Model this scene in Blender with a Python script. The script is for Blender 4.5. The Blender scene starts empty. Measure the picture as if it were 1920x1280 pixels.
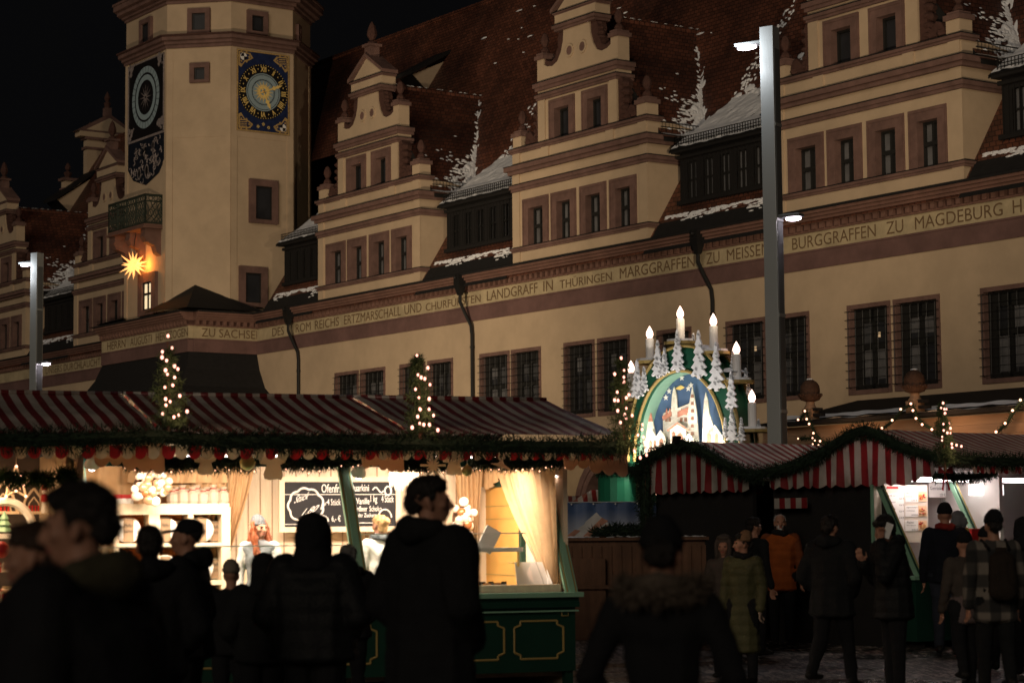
FL=(7200,11000,4600); SUNP=0.50; STP=130; ROWP=8; ARCP=40; TREEP=3.2
import bpy, bmesh, math, random
from mathutils import Vector, Matrix, noise as mnoise
random.seed(7)
SC=bpy.context.scene
COL=SC.collection
PI=math.pi
# ------------------------------------------------------------------ camera
FPX=4080.0; EYE=1.6
_p=math.atan(365/FPX); _r=math.radians(0.52)
cp,sp,cr,sr=math.cos(_p),math.sin(_p),math.cos(_r),math.sin(_r)
FWD=Vector((0,cp,sp)); _r0=Vector((1,0,0)); _u0=Vector((0,-sp,cp))
RT=cr*_r0-sr*_u0; UP=cr*_u0+sr*_r0
cam=bpy.data.cameras.new('camera'); camo=bpy.data.objects.new('camera',cam); COL.objects.link(camo)
cam.sensor_width=36; cam.lens=FPX*36/1920; cam.clip_start=.1; cam.clip_end=600
camo.matrix_world=Matrix(((RT.x,UP.x,-FWD.x,0),(RT.y,UP.y,-FWD.y,0),(RT.z,UP.z,-FWD.z,EYE),(0,0,0,1)))
cam.dof.use_dof=True; cam.dof.focus_distance=45; cam.dof.aperture_fstop=2.7; cam.dof.aperture_blades=9
SC.camera=camo
def ray(x,y): return FWD+(x-960)/FPX*RT+(640-y)/FPX*UP
def at(x,y,Y):
    d=ray(x,y); t=Y/d.y
    return Vector((d.x*t,Y,EYE+d.z*t))
def ground_x(x,Y):                    # world X of image column x at ground depth Y
    return at(x,1000,Y).x
# ------------------------------------------------------------------ frames
class Frame:
    def __init__(s,o,ang):
        s.o=Vector((o[0],o[1],0)); s.ang=ang
        s.ex=Vector((math.cos(ang),math.sin(ang),0)); s.ey=Vector((-math.sin(ang),math.cos(ang),0))
    def on(s,px,py,d=0.0):            # the local point of this pixel on the plane y=d
        r=ray(px,py); q=s.o+s.ey*d
        t=q.dot(s.ey)/r.dot(s.ey); P=Vector((0,0,EYE))+r*t
        return (P-s.o).dot(s.ex),P.z
    def onx(s,px,py,x):               # the local point on the plane x=const
        r=ray(px,py); q=s.o+s.ex*x
        t=q.dot(s.ex)/r.dot(s.ex); P=Vector((0,0,EYE))+r*t
        return (P-s.o).dot(s.ey),P.z
    def W(s,x,y,z): return s.o+s.ex*x+s.ey*y+Vector((0,0,z))
HALL=Frame((11.4589,62.6),math.atan2(-.8196005,.5729353))
STL=Frame((.645,23.5),math.radians(20))
ROW=Frame((5.85,30.0),math.atan2(.6,.8))
# ------------------------------------------------------------------ scene helpers
def tag(o,label=None,cat=None,group=None,kind=None):
    if label: o['label']=label
    if cat: o['category']=cat
    if group: o['group']=group
    if kind: o['kind']=kind
    return o
def empty(name,loc=(0,0,0),rz=0.0,label=None,cat=None,group=None,kind=None,parent=None):
    o=bpy.data.objects.new(name,None); COL.objects.link(o); o.location=loc; o.rotation_euler=(0,0,rz)
    o.empty_display_size=.1
    if parent: o.parent=parent
    return tag(o,label,cat,group,kind)
def fempty(name,fr,*a,**k): return empty(name,fr.o,fr.ang,*a,**k)
def copy_tree(o,parent=None):
    c=o.copy(); COL.objects.link(c)
    if parent: c.parent=parent
    for ch in list(o.children): copy_tree(ch,c)
    return c
class MB:
    def __init__(s): s.v=[];s.f=[];s.m=[];s.T=None
    def add(s,vs,fs,mi=0):
        n=len(s.v)
        if s.T is not None: vs=[tuple(s.T@Vector(v)) for v in vs]
        s.v+=[tuple(v) for v in vs]
        for f in fs: s.f.append(tuple(i+n for i in f)); s.m.append(mi)
        return s
    def box(s,x0,x1,y0,y1,z0,z1,mi=0):
        return s.add([(x0,y0,z0),(x1,y0,z0),(x1,y1,z0),(x0,y1,z0),(x0,y0,z1),(x1,y0,z1),(x1,y1,z1),(x0,y1,z1)],
          [(0,3,2,1),(4,5,6,7),(0,1,5,4),(1,2,6,5),(2,3,7,6),(3,0,4,7)],mi)
    def quad(s,a,b,c,d,mi=0): return s.add([a,b,c,d],[(0,1,2,3)],mi)
    def tri(s,a,b,c,mi=0): return s.add([a,b,c],[(0,1,2)],mi)
    def prism(s,pts,y0,y1,mi=0,mi_side=None):      # polygon in x,z extruded along y
        n=len(pts); ms=mi if mi_side is None else mi_side
        s.add([(p[0],y0,p[1]) for p in pts]+[(p[0],y1,p[1]) for p in pts],[],mi); b=len(s.v)-2*n
        s.f.append(tuple(b+i for i in range(n))); s.m.append(mi)
        s.f.append(tuple(b+n+i for i in reversed(range(n)))); s.m.append(mi)
        for i in range(n):
            j=(i+1)%n; s.f.append((b+i,b+n+i,b+n+j,b+j)); s.m.append(ms)
        return s
    def hprism(s,pts,z0,z1,mi=0):                  # polygon in x,y extruded up
        n=len(pts)
        return s.add([(p[0],p[1],z0) for p in pts]+[(p[0],p[1],z1) for p in pts],
            [tuple(reversed(range(n))),tuple(range(n,2*n))]+[(i,(i+1)%n,n+(i+1)%n,n+i) for i in range(n)],mi)
    def frustum(s,pa,za,pb,zb,mi=0,cap=True):
        n=len(pa)
        fs=[(i,(i+1)%n,n+(i+1)%n,n+i) for i in range(n)]
        if cap: fs+=[tuple(reversed(range(n))),tuple(range(n,2*n))]
        return s.add([(p[0],p[1],za) for p in pa]+[(p[0],p[1],zb) for p in pb],fs,mi)
    def tube(s,pts,r,n=8,mi=0,cap=True):
        pts=[Vector(p) for p in pts]; N=len(pts)
        rs=r if isinstance(r,(list,tuple)) else [r]*N
        vs=[];fs=[]
        prev=None
        for i,p in enumerate(pts):
            t=(pts[min(i+1,N-1)]-pts[max(i-1,0)])
            t=t.normalized() if t.length>1e-9 else Vector((0,0,1))
            if prev is None:
                a=Vector((0,0,1)) if abs(t.z)<.9 else Vector((1,0,0)); x=t.cross(a).normalized()
            else:
                x=(prev-t*prev.dot(t)).normalized()
            prev=x; y=t.cross(x)
            for k in range(n):
                a=2*PI*k/n; vs.append(p+(x*math.cos(a)+y*math.sin(a))*rs[i])
        for i in range(N-1):
            for k in range(n):
                k2=(k+1)%n; fs.append((i*n+k,i*n+k2,(i+1)*n+k2,(i+1)*n+k))
        if cap: fs+=[tuple(reversed(range(n))),tuple(range((N-1)*n,N*n))]
        return s.add(vs,fs,mi)
    def lathe(s,prof,c=(0,0,0),n=12,mi=0):
        vs=[];fs=[]
        for r,z in prof:
            for k in range(n):
                a=2*PI*k/n; vs.append((c[0]+r*math.cos(a),c[1]+r*math.sin(a),c[2]+z))
        for i in range(len(prof)-1):
            for k in range(n):
                k2=(k+1)%n; fs.append((i*n+k,i*n+k2,(i+1)*n+k2,(i+1)*n+k))
        fs+=[tuple(reversed(range(n))),tuple(range((len(prof)-1)*n,len(prof)*n))]
        return s.add(vs,fs,mi)
    def ball(s,c,r,n=10,m=7,mi=0):
        if not isinstance(r,(list,tuple)): r=(r,r,r)
        vs=[(c[0],c[1],c[2]-r[2])];fs=[]
        for i in range(1,m):
            p=-PI/2+PI*i/m
            for k in range(n):
                a=2*PI*k/n; vs.append((c[0]+r[0]*math.cos(p)*math.cos(a),c[1]+r[1]*math.cos(p)*math.sin(a),c[2]+r[2]*math.sin(p)))
        vs.append((c[0],c[1],c[2]+r[2])); L=len(vs)-1
        for k in range(n): fs.append((0,1+(k+1)%n,1+k)); fs.append((L,L-n+k,L-n+(k+1)%n))
        for i in range(m-2):
            for k in range(n):
                k2=(k+1)%n; fs.append((1+i*n+k,1+i*n+k2,1+(i+1)*n+k2,1+(i+1)*n+k))
        return s.add(vs,fs,mi)
    def grid(s,fn,nu,nv,mi=0):                     # fn(i/nu,j/nv)->point
        vs=[fn(i/nu,j/nv) for j in range(nv+1) for i in range(nu+1)]
        fs=[(j*(nu+1)+i,j*(nu+1)+i+1,(j+1)*(nu+1)+i+1,(j+1)*(nu+1)+i) for j in range(nv) for i in range(nu)]
        return s.add(vs,fs,mi)
    def holed(s,x0,x1,z0,z1,holes,y=0.0,mi=0):     # a wall sheet in x,z with rectangular openings
        xs=sorted({x0,x1,*[h[0] for h in holes],*[h[1] for h in holes]}); zs=sorted({z0,z1,*[h[2] for h in holes],*[h[3] for h in holes]})
        xs=[x for x in xs if x0<=x<=x1]; zs=[z for z in zs if z0<=z<=z1]
        for a,b in zip(xs,xs[1:]):
            for c,d in zip(zs,zs[1:]):
                mx,mz=(a+b)/2,(c+d)/2
                if any(h[0]<mx<h[1] and h[2]<mz<h[3] for h in holes): continue
                s.quad((a,y,c),(b,y,c),(b,y,d),(a,y,d),mi)
        return s
    def build(s,name,mats,parent=None,smooth=False,bevel=0,weld=False,recalc=True):
        me=bpy.data.meshes.new(name); me.from_pydata(s.v,[],s.f)
        if not isinstance(mats,(list,tuple)): mats=[mats]
        for m in mats: me.materials.append(m)
        me.polygons.foreach_set('material_index',s.m)
        if recalc and len(s.f)<60000:
            bm=bmesh.new(); bm.from_mesh(me)
            if weld: bmesh.ops.remove_doubles(bm,verts=bm.verts,dist=1e-4)
            bmesh.ops.recalc_face_normals(bm,faces=bm.faces); bm.to_mesh(me); bm.free()
        if smooth:
            me.polygons.foreach_set('use_smooth',[True]*len(me.polygons))
        me.update()
        o=bpy.data.objects.new(name,me); COL.objects.link(o)
        if parent: o.parent=parent
        if bevel:
            b=o.modifiers.new('bevel','BEVEL'); b.width=bevel; b.segments=2; b.limit_method='ANGLE'
        return o
# ------------------------------------------------------------------ materials
MATS={}
def nt_new(name):
    m=bpy.data.materials.new(name); m.use_nodes=True; nt=m.node_tree
    return m,nt,nt.nodes['Principled BSDF']
def mat(name,col,rough=.8,var=.12,vscale=3.0,bump=0.0,bscale=40.0,metal=0.0,spec=.3,stretch=(1,1,1),var2=0.0,var2scale=.4):
    m,nt,b=nt_new(name); N=nt.nodes; L=nt.links
    tc=N.new('ShaderNodeTexCoord'); mp=N.new('ShaderNodeMapping'); mp.inputs['Scale'].default_value=stretch
    L.new(tc.outputs['Object'],mp.inputs['Vector'])
    nz=N.new('ShaderNodeTexNoise'); nz.inputs['Scale'].default_value=vscale; nz.inputs['Detail'].default_value=6
    L.new(mp.outputs[0],nz.inputs['Vector'])
    hs=N.new('ShaderNodeMixRGB'); hs.inputs[1].default_value=(*[c*(1-var*1.6) for c in col],1); hs.inputs[2].default_value=(*[min(1,c*(1+var*1.6)) for c in col],1)
    L.new(nz.outputs['Fac'],hs.inputs[0]); out=hs.outputs[0]
    if var2:
        n2=N.new('ShaderNodeTexNoise'); n2.inputs['Scale'].default_value=var2scale; n2.inputs['Detail'].default_value=8; n2.inputs['Roughness'].default_value=.65
        L.new(tc.outputs['Object'],n2.inputs['Vector'])
        cr_=N.new('ShaderNodeValToRGB'); cr_.color_ramp.elements[0].position=.4; cr_.color_ramp.elements[1].position=.62
        cr_.color_ramp.elements[0].color=(1-var2,)*3+(1,); cr_.color_ramp.elements[1].color=(1,1,1,1)
        L.new(n2.outputs['Fac'],cr_.inputs[0]); mu=N.new('ShaderNodeMixRGB'); mu.blend_type='MULTIPLY'; mu.inputs[0].default_value=1
        L.new(out,mu.inputs[1]); L.new(cr_.outputs[0],mu.inputs[2]); out=mu.outputs[0]
    L.new(out,b.inputs['Base Color'])
    b.inputs['Roughness'].default_value=rough; b.inputs['Metallic'].default_value=metal; b.inputs['Specular IOR Level'].default_value=spec
    if bump:
        n3=N.new('ShaderNodeTexNoise'); n3.inputs['Scale'].default_value=bscale; n3.inputs['Detail'].default_value=5
        L.new(mp.outputs[0],n3.inputs['Vector']); bp=N.new('ShaderNodeBump'); bp.inputs['Strength'].default_value=bump; bp.inputs['Distance'].default_value=.02
        L.new(n3.outputs['Fac'],bp.inputs['Height']); L.new(bp.outputs[0],b.inputs['Normal'])
    return m
def emat(name,col,strength,sample=False):
    m,nt,b=nt_new(name); b.inputs['Base Color'].default_value=(*col,1); b.inputs['Emission Color'].default_value=(*col,1); b.inputs['Emission Strength'].default_value=strength
    if not sample: m.cycles.emission_sampling='NONE'
    return m
def tile_mat(name,col,snow=.0):
    m,nt,b=nt_new(name); N=nt.nodes; L=nt.links
    tc=N.new('ShaderNodeTexCoord'); sx=N.new('ShaderNodeSeparateXYZ'); L.new(tc.outputs['Object'],sx.inputs[0])
    ad=N.new('ShaderNodeMath'); ad.operation='ADD'; L.new(sx.outputs['X'],ad.inputs[0]); L.new(sx.outputs['Y'],ad.inputs[1])
    cb=N.new('ShaderNodeCombineXYZ'); L.new(ad.outputs[0],cb.inputs['X']); L.new(sx.outputs['Z'],cb.inputs['Y'])
    br=N.new('ShaderNodeTexBrick'); br.inputs['Scale'].default_value=1; br.inputs['Brick Width'].default_value=.24; br.inputs['Row Height'].default_value=.17
    br.inputs['Mortar Size'].default_value=.018; br.inputs['Mortar Smooth'].default_value=.6; br.inputs['Bias'].default_value=-.1
    br.inputs['Color1'].default_value=(*[c*1.25 for c in col],1); br.inputs['Color2'].default_value=(*[c*.6 for c in col],1); br.inputs['Mortar'].default_value=(*[c*.22 for c in col],1)
    L.new(cb.outputs[0],br.inputs['Vector'])
    nz=N.new('ShaderNodeTexNoise'); nz.inputs['Scale'].default_value=.35; nz.inputs['Detail'].default_value=6; L.new(tc.outputs['Object'],nz.inputs['Vector'])
    cr_=N.new('ShaderNodeValToRGB'); cr_.color_ramp.elements[0].color=(.45,.42,.42,1); cr_.color_ramp.elements[1].color=(1.25,1.2,1.15,1); cr_.color_ramp.elements[0].position=.35; cr_.color_ramp.elements[1].position=.68
    L.new(nz.outputs['Fac'],cr_.inputs[0]); mu=N.new('ShaderNodeMixRGB'); mu.blend_type='MULTIPLY'; mu.inputs[0].default_value=1
    L.new(br.outputs['Color'],mu.inputs[1]); L.new(cr_.outputs[0],mu.inputs[2]); L.new(mu.outputs[0],b.inputs['Base Color'])
    b.inputs['Roughness'].default_value=.62
    # each row of tiles lies proud of the one above it
    fr=N.new('ShaderNodeMath'); fr.operation='MULTIPLY'; fr.inputs[1].default_value=1/.17; L.new(sx.outputs['Z'],fr.inputs[0])
    f2=N.new('ShaderNodeMath'); f2.operation='FRACT'; L.new(fr.outputs[0],f2.inputs[0])
    f3=N.new('ShaderNodeMath'); f3.operation='MULTIPLY_ADD'; f3.inputs[1].default_value=-1; L.new(f2.outputs[0],f3.inputs[0]); f3.inputs[2].default_value=1
    f4=N.new('ShaderNodeMath'); f4.operation='MULTIPLY'; L.new(f3.outputs[0],f4.inputs[0]); L.new(br.outputs['Fac'],f4.inputs[1])
    f5=N.new('ShaderNodeMath'); f5.operation='SUBTRACT'; L.new(f3.outputs[0],f5.inputs[0]); L.new(f4.outputs[0],f5.inputs[1])
    bp=N.new('ShaderNodeBump'); bp.inputs['Strength'].default_value=1; bp.inputs['Distance'].default_value=.05; L.new(f5.outputs[0],bp.inputs['Height']); L.new(bp.outputs[0],b.inputs['Normal'])
    return m
def stripe_mat(name,axis='X',period=.22,c1=(.36,.015,.02),c2=(.62,.58,.53),rough=.45,trans=0.0,wob=.02):
    m,nt,b=nt_new(name); N=nt.nodes; L=nt.links
    tc=N.new('ShaderNodeTexCoord'); sx=N.new('ShaderNodeSeparateXYZ'); L.new(tc.outputs['Object'],sx.inputs[0])
    nz=N.new('ShaderNodeTexNoise'); nz.inputs['Scale'].default_value=1.5; L.new(tc.outputs['Object'],nz.inputs['Vector'])
    wm=N.new('ShaderNodeMath'); wm.operation='MULTIPLY_ADD'; wm.inputs[1].default_value=wob; L.new(nz.outputs['Fac'],wm.inputs[0]); L.new(sx.outputs[axis],wm.inputs[2])
    a=N.new('ShaderNodeMath'); a.operation='DIVIDE'; a.inputs[1].default_value=period; L.new(wm.outputs[0],a.inputs[0])
    f=N.new('ShaderNodeMath'); f.operation='FRACT'; L.new(a.outputs[0],f.inputs[0])
    g=N.new('ShaderNodeMath'); g.operation='GREATER_THAN'; g.inputs[1].default_value=.5; L.new(f.outputs[0],g.inputs[0])
    n2=N.new('ShaderNodeTexNoise'); n2.inputs['Scale'].default_value=2.2; n2.inputs['Detail'].default_value=7; L.new(tc.outputs['Object'],n2.inputs['Vector'])
    cr_=N.new('ShaderNodeValToRGB'); cr_.color_ramp.elements[0].color=(.55,.53,.5,1); cr_.color_ramp.elements[0].position=.3; cr_.color_ramp.elements[1].position=.65; L.new(n2.outputs['Fac'],cr_.inputs[0])
    mx=N.new('ShaderNodeMixRGB'); mx.inputs[1].default_value=(*c2,1); mx.inputs[2].default_value=(*c1,1); L.new(g.outputs[0],mx.inputs[0])
    mu=N.new('ShaderNodeMixRGB'); mu.blend_type='MULTIPLY'; mu.inputs[0].default_value=1; L.new(mx.outputs[0],mu.inputs[1]); L.new(cr_.outputs[0],mu.inputs[2])
    L.new(mu.outputs[0],b.inputs['Base Color']); b.inputs['Roughness'].default_value=rough
    wv=N.new('ShaderNodeTexNoise'); wv.inputs['Scale'].default_value=5; wv.inputs['Detail'].default_value=4; L.new(tc.outputs['Object'],wv.inputs['Vector'])
    bp=N.new('ShaderNodeBump'); bp.inputs['Strength'].default_value=.5; bp.inputs['Distance'].default_value=.04; L.new(wv.outputs['Fac'],bp.inputs['Height']); L.new(bp.outputs[0],b.inputs['Normal'])
    if trans:
        tl=N.new('ShaderNodeBsdfTranslucent'); L.new(mu.outputs[0],tl.inputs['Color']); ms=N.new('ShaderNodeMixShader'); ms.inputs[0].default_value=trans
        L.new(b.outputs[0],ms.inputs[1]); L.new(tl.outputs[0],ms.inputs[2]); L.new(ms.outputs[0],N['Material Output'].inputs['Surface'])
    return m
def trans_mat(name,col,trans=.4,rough=.8):
    m,nt,b=nt_new(name); N=nt.nodes; L=nt.links
    b.inputs['Base Color'].default_value=(*col,1); b.inputs['Roughness'].default_value=rough
    tl=N.new('ShaderNodeBsdfTranslucent'); tl.inputs['Color'].default_value=(*col,1); ms=N.new('ShaderNodeMixShader'); ms.inputs[0].default_value=trans
    L.new(b.outputs[0],ms.inputs[1]); L.new(tl.outputs[0],ms.inputs[2]); L.new(ms.outputs[0],N['Material Output'].inputs['Surface'])
    return m
def glass_mat(name,alpha=.12,tint=(.9,.95,.95)):
    m,nt,b=nt_new(name); N=nt.nodes; L=nt.links
    t=N.new('ShaderNodeBsdfTransparent'); t.inputs['Color'].default_value=(*tint,1); g=N.new('ShaderNodeBsdfGlossy'); g.inputs['Roughness'].default_value=.05
    ms=N.new('ShaderNodeMixShader'); ms.inputs[0].default_value=alpha; L.new(t.outputs[0],ms.inputs[1]); L.new(g.outputs[0],ms.inputs[2]); L.new(ms.outputs[0],N['Material Output'].inputs['Surface'])
    return m
M=dict(
 cream=mat('cream_plaster',(.53,.405,.275),.9,.05,1.2,.25,60,var2=.14,var2scale=.5),
 cream_low=mat('ground_floor_plaster',(.45,.33,.2),.9,.08,1.2,.25,60,var2=.25),
 stone=mat('porphyry_stone',(.185,.108,.09),.85,.14,5,.35,30,var2=.3,var2scale=1.2),
 stone_red=mat('painted_cornice',(.20,.108,.083),.85,.12,4,.3,30,var2=.25,var2scale=.8),
 stone_purple=mat('painted_band',(.17,.096,.086),.85,.10,3,.25,30,var2=.25,var2scale=.7),
 frieze=mat('inscription_band',(.47,.385,.24),.85,.10,2,.15,40,var2=.2,var2scale=1),
 letter=mat('faded_gilt_letter',(.15,.095,.05),.7,.25,6),
 scroll=mat('dark_carved_stone',(.075,.036,.028),.9,.3,9,.6,25),
 dark=mat('dark_timber',(.011,.010,.0095),.8,.2,6,.3,30),
 slate=mat('dark_slate',(.012,.0115,.012),.85,.3,6,.5,18),
 tile=tile_mat('red_roof_tile',(.155,.054,.03)),
 winframe=mat('dark_window_frame',(.018,.018,.017),.5),
 pane=mat('dark_window_glass',(.026,.027,.031),.35,.4,1.2,spec=.1),
 pane_pale=mat('curtained_window_glass',(.12,.12,.125),.3,.35,2.5,spec=.2),
 pane_mid=mat('reflection_tint_glass',(.065,.066,.07),.12,.4,2.5,spec=.6),  # pane tint with the window reflection painted in
 shield=mat('shield_dark_blue',(.010,.013,.022),.5),
 iron=mat('black_iron',(.012,.012,.012),.5),
 snow=mat('snow',(.78,.80,.84),.75,.1,3,.8,14),
 steel=mat('brushed_steel_pole',(.40,.425,.42),.45,.06,2,.06,80,metal=.35,stretch=(1,1,.05)),
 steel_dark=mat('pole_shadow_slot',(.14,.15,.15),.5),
 copper=mat('green_iron_railing',(.026,.034,.024),.7,.3,12),
 goldp=mat('gilded_metal',(.98,.66,.22),.4,.1,6,metal=.0,spec=.6),
 clockblue=mat('clock_blue',(.014,.024,.075),.5,.4,4),
 clockblack=mat('clock_black',(.010,.009,.010),.5),
 clockgrey=mat('clock_grey_ring',(.28,.37,.41),.6,.1,4),
 ornament=mat('clock_ornament',(.42,.28,.11),.6,.5,18),
 ornament_grey=mat('faded_ornament',(.24,.205,.2),.7,.6,16),
 green=mat('green_stall_paint',(.008,.036,.024),.35,.12,4,.1,30),
 green_pale=mat('pale_green_paint',(.19,.36,.25),.4,.1,4,.1,30),  # paler green for posts, counter tops, trims and small ornaments
 goldline=mat('gold_line',(.33,.24,.08),.5),
 pine=mat('pine_needle',(.012,.026,.012),.8,.5,9),
 pine_lit=mat('lit_pine_needle',(.05,.09,.02),.8,.5,9),  # lighter copy of pine, stall light put into the colour
 woodlight=mat('light_pine_boards',(.68,.55,.40),.65,.18,2.5,.2,22,stretch=(6,6,.5)),
 woodbar=mat('brown_boards',(.15,.075,.042),.7,.25,2.5,.3,22,stretch=(5,5,.4),var2=.35,var2scale=1),
 woodfascia=mat('fascia_boards',(.34,.215,.13),.7,.2,2,.2,22,stretch=(.6,6,6)),
 door=mat('ochre_door',(.55,.30,.08),.6,.08,2),
 curtain=mat('gold_curtain',(.42,.26,.13),.75,.15,6,.3,24),
 chalk=mat('chalkboard',(.018,.017,.02),.75,.3,4),
 white=mat('white_paint',(.8,.78,.75),.6,.05,3),
 paper=mat('paper',(.82,.80,.76),.8,.03,3),
 red=mat('red_paint',(.42,.02,.018),.5,.15,3),
 cards=mat('printed_picture',(.62,.22,.09),.6,.6,22),
)
M['bulb']=emat('warm_bulb',(1,.43,.33),2.9); M['bulbwarm']=emat('golden_bulb',(1,.5,.32),3.6)
M['flame']=emat('candle_bulb',(1,.62,.48),4.5); M['lampglow']=emat('street_lamp_lens',(1,.84,.95),14)
M['tubeglow']=emat('fluorescent_tube',(1,.85,.84),22); M['star']=emat('paper_star',(1,.47,.14),1.5); M['litpane']=emat('lit_window_pane',(1,.83,.52),.75)
M['litdim']=emat('dim_lit_window',(1,.72,.42),.22)
M['roofstripe']=stripe_mat('striped_awning','X',.165,(.15,.012,.014),(.40,.365,.325),.4)
M['gablestripe']=stripe_mat('striped_gable_curtain','Y',.235,rough=.55,trans=.25,c1=(.25,.014,.018),c2=(.44,.41,.37))
M['rowstripe']=stripe_mat('striped_row_roof','X',.19,(.34,.03,.026),(.66,.60,.54),.4)
M['valance']=stripe_mat('striped_valance','X',.26,c2=(.6,.5,.38),rough=.7,trans=.5)
M['treepine']=mat('fir_needle',(.045,.075,.028),.8,.5,9)
M['glass']=glass_mat('clear_glass',.07); M['icicle']=trans_mat('white_felt',(.8,.7,.58),.6); M['cutpaper']=trans_mat('cream_felt_cutout',(.72,.52,.38),.62)
# ------------------------------------------------------------------ world
w=bpy.data.worlds.new('World'); SC.world=w; w.use_nodes=True; wn=w.node_tree; bg=wn.nodes['Background']
sky=wn.nodes.new('ShaderNodeTexSky'); sky.sky_type='NISHITA'; sky.sun_disc=False; sky.sun_elevation=math.radians(-5); sky.sun_rotation=math.radians(200)
mxw=wn.nodes.new('ShaderNodeMixRGB'); mxw.inputs[0].default_value=.9; mxw.inputs[2].default_value=(.05,.05,.055,1)
wn.links.new(sky.outputs[0],mxw.inputs[1]); wn.links.new(mxw.outputs[0],bg.inputs['Color']); bg.inputs['Strength'].default_value=.05
SC.view_settings.view_transform='Standard'; SC.view_settings.look='None'; SC.view_settings.exposure=0; SC.view_settings.gamma=1
SC.cycles.use_denoising=True; SC.cycles.max_bounces=5; SC.cycles.transparent_max_bounces=12; SC.cycles.sample_clamp_indirect=4; SC.cycles.caustics_reflective=False; SC.cycles.caustics_refractive=False
def light(name,kind,loc,col,power,target=None,size=.2,spot=None,blend=.5,size_y=None,parent=None):
    l=bpy.data.lights.new(name,kind); l.color=col; l.energy=power
    if kind=='AREA':
        l.shape='RECTANGLE' if size_y else 'SQUARE'; l.size=size
        if size_y: l.size_y=size_y
    elif kind!='SUN': l.shadow_soft_size=size
    if kind=='SPOT': l.spot_size=math.radians(spot or 90); l.spot_blend=blend
    o=bpy.data.objects.new(name,l); COL.objects.link(o); o.location=loc
    if target is not None: o.rotation_euler=(Vector(target)-Vector(loc)).to_track_quat('-Z','Y').to_euler()
    return o
# ------------------------------------------------------------------ greenery
def needles(mb,path,rad,n,ln=.07,wd=.006,mi=0,seed=1,core=True):
    """needles scattered in a sleeve round a polyline"""
    rnd=random.Random(seed); P=[Vector(p) for p in path]; seg=[(P[i+1]-P[i]).length for i in range(len(P)-1)]; tot=sum(seg)
    if core: mb.tube(P,rad*.45,6,mi)
    for k in range(n):
        t=rnd.random()*tot; i=0
        while i<len(seg)-1 and t>seg[i]: t-=seg[i]; i+=1
        d=(P[i+1]-P[i]).normalized(); c=P[i]+d*t
        a=Vector((rnd.gauss(0,1),rnd.gauss(0,1),rnd.gauss(0,1))); a=(a-d*a.dot(d)*.6).normalized()
        rr=rad*(.75+.35*mnoise.noise(c*3+Vector((seed,0,0)))) 
        b=c+a*rr*rnd.uniform(.25,1.0); e=(a+d*rnd.uniform(-.9,.9)+Vector((0,0,-.15))).normalized()*ln*rnd.uniform(.6,1.3)
        s=e.cross(Vector((rnd.gauss(0,1),rnd.gauss(0,1),rnd.gauss(0,1)))).normalized()*wd
        mb.add([b-s,b+s,b+e],[(0,1,2)],mi)
def text_mesh(txt,size=1.0):
    c=bpy.data.curves.new('t','FONT'); c.body=txt; c.size=size; c.extrude=.0; c.resolution_u=3
    o=bpy.data.objects.new('t',c); COL.objects.link(o)
    dg=bpy.context.evaluated_depsgraph_get(); me=bpy.data.meshes.new_from_object(o.evaluated_get(dg))
    vs=[tuple(v.co) for v in me.vertices]; fs=[tuple(p.vertices) for p in me.polygons]
    bpy.data.objects.remove(o); bpy.data.curves.remove(c); bpy.data.meshes.remove(me)
    return vs,fs
def put_text(mb,txt,x0,x1,z0,z1,y,mi=0,th=.012,skew=0.0,fn=None):
    """letters fitted to the rectangle x0..x1, z0..z1 on the plane y, standing th proud towards -y"""
    vs,fs=text_mesh(txt)
    if not vs: return
    ax=min(v[0] for v in vs); bx=max(v[0] for v in vs); az=min(v[1] for v in vs); bz=max(v[1] for v in vs)
    def tr(v):
        a=(v[0]-ax)/(bx-ax+1e-9); b=(v[1]-az)/(bz-az+1e-9)
        p=(x0+a*(x1-x0)+skew*b,y-th,z0+b*(z1-z0)+skew*a)
        return fn(p) if fn else p
    mb.add([tr(v) for v in vs],fs,mi)
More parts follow.
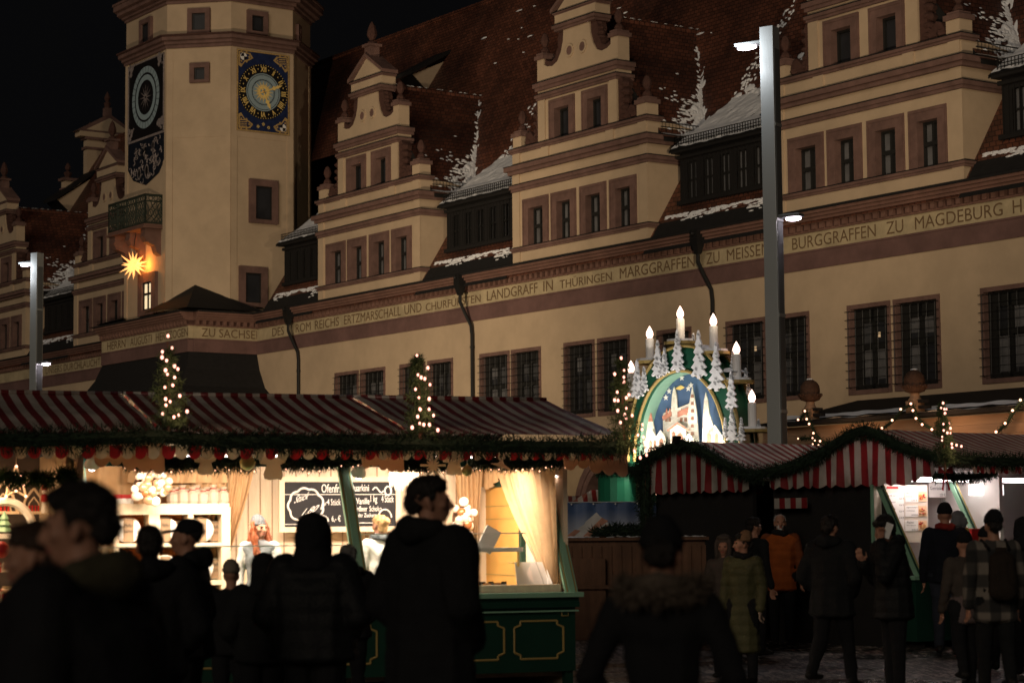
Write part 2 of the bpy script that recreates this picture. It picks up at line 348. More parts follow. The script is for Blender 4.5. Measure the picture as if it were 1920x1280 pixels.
# ================================================================== ground
def cobble_mat():
    m,nt,b=nt_new('wet_cobbles'); N=nt.nodes; L=nt.links
    tc=N.new('ShaderNodeTexCoord'); mp=N.new('ShaderNodeMapping'); mp.inputs['Rotation'].default_value=(0,0,.35); L.new(tc.outputs['Object'],mp.inputs['Vector'])
    br=N.new('ShaderNodeTexBrick'); br.inputs['Scale'].default_value=1; br.inputs['Brick Width'].default_value=.16; br.inputs['Row Height'].default_value=.55; br.inputs['Mortar Size'].default_value=.014; br.inputs['Mortar Smooth'].default_value=.8
    br.inputs['Color1'].default_value=(.02,.016,.014,1); br.inputs['Color2'].default_value=(.010,.008,.008,1); br.inputs['Mortar'].default_value=(.012,.01,.01,1); L.new(mp.outputs[0],br.inputs['Vector'])
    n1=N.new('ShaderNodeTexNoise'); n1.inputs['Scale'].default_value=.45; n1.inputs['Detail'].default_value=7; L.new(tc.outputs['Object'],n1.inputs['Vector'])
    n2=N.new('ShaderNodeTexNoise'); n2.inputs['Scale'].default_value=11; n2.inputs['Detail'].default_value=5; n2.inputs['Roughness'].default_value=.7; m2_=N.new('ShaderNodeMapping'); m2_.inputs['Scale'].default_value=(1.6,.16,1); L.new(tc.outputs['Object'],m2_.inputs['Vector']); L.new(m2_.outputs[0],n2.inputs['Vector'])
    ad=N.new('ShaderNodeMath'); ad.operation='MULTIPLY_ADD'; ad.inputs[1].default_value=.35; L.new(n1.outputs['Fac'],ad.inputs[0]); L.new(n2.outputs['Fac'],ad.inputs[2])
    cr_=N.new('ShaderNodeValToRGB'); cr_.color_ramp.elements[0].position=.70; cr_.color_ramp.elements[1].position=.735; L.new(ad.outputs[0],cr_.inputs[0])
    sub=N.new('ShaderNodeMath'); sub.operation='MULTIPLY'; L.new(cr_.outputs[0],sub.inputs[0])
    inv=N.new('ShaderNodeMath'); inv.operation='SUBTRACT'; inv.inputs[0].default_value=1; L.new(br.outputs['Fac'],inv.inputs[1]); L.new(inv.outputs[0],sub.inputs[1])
    mx=N.new('ShaderNodeMixRGB'); L.new(sub.outputs[0],mx.inputs[0]); L.new(br.outputs['Color'],mx.inputs[1]); mx.inputs[2].default_value=(.5,.43,.39,1); L.new(mx.outputs[0],b.inputs['Base Color'])  # pale noise flecks: snow mixed with painted glints of light
    rg=N.new('ShaderNodeMapRange'); rg.inputs['From Min'].default_value=.35; rg.inputs['From Max'].default_value=.65; rg.inputs['To Min'].default_value=.2; rg.inputs['To Max'].default_value=.42; L.new(n1.outputs['Fac'],rg.inputs['Value']); L.new(rg.outputs[0],b.inputs['Roughness'])
    h=N.new('ShaderNodeMath'); h.operation='MULTIPLY_ADD'; h.inputs[1].default_value=.45; L.new(n2.outputs['Fac'],h.inputs[0]); L.new(inv.outputs[0],h.inputs[2])
    bp=N.new('ShaderNodeBump'); bp.inputs['Strength'].default_value=1; bp.inputs['Distance'].default_value=.09; L.new(h.outputs[0],bp.inputs['Height']); L.new(bp.outputs[0],b.inputs['Normal'])
    return m
g=MB(); g.quad((-160,-30,0),(160,-30,0),(160,260,0),(-160,260,0)); tag(g.build('ground',cobble_mat()),'wet cobbled market square with snow and pale glints painted on the stones','ground',kind='structure')
# ================================================================== town hall
hall=fempty('town_hall',HALL,'long cream Renaissance town hall with red tiled roof, stepped gables and inscription frieze','building')
XL,XR=-75.0,20.0
PAIRS=[(-36.6,-34.7),(-34.6,-32.9),(-32.76,-30.84),(-30.72,-28.79),(-27.71,-25.85),(-25.69,-23.9),(-22.1,-20.15),(-20.05,-18.19),(-16.81,-15.01),(-14.85,-13.04),(-11.58,-9.78),(-8.06,-6.15),(-6.03,-4.16),(-2.51,-.7),(-.59,1.27),(2.81,4.66),(4.8,6.62),(8.2,10.0),(10.15,12.0),(13.3,15.1),(15.2,17.0)]
PAIRS=[p for p in PAIRS if p[0]>-33]
ZB,ZT=5.68,8.36
ARC=[-14.0+5.15*k for k in range(-4,7)]
m=MB()
m.holed(-39.6,XR,4.9,9.62,[(a,b,ZB,ZT) for a,b in PAIRS],0,0)
m.holed(XL,-48.2,4.9,9.62,[],0,0); m.quad((-48.3,0.02,0),(-39.5,.02,0),(-39.5,.02,9.62),(-48.3,.02,9.62))
m.build('wall',[M['cream']],hall)
# ground floor arcade: wall with round-headed openings and moulded jambs
m=MB(); ra=1.75; zs=2.35
xs=[-39.6]
for c in ARC:
    if c-ra-.35<xs[-1] or c+ra+.4>XR: continue
    m.quad((xs[-1],0,0),(c-ra,0,0),(c-ra,0,4.9),(xs[-1],0,4.9)); n=16
    for i in range(n):
        a0,a1=PI-PI*i/n,PI-PI*(i+1)/n
        p0=(c+ra*math.cos(a0),zs+ra*math.sin(a0)); p1=(c+ra*math.cos(a1),zs+ra*math.sin(a1))
        m.quad((p0[0],0,p0[1]),(p1[0],0,p1[1]),(p1[0],0,4.9),(p0[0],0,4.9))
        m.quad((p0[0],0,p0[1]),(p1[0],0,p1[1]),(p1[0],1.2,p1[1]),(p0[0],1.2,p0[1]),1)
        for q,(r0,r1,pr) in enumerate([(1.0,1.12,.05),(1.12,1.26,.10)]):
            c0=[(c+ra*r*math.cos(a),zs+ra*r*math.sin(a)) for a in (a0,a1) for r in (r0,r1)]
            m.add([(c0[0][0],-pr,c0[0][1]),(c0[1][0],-pr,c0[1][1]),(c0[3][0],-pr,c0[3][1]),(c0[2][0],-pr,c0[2][1]),(c0[1][0],.0,c0[1][1]),(c0[3][0],.0,c0[3][1]),(c0[0][0],.0,c0[0][1]),(c0[2][0],.0,c0[2][1])],[(0,1,2,3),(1,4,5,2),(0,3,7,6)],1)
    for s in (-1,1):
        x=c+s*ra; m.box(min(x,x+s*.42),max(x,x+s*.42),-.08,.01,0,zs-.14,1); m.box(min(x-s*.05,x+s*.5),max(x-s*.05,x+s*.5),-.16,.05,zs-.14,zs+.02,1)
        m.quad((x,0,0),(x,1.2,0),(x,1.2,zs),(x,0,zs),1)
    m.box(c-ra-.1,c+ra+.1,1.2,1.25,0,4.6,2)
    for k in (-1,0,1): m.box(c+k*.8-.05,c+k*.8+.05,1.1,1.19,0,4.2,3)
    m.box(c-ra,c+ra,1.1,1.19,2.3,2.42,3); xs.append(c+ra)
m.quad((xs[-1],0,0),(XR,0,0),(XR,0,4.9),(xs[-1],0,4.9)); m.quad((XL,0,0),(-48.2,0,0),(-48.2,0,4.9),(XL,0,4.9))
m.quad((XL,0,0),(XL,18,0),(XL,18,11.3),(XL,0,11.3)); m.quad((XR,0,0),(XR,18,0),(XR,18,11.3),(XR,0,11.3)); m.quad((XL,18,0),(XR,18,0),(XR,18,11.3),(XL,18,11.3))
m.build('arcade_wall',[M['cream_low'],M['stone'],M['pane'],M['winframe']],hall)
# frieze and cornice, in runs that step round the tower base
TB=(-48.4,-39.5,3.3)               # tower base: x0,x1, how far it stands out
def run(mb,x0,x1,y):
    mb.box(x0,x1,y-.06,y+.2,9.62,10.2,0); mb.box(x0,x1,y-.03,y+.2,10.2,10.74,1)
    mb.box(x0,x1,y-.09,y+.2,10.14,10.2,0)
    mb.box(x0,x1,y-.10,y+.2,10.74,10.80,2)
    mb.box(x0,x1,y-.06,y+.2,10.80,10.98,3)
    k=x0+.05
    while k<x1-.15: mb.box(k,k+.16,y-.17,y-.06,10.80,10.98,2); k+=.33
    for i,(p,za,zb) in enumerate([(.2,10.98,11.05),(.28,11.05,11.14),(.36,11.14,11.24),(.44,11.24,11.33)]): mb.box(x0,x1,y-p,y+.2,za,zb,2)
    mb.box(x0,x1,y-.5,y+.25,11.33,11.40,4)
m=MB(); run(m,TB[1],XR,0); run(m,XL,TB[0],0)
m.build('cornice',[M['stone_purple'],M['frieze'],M['stone_red'],M['scroll'],M['slate']],hall)
def words(root,fr,lst,y):
    for t,a,b in lst:
        mb=MB()
        xa=fr.on(a,600,y)[0]; xb=fr.on(b,600,y)[0]
        put_text(mb,t,xa,xb,10.29,10.66,y-.03,0,.012); mb.build('inscription_word',[M['letter']],root)
words(hall,HALL,[('DES',512,534),('ROM',556,584),('REICHS',592,637),('ERTZMARSCHALL',647,753),('UND',760,792),('CHURFÜRSTEN',800,903),('LANDGRAFF',915,1010),('IN',1021,1039),('THÜRINGEN',1052,1150),('MARGGRAFFEN',1165,1306),('ZU',1328,1353),('MEISSEN',1367,1447),('BURGGRAFFEN',1490,1648),('ZU',1668,1700),('MAGDEBURG',1722,1888),('H',1907,1924)],0)
words(hall,HALL,[('UNSERS DURCHLAUCHT.',88,192)],0)
# upper storey windows with basket grilles
rnd=random.Random(3)
for i,(a,b) in enumerate(PAIRS):
    m=MB(); t=.13
    m.box(a,a+t,-.03,.3,ZB,ZT); m.box(b-t,b,-.03,.3,ZB,ZT); m.box(a+t,b-t,-.03,.3,ZT-t,ZT); m.box(a+t,b-t,-.05,.3,ZB,ZB+t)
    cx=(a+b)/2; m.box(a+t,a+.42,.16,.3,ZB+t,ZT-t,1); m.box(b-.42,b-t,.16,.3,ZB+t,ZT-t,1); m.box(cx-.055,cx+.055,.16,.3,ZB+t,ZT-t,1); m.box(a+.42,b-.42,.15,.3,7.02,7.16,1); m.box(a+.42,b-.42,.16,.3,ZT-.55,ZT-t,1); m.box(a+.42,b-.42,.16,.3,ZB+t,ZB+.3,1)
    f=m.build('window',[M['stone'],M['winframe']],hall)
    p=MB(); p.quad((a,.27,ZB),(b,.27,ZB),(b,.27,ZT),(a,.27,ZT),0)
    for x in (a+.43,cx+.07):                              # pale panes: curtains, with reflections painted in as varied tints
        for z,zt in ((5.99,7.0),(7.17,7.8)):
            if rnd.random()<.6: zz=z+rnd.uniform(0,.25); p.box(x,x+(b-a)/2-.51,.262,.268,zz,zt,rnd.choice([1,1,3]))
    if i in (9,11): x=cx+.1; p.box(x,x+.1,.255,.261,7.35,7.5,2)
    if i in (7,9,14): p.box(a+.6,a+.68,.255,.261,6.0,6.5,2)
    p.build('pane',[M['pane'],M['pane_pale'],M['litdim'],M['pane_mid']],f)
    q=MB(); y=-.10
    for k in range(6):
        x=a+.12+(b-a-.24)*k/5; q.tube([(x,.1,ZT-.12),(x,y,ZT-.2),(x,y-.03,ZB+.25),(x,.1,ZB+.1)],.011,4)
    for k in range(10):
        z=ZB+.22+(ZT-ZB-.42)*k/9; q.tube([(a-.02,y,z),(cx,y-.03,z+rnd.uniform(-.02,.02)),(b+.02,y,z)],.011,4)
    q.build('grille',M['iron'],f)
# drain pipes
for px in (545,868,1316):
    x=HALL.on(px,600,-.3)[0]; m=MB()
    m.box(x-.17,x+.17,-.6,-.26,11.0,11.36); m.frustum([(x-.17,-.6),(x+.17,-.6),(x+.17,-.26),(x-.17,-.26)],11.0,[(x-.08,-.5),(x+.08,-.5),(x+.08,-.34),(x-.08,-.34)],10.6)
    m.tube([(x,-.42,10.7),(x,-.42,10.35),(x+.12,-.3,9.95),(x+.3,-.14,9.45),(x+.33,-.12,9.1),(x+.33,-.12,0)],.066,8)
    for z in (8.6,6.6): m.tube([(x+.33,-.12,z),(x+.33,-.12,z+.08)],.088,8)
    m.ball((x,-.64,11.25),.07)
    m.build('drain_pipe',M['iron'],hall,smooth=False)
# ------------------------------------------------------------------ roof
RS=1.573                               # rise of the main roof per metre into the building
def rz(d): return 11.35+RS*d
m=MB()
for a_,b_,d_ in ((XL,-48.6,-.3),(-48.6,-39.0,5.0),(-39.0,XR,-.3)): m.quad((a_,d_,rz(d_)+.1*(d_<0)),(b_,d_,rz(d_)+.1*(d_<0)),(b_,9,25.5),(a_,9,25.5))
m.quad((-39.0,-.3,rz(-.3)),(-39.0,5,rz(5)),(-39.0,5,11),(-39.0,-.3,11),1); m.quad((XL,9,25.5),(XR,9,25.5),(XR,18.3,rz(-.3)),(XL,18.3,rz(-.3)))
m.build('roof',[M['tile'],M['dark']],hall)
m=MB(); k=XL
while k<XR: m.tube([(k,9,25.53),(k+.36,9,25.5)],.13,8); k+=.37
m.build('ridge_tile',M['tile'],hall)
# end gable parapet standing above the roof
m=MB(); xg=XL
def step(y0,y1,z0,z1): m.box(xg-.5,xg,y0,y1,z0,z1,0)
prof=[(1.8,9,15.5),(3.2,9,18.0),(4.6,9,20.2),(6.2,9,23.0),(7.6,9,25.6)]
zb=11.3
for (y0,_,zt) in prof:
    m.box(xg-.5,xg,y0,18-y0,zb,zt,0); m.box(xg-.62,xg+.12,y0-.15,18-y0+.15,zt-.16,zt,1); m.box(xg-.58,xg+.06,y0-.1,18-y0+.1,zt-.75,zt-.6,1)
    m.lathe([(.02,.95),(.1,.85),(.18,.7),(.16,.55),(.06,.45),(.2,.38),(.26,.3),(.16,.1),(.16,0)],(xg-.25,y0+.3,zt),8,2); zb=zt
for y0,y1,z in [(7.4,10.6,26.3)]:
    m.prism([(0,0)],0,0) if 0 else None
m.box(xg-.62,xg+.12,7.1,10.9,25.6,25.9,0); m.add([(xg-.6,6.9,25.9),(xg-.6,11.1,25.9),(xg-.6,9,27.1),(xg+.1,6.9,25.9),(xg+.1,11.1,25.9),(xg+.1,9,27.1)],[(0,1,2),(3,5,4),(0,2,5,3),(1,4,5,2)],1)
m.add([(xg+.11,7.5,26.02),(xg+.11,10.5,26.02),(xg+.11,9,26.85)],[(0,1,2)],0)
m.box(xg-.45,xg-.05,8.8,9.2,27.0,27.5,1); m.lathe([(.02,1.0),(.1,.85),(.2,.6),(.1,.4),(.22,.3),(.16,0)],(xg-.25,9,27.5),8,2)
m.build('end_gable',[M['cream'],M['stone'],M['scroll']],hall)
# ------------------------------------------------------------------ gables
GM=[M['cream'],M['stone'],M['scroll'],M['slate']]
def win_small(mb,x0,x1,z0,z1,ring=.33,dep=.34,halves=True,zmid=None):
    mb.box(x0,x0+ring,-.035,dep,z0,z1,0); mb.box(x1-ring,x1,-.035,dep,z0,z1,0); mb.box(x0+ring,x1-ring,-.035,dep,z1-ring,z1,0)
    mb.box(x0+.05,x1-.05,-.06,-.035,z1-.1,z1-.02,0); mb.box(x0+.04,x0+.1,-.06,-.035,z0,z1-.1,0); mb.box(x1-.1,x1-.04,-.06,-.035,z0,z1-.1,0)
    a,b,c=x0+ring,x1-ring,z1-ring
    mb.quad((a,dep-.02,z0),(b,dep-.02,z0),(b,dep-.02,c),(a,dep-.02,c),2)
    e=.07; y0,y1=dep-.12,dep-.01
    mb.box(a,a+e,y0,y1,z0,c,1); mb.box(b-e,b,y0,y1,z0,c,1); mb.box(a+e,b-e,y0,y1,c-e,c,1); mb.box(a+e,b-e,y0,y1,z0,z0+e,1)
    if halves:
        mm=(a+b)/2; mb.box(mm-.045,mm+.045,y0-.01,y1,z0+e,c-e,1); zm=z0+(c-z0)*.52; mb.box(a+e,b-e,y0-.02,y1,zm-.06,zm+.06,1)
        mb.box(a+e,mm-.045,dep-.03,dep-.022,z0+e,c-e,3)
URN=[(.02,.78),(.09,.72),(.15,.58),(.17,.46),(.1,.3),(.06,.26),(.12,.2),(.17,.12),(.17,0)]
def scroll_poly(x0,x1,z0,z1,s):
    pts=[(0,1),(.18,1.0),(.3,.9),(.28,.78),(.2,.72),(.26,.6),(.24,.45),(.3,.3),(.42,.2),(.5,.26),(.62,.34),(.8,.3),(.9,.18),(.86,.04),(.7,0),(0,0)]
    return [(s*(x0+(x1-x0)*a),z0+(z1-z0)*b) for a,b in pts]
def make_gable(name='gable'):
    g=empty(name,parent=hall)
    m=MB(); H1=[(-3.37,-1.75),(-1.62,-.1),(.1,1.65),(1.81,3.33)]; H2=[(-1.68,-.14),(.28,1.76)]
    m.holed(-3.95,3.95,11.3,15.65,[(a,b,12.05,13.77) for a,b in H1],0,0)
    for s in (-1,1): m.quad((s*3.95,0,11.3),(s*3.95,4.2,11.3),(s*3.95,4.2,15.1),(s*3.95,0,15.65),0)
    for s in (-1,1): m.box(min(s*3.52,s*3.96),max(s*3.52,s*3.96),-.05,.0,11.4,11.87,0); m.box(min(s*3.52,s*3.96),max(s*3.52,s*3.96),-.05,.0,12.05,14.08,0); m.box(min(s*3.52,s*3.96),max(s*3.52,s*3.96),-.05,0,14.36,14.73,0)
    def band(hw,z0,z1,p,d1=2.2,mi=1):
        m.box(-hw-p*.6,hw+p*.6,-p*.6,d1,z0,z0+(z1-z0)*.4,mi); m.box(-hw-p,hw+p,-p,d1,z0+(z1-z0)*.4,z1-.025,mi); m.box(-hw-p-.02,hw+p+.02,-p-.02,d1,z1-.025,z1,3)
    m.box(-4.1,4.1,-.12,1.0,11.36,11.42,3)
    band(3.95,11.87,12.05,.12,.8); band(3.95,14.1,14.36,.12,2.6); band(3.95,14.73,15.05,.26,2.9); band(3.95,15.5,15.69,.14,.6)
    for s in (-1.9,1.9,-3.7,3.7): m.box(s-.22,s+.22,-.06,0,15.06,15.5,0)
    m.holed(-2.3,2.3,15.66,17.25,[(a,b,15.72,17.13) for a,b in H2],.02,0)
    for s in (-1,1): m.quad((s*2.3,.02,15.66),(s*2.3,.6,15.66),(s*2.3,.6,17.25),(s*2.3,.02,17.25),0); m.box(min(s*1.9,s*2.32),max(s*1.9,s*2.32),-.04,.02,15.69,17.22,0)
    band(2.3,17.22,17.44,.12,.7); m.box(-2.36,2.36,.0,.6,17.44,17.56,0); band(2.32,17.56,17.86,.16,.7)
    T=[(-2.38,17.86),(-2.38,18.72),(-1.98,18.72),(-1.98,18.5),(-1.78,18.4),(-1.45,18.36),(-1.15,18.48),(-.93,18.78),(-.8,19.15),(-.76,19.55)]
    m.prism(T+[(-x,z) for x,z in reversed(T)],0,.5,0)
    for s in (-1,1):
        m.box(min(s*1.92,s*2.46),max(s*1.92,s*2.46),-.08,.55,18.72,18.86,1); m.box(min(s*1.98,s*2.38),max(s*1.98,s*2.38),-.04,.5,18.86,18.95,1)
        m.lathe(URN,(s*2.18,.22,18.95),8,2)
        C=[(1.98,18.5),(1.78,18.4),(1.45,18.36),(1.15,18.48),(.93,18.78),(.8,19.15),(.76,19.55)]
        O=[(1.97,18.72),(1.85,18.62),(1.6,18.56),(1.36,18.64),(1.28,18.86),(1.16,19.0),(1.2,19.3),(1.08,19.55)]
        m.prism([(s*x,z) for x,z in C+O[::-1]],.06,.46,2)
        for k in range(5): m.ball((s*(1.25-.04*k),-.0+.25,18.75+.17*k),(.1,.22,.1),6,5,2)
        m.prism(scroll_poly(2.3,3.35,15.7,17.25,s),.06,.46,2)
        for k in range(5): m.ball((s*(2.58),.22,15.9+.28*k),(.13,.28,.13),6,5,2)
        m.ball((s*3.1,.24,15.86),(.2,.3,.16),8,6,2)
        m.box(min(s*3.4,s*3.92),max(s*3.4,s*3.92),-.02,.5,15.69,16.12,0); m.box(min(s*3.34,s*3.98),max(s*3.34,s*3.98),-.08,.56,16.12,16.27,1); m.box(min(s*3.42,s*3.9),max(s*3.42,s*3.9),0,.48,16.27,16.36,1)
        m.lathe(URN,(s*3.66,.24,16.36),8,2)
        m.lathe([(.27,0),(.27,.05),(.2,.06),(.2,.0)],(0,0,0),6,0) if 0 else None
    band(1.1,19.53,19.76,.16,.6); m.box(-1.2,1.2,-.06,.6,19.76,20.12,0); band(1.2,20.12,20.24,.1,.6)
    m.prism([(-1.2,20.24),(1.2,20.24),(0,21.1)],0,.5,0)
    for s in (-1,1):
        m.add([(s*1.38,-.14,20.22),(s*1.38,.6,20.22),(s*1.38,-.14,20.36),(s*1.38,.6,20.36),(0,-.14,21.08),(0,.6,21.08),(0,-.14,21.24),(0,.6,21.24)],[(0,4,6,2),(2,6,7,3),(1,3,7,5),(0,2,3,1),(0,1,5,4)],1)
    m.box(-.22,.22,.0,.44,21.05,21.52,1); m.box(-.3,.3,-.08,.52,21.52,21.62,1); m.lathe([(.02,.95),(.12,.8),(.2,.55),(.22,.4),(.12,.22),(.08,.16),(.2,.1),(.2,0)],(0,.22,21.62),8,2)
    # two blind roundels
    for s in (-.38,.38):
        m.T=Matrix.Translation((s,0,18.72))@Matrix.Rotation(PI/2,4,'X'); m.lathe([(.24,0),(.24,.05),(.17,.05),(.15,-.06)],(0,0,0),14,0); m.T=None
        m.T=Matrix.Translation((s,-.03,18.72))@Matrix.Rotation(PI/2,4,'X'); m.lathe([(.155,0),(.155,.01)],(0,0,0),14,1); m.T=None
    w=m.build('gable_front',GM,g)
    for a,b in H1:
        q=MB(); win_small(q,a,b,12.05,13.77,.36); q.build('window',[M['stone'],M['winframe'],M['pane'],M['pane_pale']],g)
    for a,b in H2:
        q=MB(); win_small(q,a,b,15.72,17.13,.34,.36,False); q.build('window',[M['stone'],M['winframe'],M['pane'],M['pane_pale']],g)
    r=MB(); zr=20.0; de=(zr-11.35)/RS; zl=15.0; dl=(zl-11.35)/RS
    for s in (-1,1): 
        r.quad((0,.45,zr),(0,de+.05,zr),(s*4.25,dl+.05,zl-.05),(s*4.25,.45,zl-.05),0)
        r.add([(s*4.25,.45,zl-.05),(s*4.25,dl,zl-.05),(s*4.25,dl,zl-.2),(s*4.25,.45,zl-.2)],[(0,1,2,3)],1)
    r.add([(-4.2,.46,zl),(4.2,.46,zl),(0,.46,zr-.05)],[(0,1,2)],1)
    k=.5
    while k<de: r.tube([(0,k,zr+.03),(0,min(k+.36,de),zr)],.11,6,0); k+=.37
    r.build('gable_roof',[M['tile'],M['dark']],g)
    s_=MB(); rn=random.Random(5)                       # snow lodged low on the gable roof
    def flake(mb,c,du,dv,a,b,n):
        pts=[]
        for k in range(7):
            t=2*PI*k/7; rr=rn.uniform(.55,1.1); pts.append(c+du*math.cos(t)*a*rr+dv*math.sin(t)*b*rr)
        mb.add([tuple(p+n*.03) for p in pts]+[tuple(c+n*.06)],[(k,(k+1)%7,7) for k in range(7)])
    sl=Vector((4.25,0,zl-zr)).normalized(); nn=Vector((zr-zl,0,4.25)).normalized()
    for k in range(300):
        t=1-abs(rn.gauss(0,.2)); 
        if t<0: continue
        dmax=de+(dl-de)*t; d=.6+(dmax-.6)*(1-abs(rn.gauss(0,.35)))
        if d<.6: continue
        c=Vector((4.25*t,d,zr+(zl-zr)*t)); q_=mnoise.noise(c*1.1)
        if q_<-.05: continue
        flake(s_,c,Vector((0,1,0)),sl,rn.uniform(.04,.17),rn.uniform(.025,.08),nn)
    for k in range(330):
        t=1-rn.random()**1.6*.9; dmax=de+(dl-de)*t; c=Vector((4.25*t,dmax-abs(rn.gauss(0,.06+.2*t*t)),zr+(zl-zr)*t))
        if t>.55 or rn.random()<.12: flake(s_,c,Vector((0,1,0)),sl,rn.uniform(.04,.15),rn.uniform(.05,.13),nn)
    for k in range(14): c=Vector((.1,.6+k*.36+rn.uniform(0,.3),zr+.06)); flake(s_,c,Vector((0,1,0)),Vector((1,0,0)),rn.uniform(.08,.2),.04,Vector((0,0,1)))
    def drift(a,b):                                      # deeper snow banked up in the valley
        t=.5+.5*b; dmax=de+(dl-de)*t; wd=.22+3.4*max(0,t-.62)
        d=dmax-wd*a+.02; c=Vector((4.25*t,d,zr+(zl-zr)*t)); h=.10*(mnoise.noise(Vector((d*1.6,t*7,1)))+.7*mnoise.noise(Vector((d*5,t*20,5)))+.4*mnoise.noise(Vector((d*13,t*45,7)))+.55-1.15*a+.35*(t-.7)-.5*max(0,.62-t)*6)
        return tuple(c+nn*(h if h<.05 else .05+.4*(h-.05)))
    s_.grid(drift,46,60)
    s_.grid(lambda a,b:(4.1+.55*b,.3+2.6*a,15.12-.16*b+.05*mnoise.noise(Vector((a*9,b*3,1)))),18,3)
    for k in range(16): s_.add([(4.05,.55+k*.15,15.2),(4.05,.57+k*.15,15.2),(4.05,.57+k*.15,15.5),(4.05,.55+k*.15,15.5)],[(0,1,2,3)],1)
    s_.box(4.03,4.06,.5,2.95,15.48,15.51,1); s_.box(4.03,4.06,.5,2.95,15.32,15.35,1)
    s_.build('snow_cover',[M['snow'],M['iron']],g)['kind']='stuff'
    return g
CEN=[-30.1,-15.87,-1.6,12.65,-55.2,-69.45]
g0=make_gable(); g0.location=(CEN[0],0,0)
for c in CEN[1:]:
    q=copy_tree(g0,hall); q.location=(c,0,0)
# ------------------------------------------------------------------ long dark dormers between the gables
def make_dormer(L,parent=hall):
    """timber dormer of length L whose left end is at x=0"""
    g=empty('dormer',parent=parent); m=MB(); d0=.7
    x0,x1=.75,L-.1
    n=6; cw=(x1-x0-.3)/n; holes=[(x0+.2+cw*k+.16,x0+.2+cw*(k+1)-.16,12.75,13.95) for k in range(n)]
    m.holed(x0,x1,12.25,14.4,holes,d0,0)
    for s in (x0,x1): m.quad((s,d0,12.3),(s,2.6,14.4),(s,d0,14.4),(s,d0,12.3),0)
    k=x0
    while k<x1: m.box(k,k+.035,d0-.03,d0,12.25,14.4,0); k+=.21
    m.box(x0-.1,x1+.1,d0-.12,d0,12.55,12.68,0); m.box(x0-.1,x1+.1,d0-.1,d0,14.1,14.22,0)
    m.box(x0-.15,x1+.15,.4,.75,14.28,14.4,0); m.build('dormer_front',[M['dark']],g)
    for a,b,c,d in holes:
        q=MB(); q.quad((a,d0+.12,c),(b,d0+.12,c),(b,d0+.12,d),(a,d0+.12,d),0); q.box((a+b)/2-.03,(a+b)/2+.03,d0+.04,d0+.1,c,d,1); q.box(a,b,d0+.04,d0+.1,(c+d)/2-.03,(c+d)/2+.03,1); q.box(a,a+.05,d0+.02,d0+.11,c,d,1); q.box(b-.05,b,d0+.02,d0+.11,c,d,1); q.build('window',[M['pane_pale'],M['winframe']],g)
    r=MB(); rn=random.Random(int(L*10))
    zz=lambda d:14.42+.72*(d-.4)
    r.quad((x0-.2,.35,zz(.35)),(x1+.2,.35,zz(.35)),(x1+.2,3.35,zz(3.35)),(x0-.2,3.35,zz(3.35)),0); r.quad((x0-.2,.35,zz(.35)),(x0-.2,3.35,zz(3.35)),(x0-.2,3.0,15.5),(x0-.2,.35,zz(.35)-.1),0)
    r.build('dormer_roof',[M['slate']],g)
    s=MB(); nu,nv=int(L*6),22
    def P(a,b):
        d=.4+2.9*b; x=x0-.15+(x1-x0+.3)*a; h=.035+.05*mnoise.noise(Vector((x*2.1,d*2.3,L)))+.03*mnoise.noise(Vector((x*7,d*9,2)))
        return (x,d+.05*mnoise.noise(Vector((x*4,b*5,3))),zz(d)+h)
    s.grid(P,nu,nv)
    for k in range(110):                              # bank of snow where the dormer roof meets the tiles
        x=x0+rn.random()*(x1-x0); hh=abs(rn.gauss(0,.35)); d=3.05+hh; c=Vector((x,d,rz(d)+.05)); a=rn.uniform(.08,.3)
        if hh>.2 and rn.random()<.5: continue
        pts=[c+Vector((math.cos(t)*a*rn.uniform(.6,1.2),math.sin(t)*a*.7*.54,math.sin(t)*a*.7*.84)) for t in [2*PI*i/7 for i in range(7)]]
        s.add([tuple(p) for p in pts]+[tuple(c+Vector((0,-.05,.03)))],[(i,(i+1)%7,7) for i in range(7)])
    def Q(a,b):
        x=x0-.5+(x1-x0+.5)*a; d=.02+.42*b; return (x,d,rz(d)+.14+.06*mnoise.noise(Vector((x*3,b*2,9))) - (.12 if mnoise.noise(Vector((x*1.3,0,b*2)))<-.25 else 0))
    for k in range(int(L*40)):                        # thin drift along the foot of the dormer
        x=x0-.5+(x1-x0+.5)*rn.random(); d=.5-abs(rn.gauss(0,.055))*(1.3+mnoise.noise(Vector((x*1.1,L,0)))*2.2); c=Vector((x,d,rz(d)+.09)); a=rn.uniform(.04,.12)
        if d<.1: continue
        pts=[c+Vector((math.cos(t)*a*1.5,math.sin(t)*a*.4*.54,math.sin(t)*a*.4*.84)) for t in [2*PI*i/7 for i in range(7)]]
        s.add([tuple(p) for p in pts]+[tuple(c+Vector((0,-.03,.02)))],[(i,(i+1)%7,7) for i in range(7)])
    s.build('snow_cover',[M['snow']],g)['kind']='stuff'
    sk=MB(); sk.quad((-.02,-.38,rz(-.38)+.16),(L+.05,-.38,rz(-.38)+.16),(L+.05,.72,rz(.72)+.06),(-.02,.72,rz(.72)+.06)); sk.build('slate_skirt',[M['slate']],g)
    q=MB()
    for k in range(int((x1-x0)/.13)): x=x0+k*.13; q.box(x,x+.02,.5,.52,zz(.5)+.02,zz(.5)+.3,0)
    for z in (.08,.18,.29): q.box(x0,x1,.49,.515,zz(.5)+z,zz(.5)+z+.025,0)
    q.build('snow_guard',[M['iron']],g)
    return g
spans=[(-39.0,-34.15),(-26.05,-19.92),(-11.8,-5.65),(2.45,8.6),(-65.4,-59.25),(-51.1,-49.0)]
dA=None
for a,b in spans:
    L=b-a
    if abs(L-6.15)<.15:
        if dA is None: dA=make_dormer(6.15); q=dA
        else: q=copy_tree(dA,hall)
    else: q=make_dormer(L)
    q.location=(a,0,0)
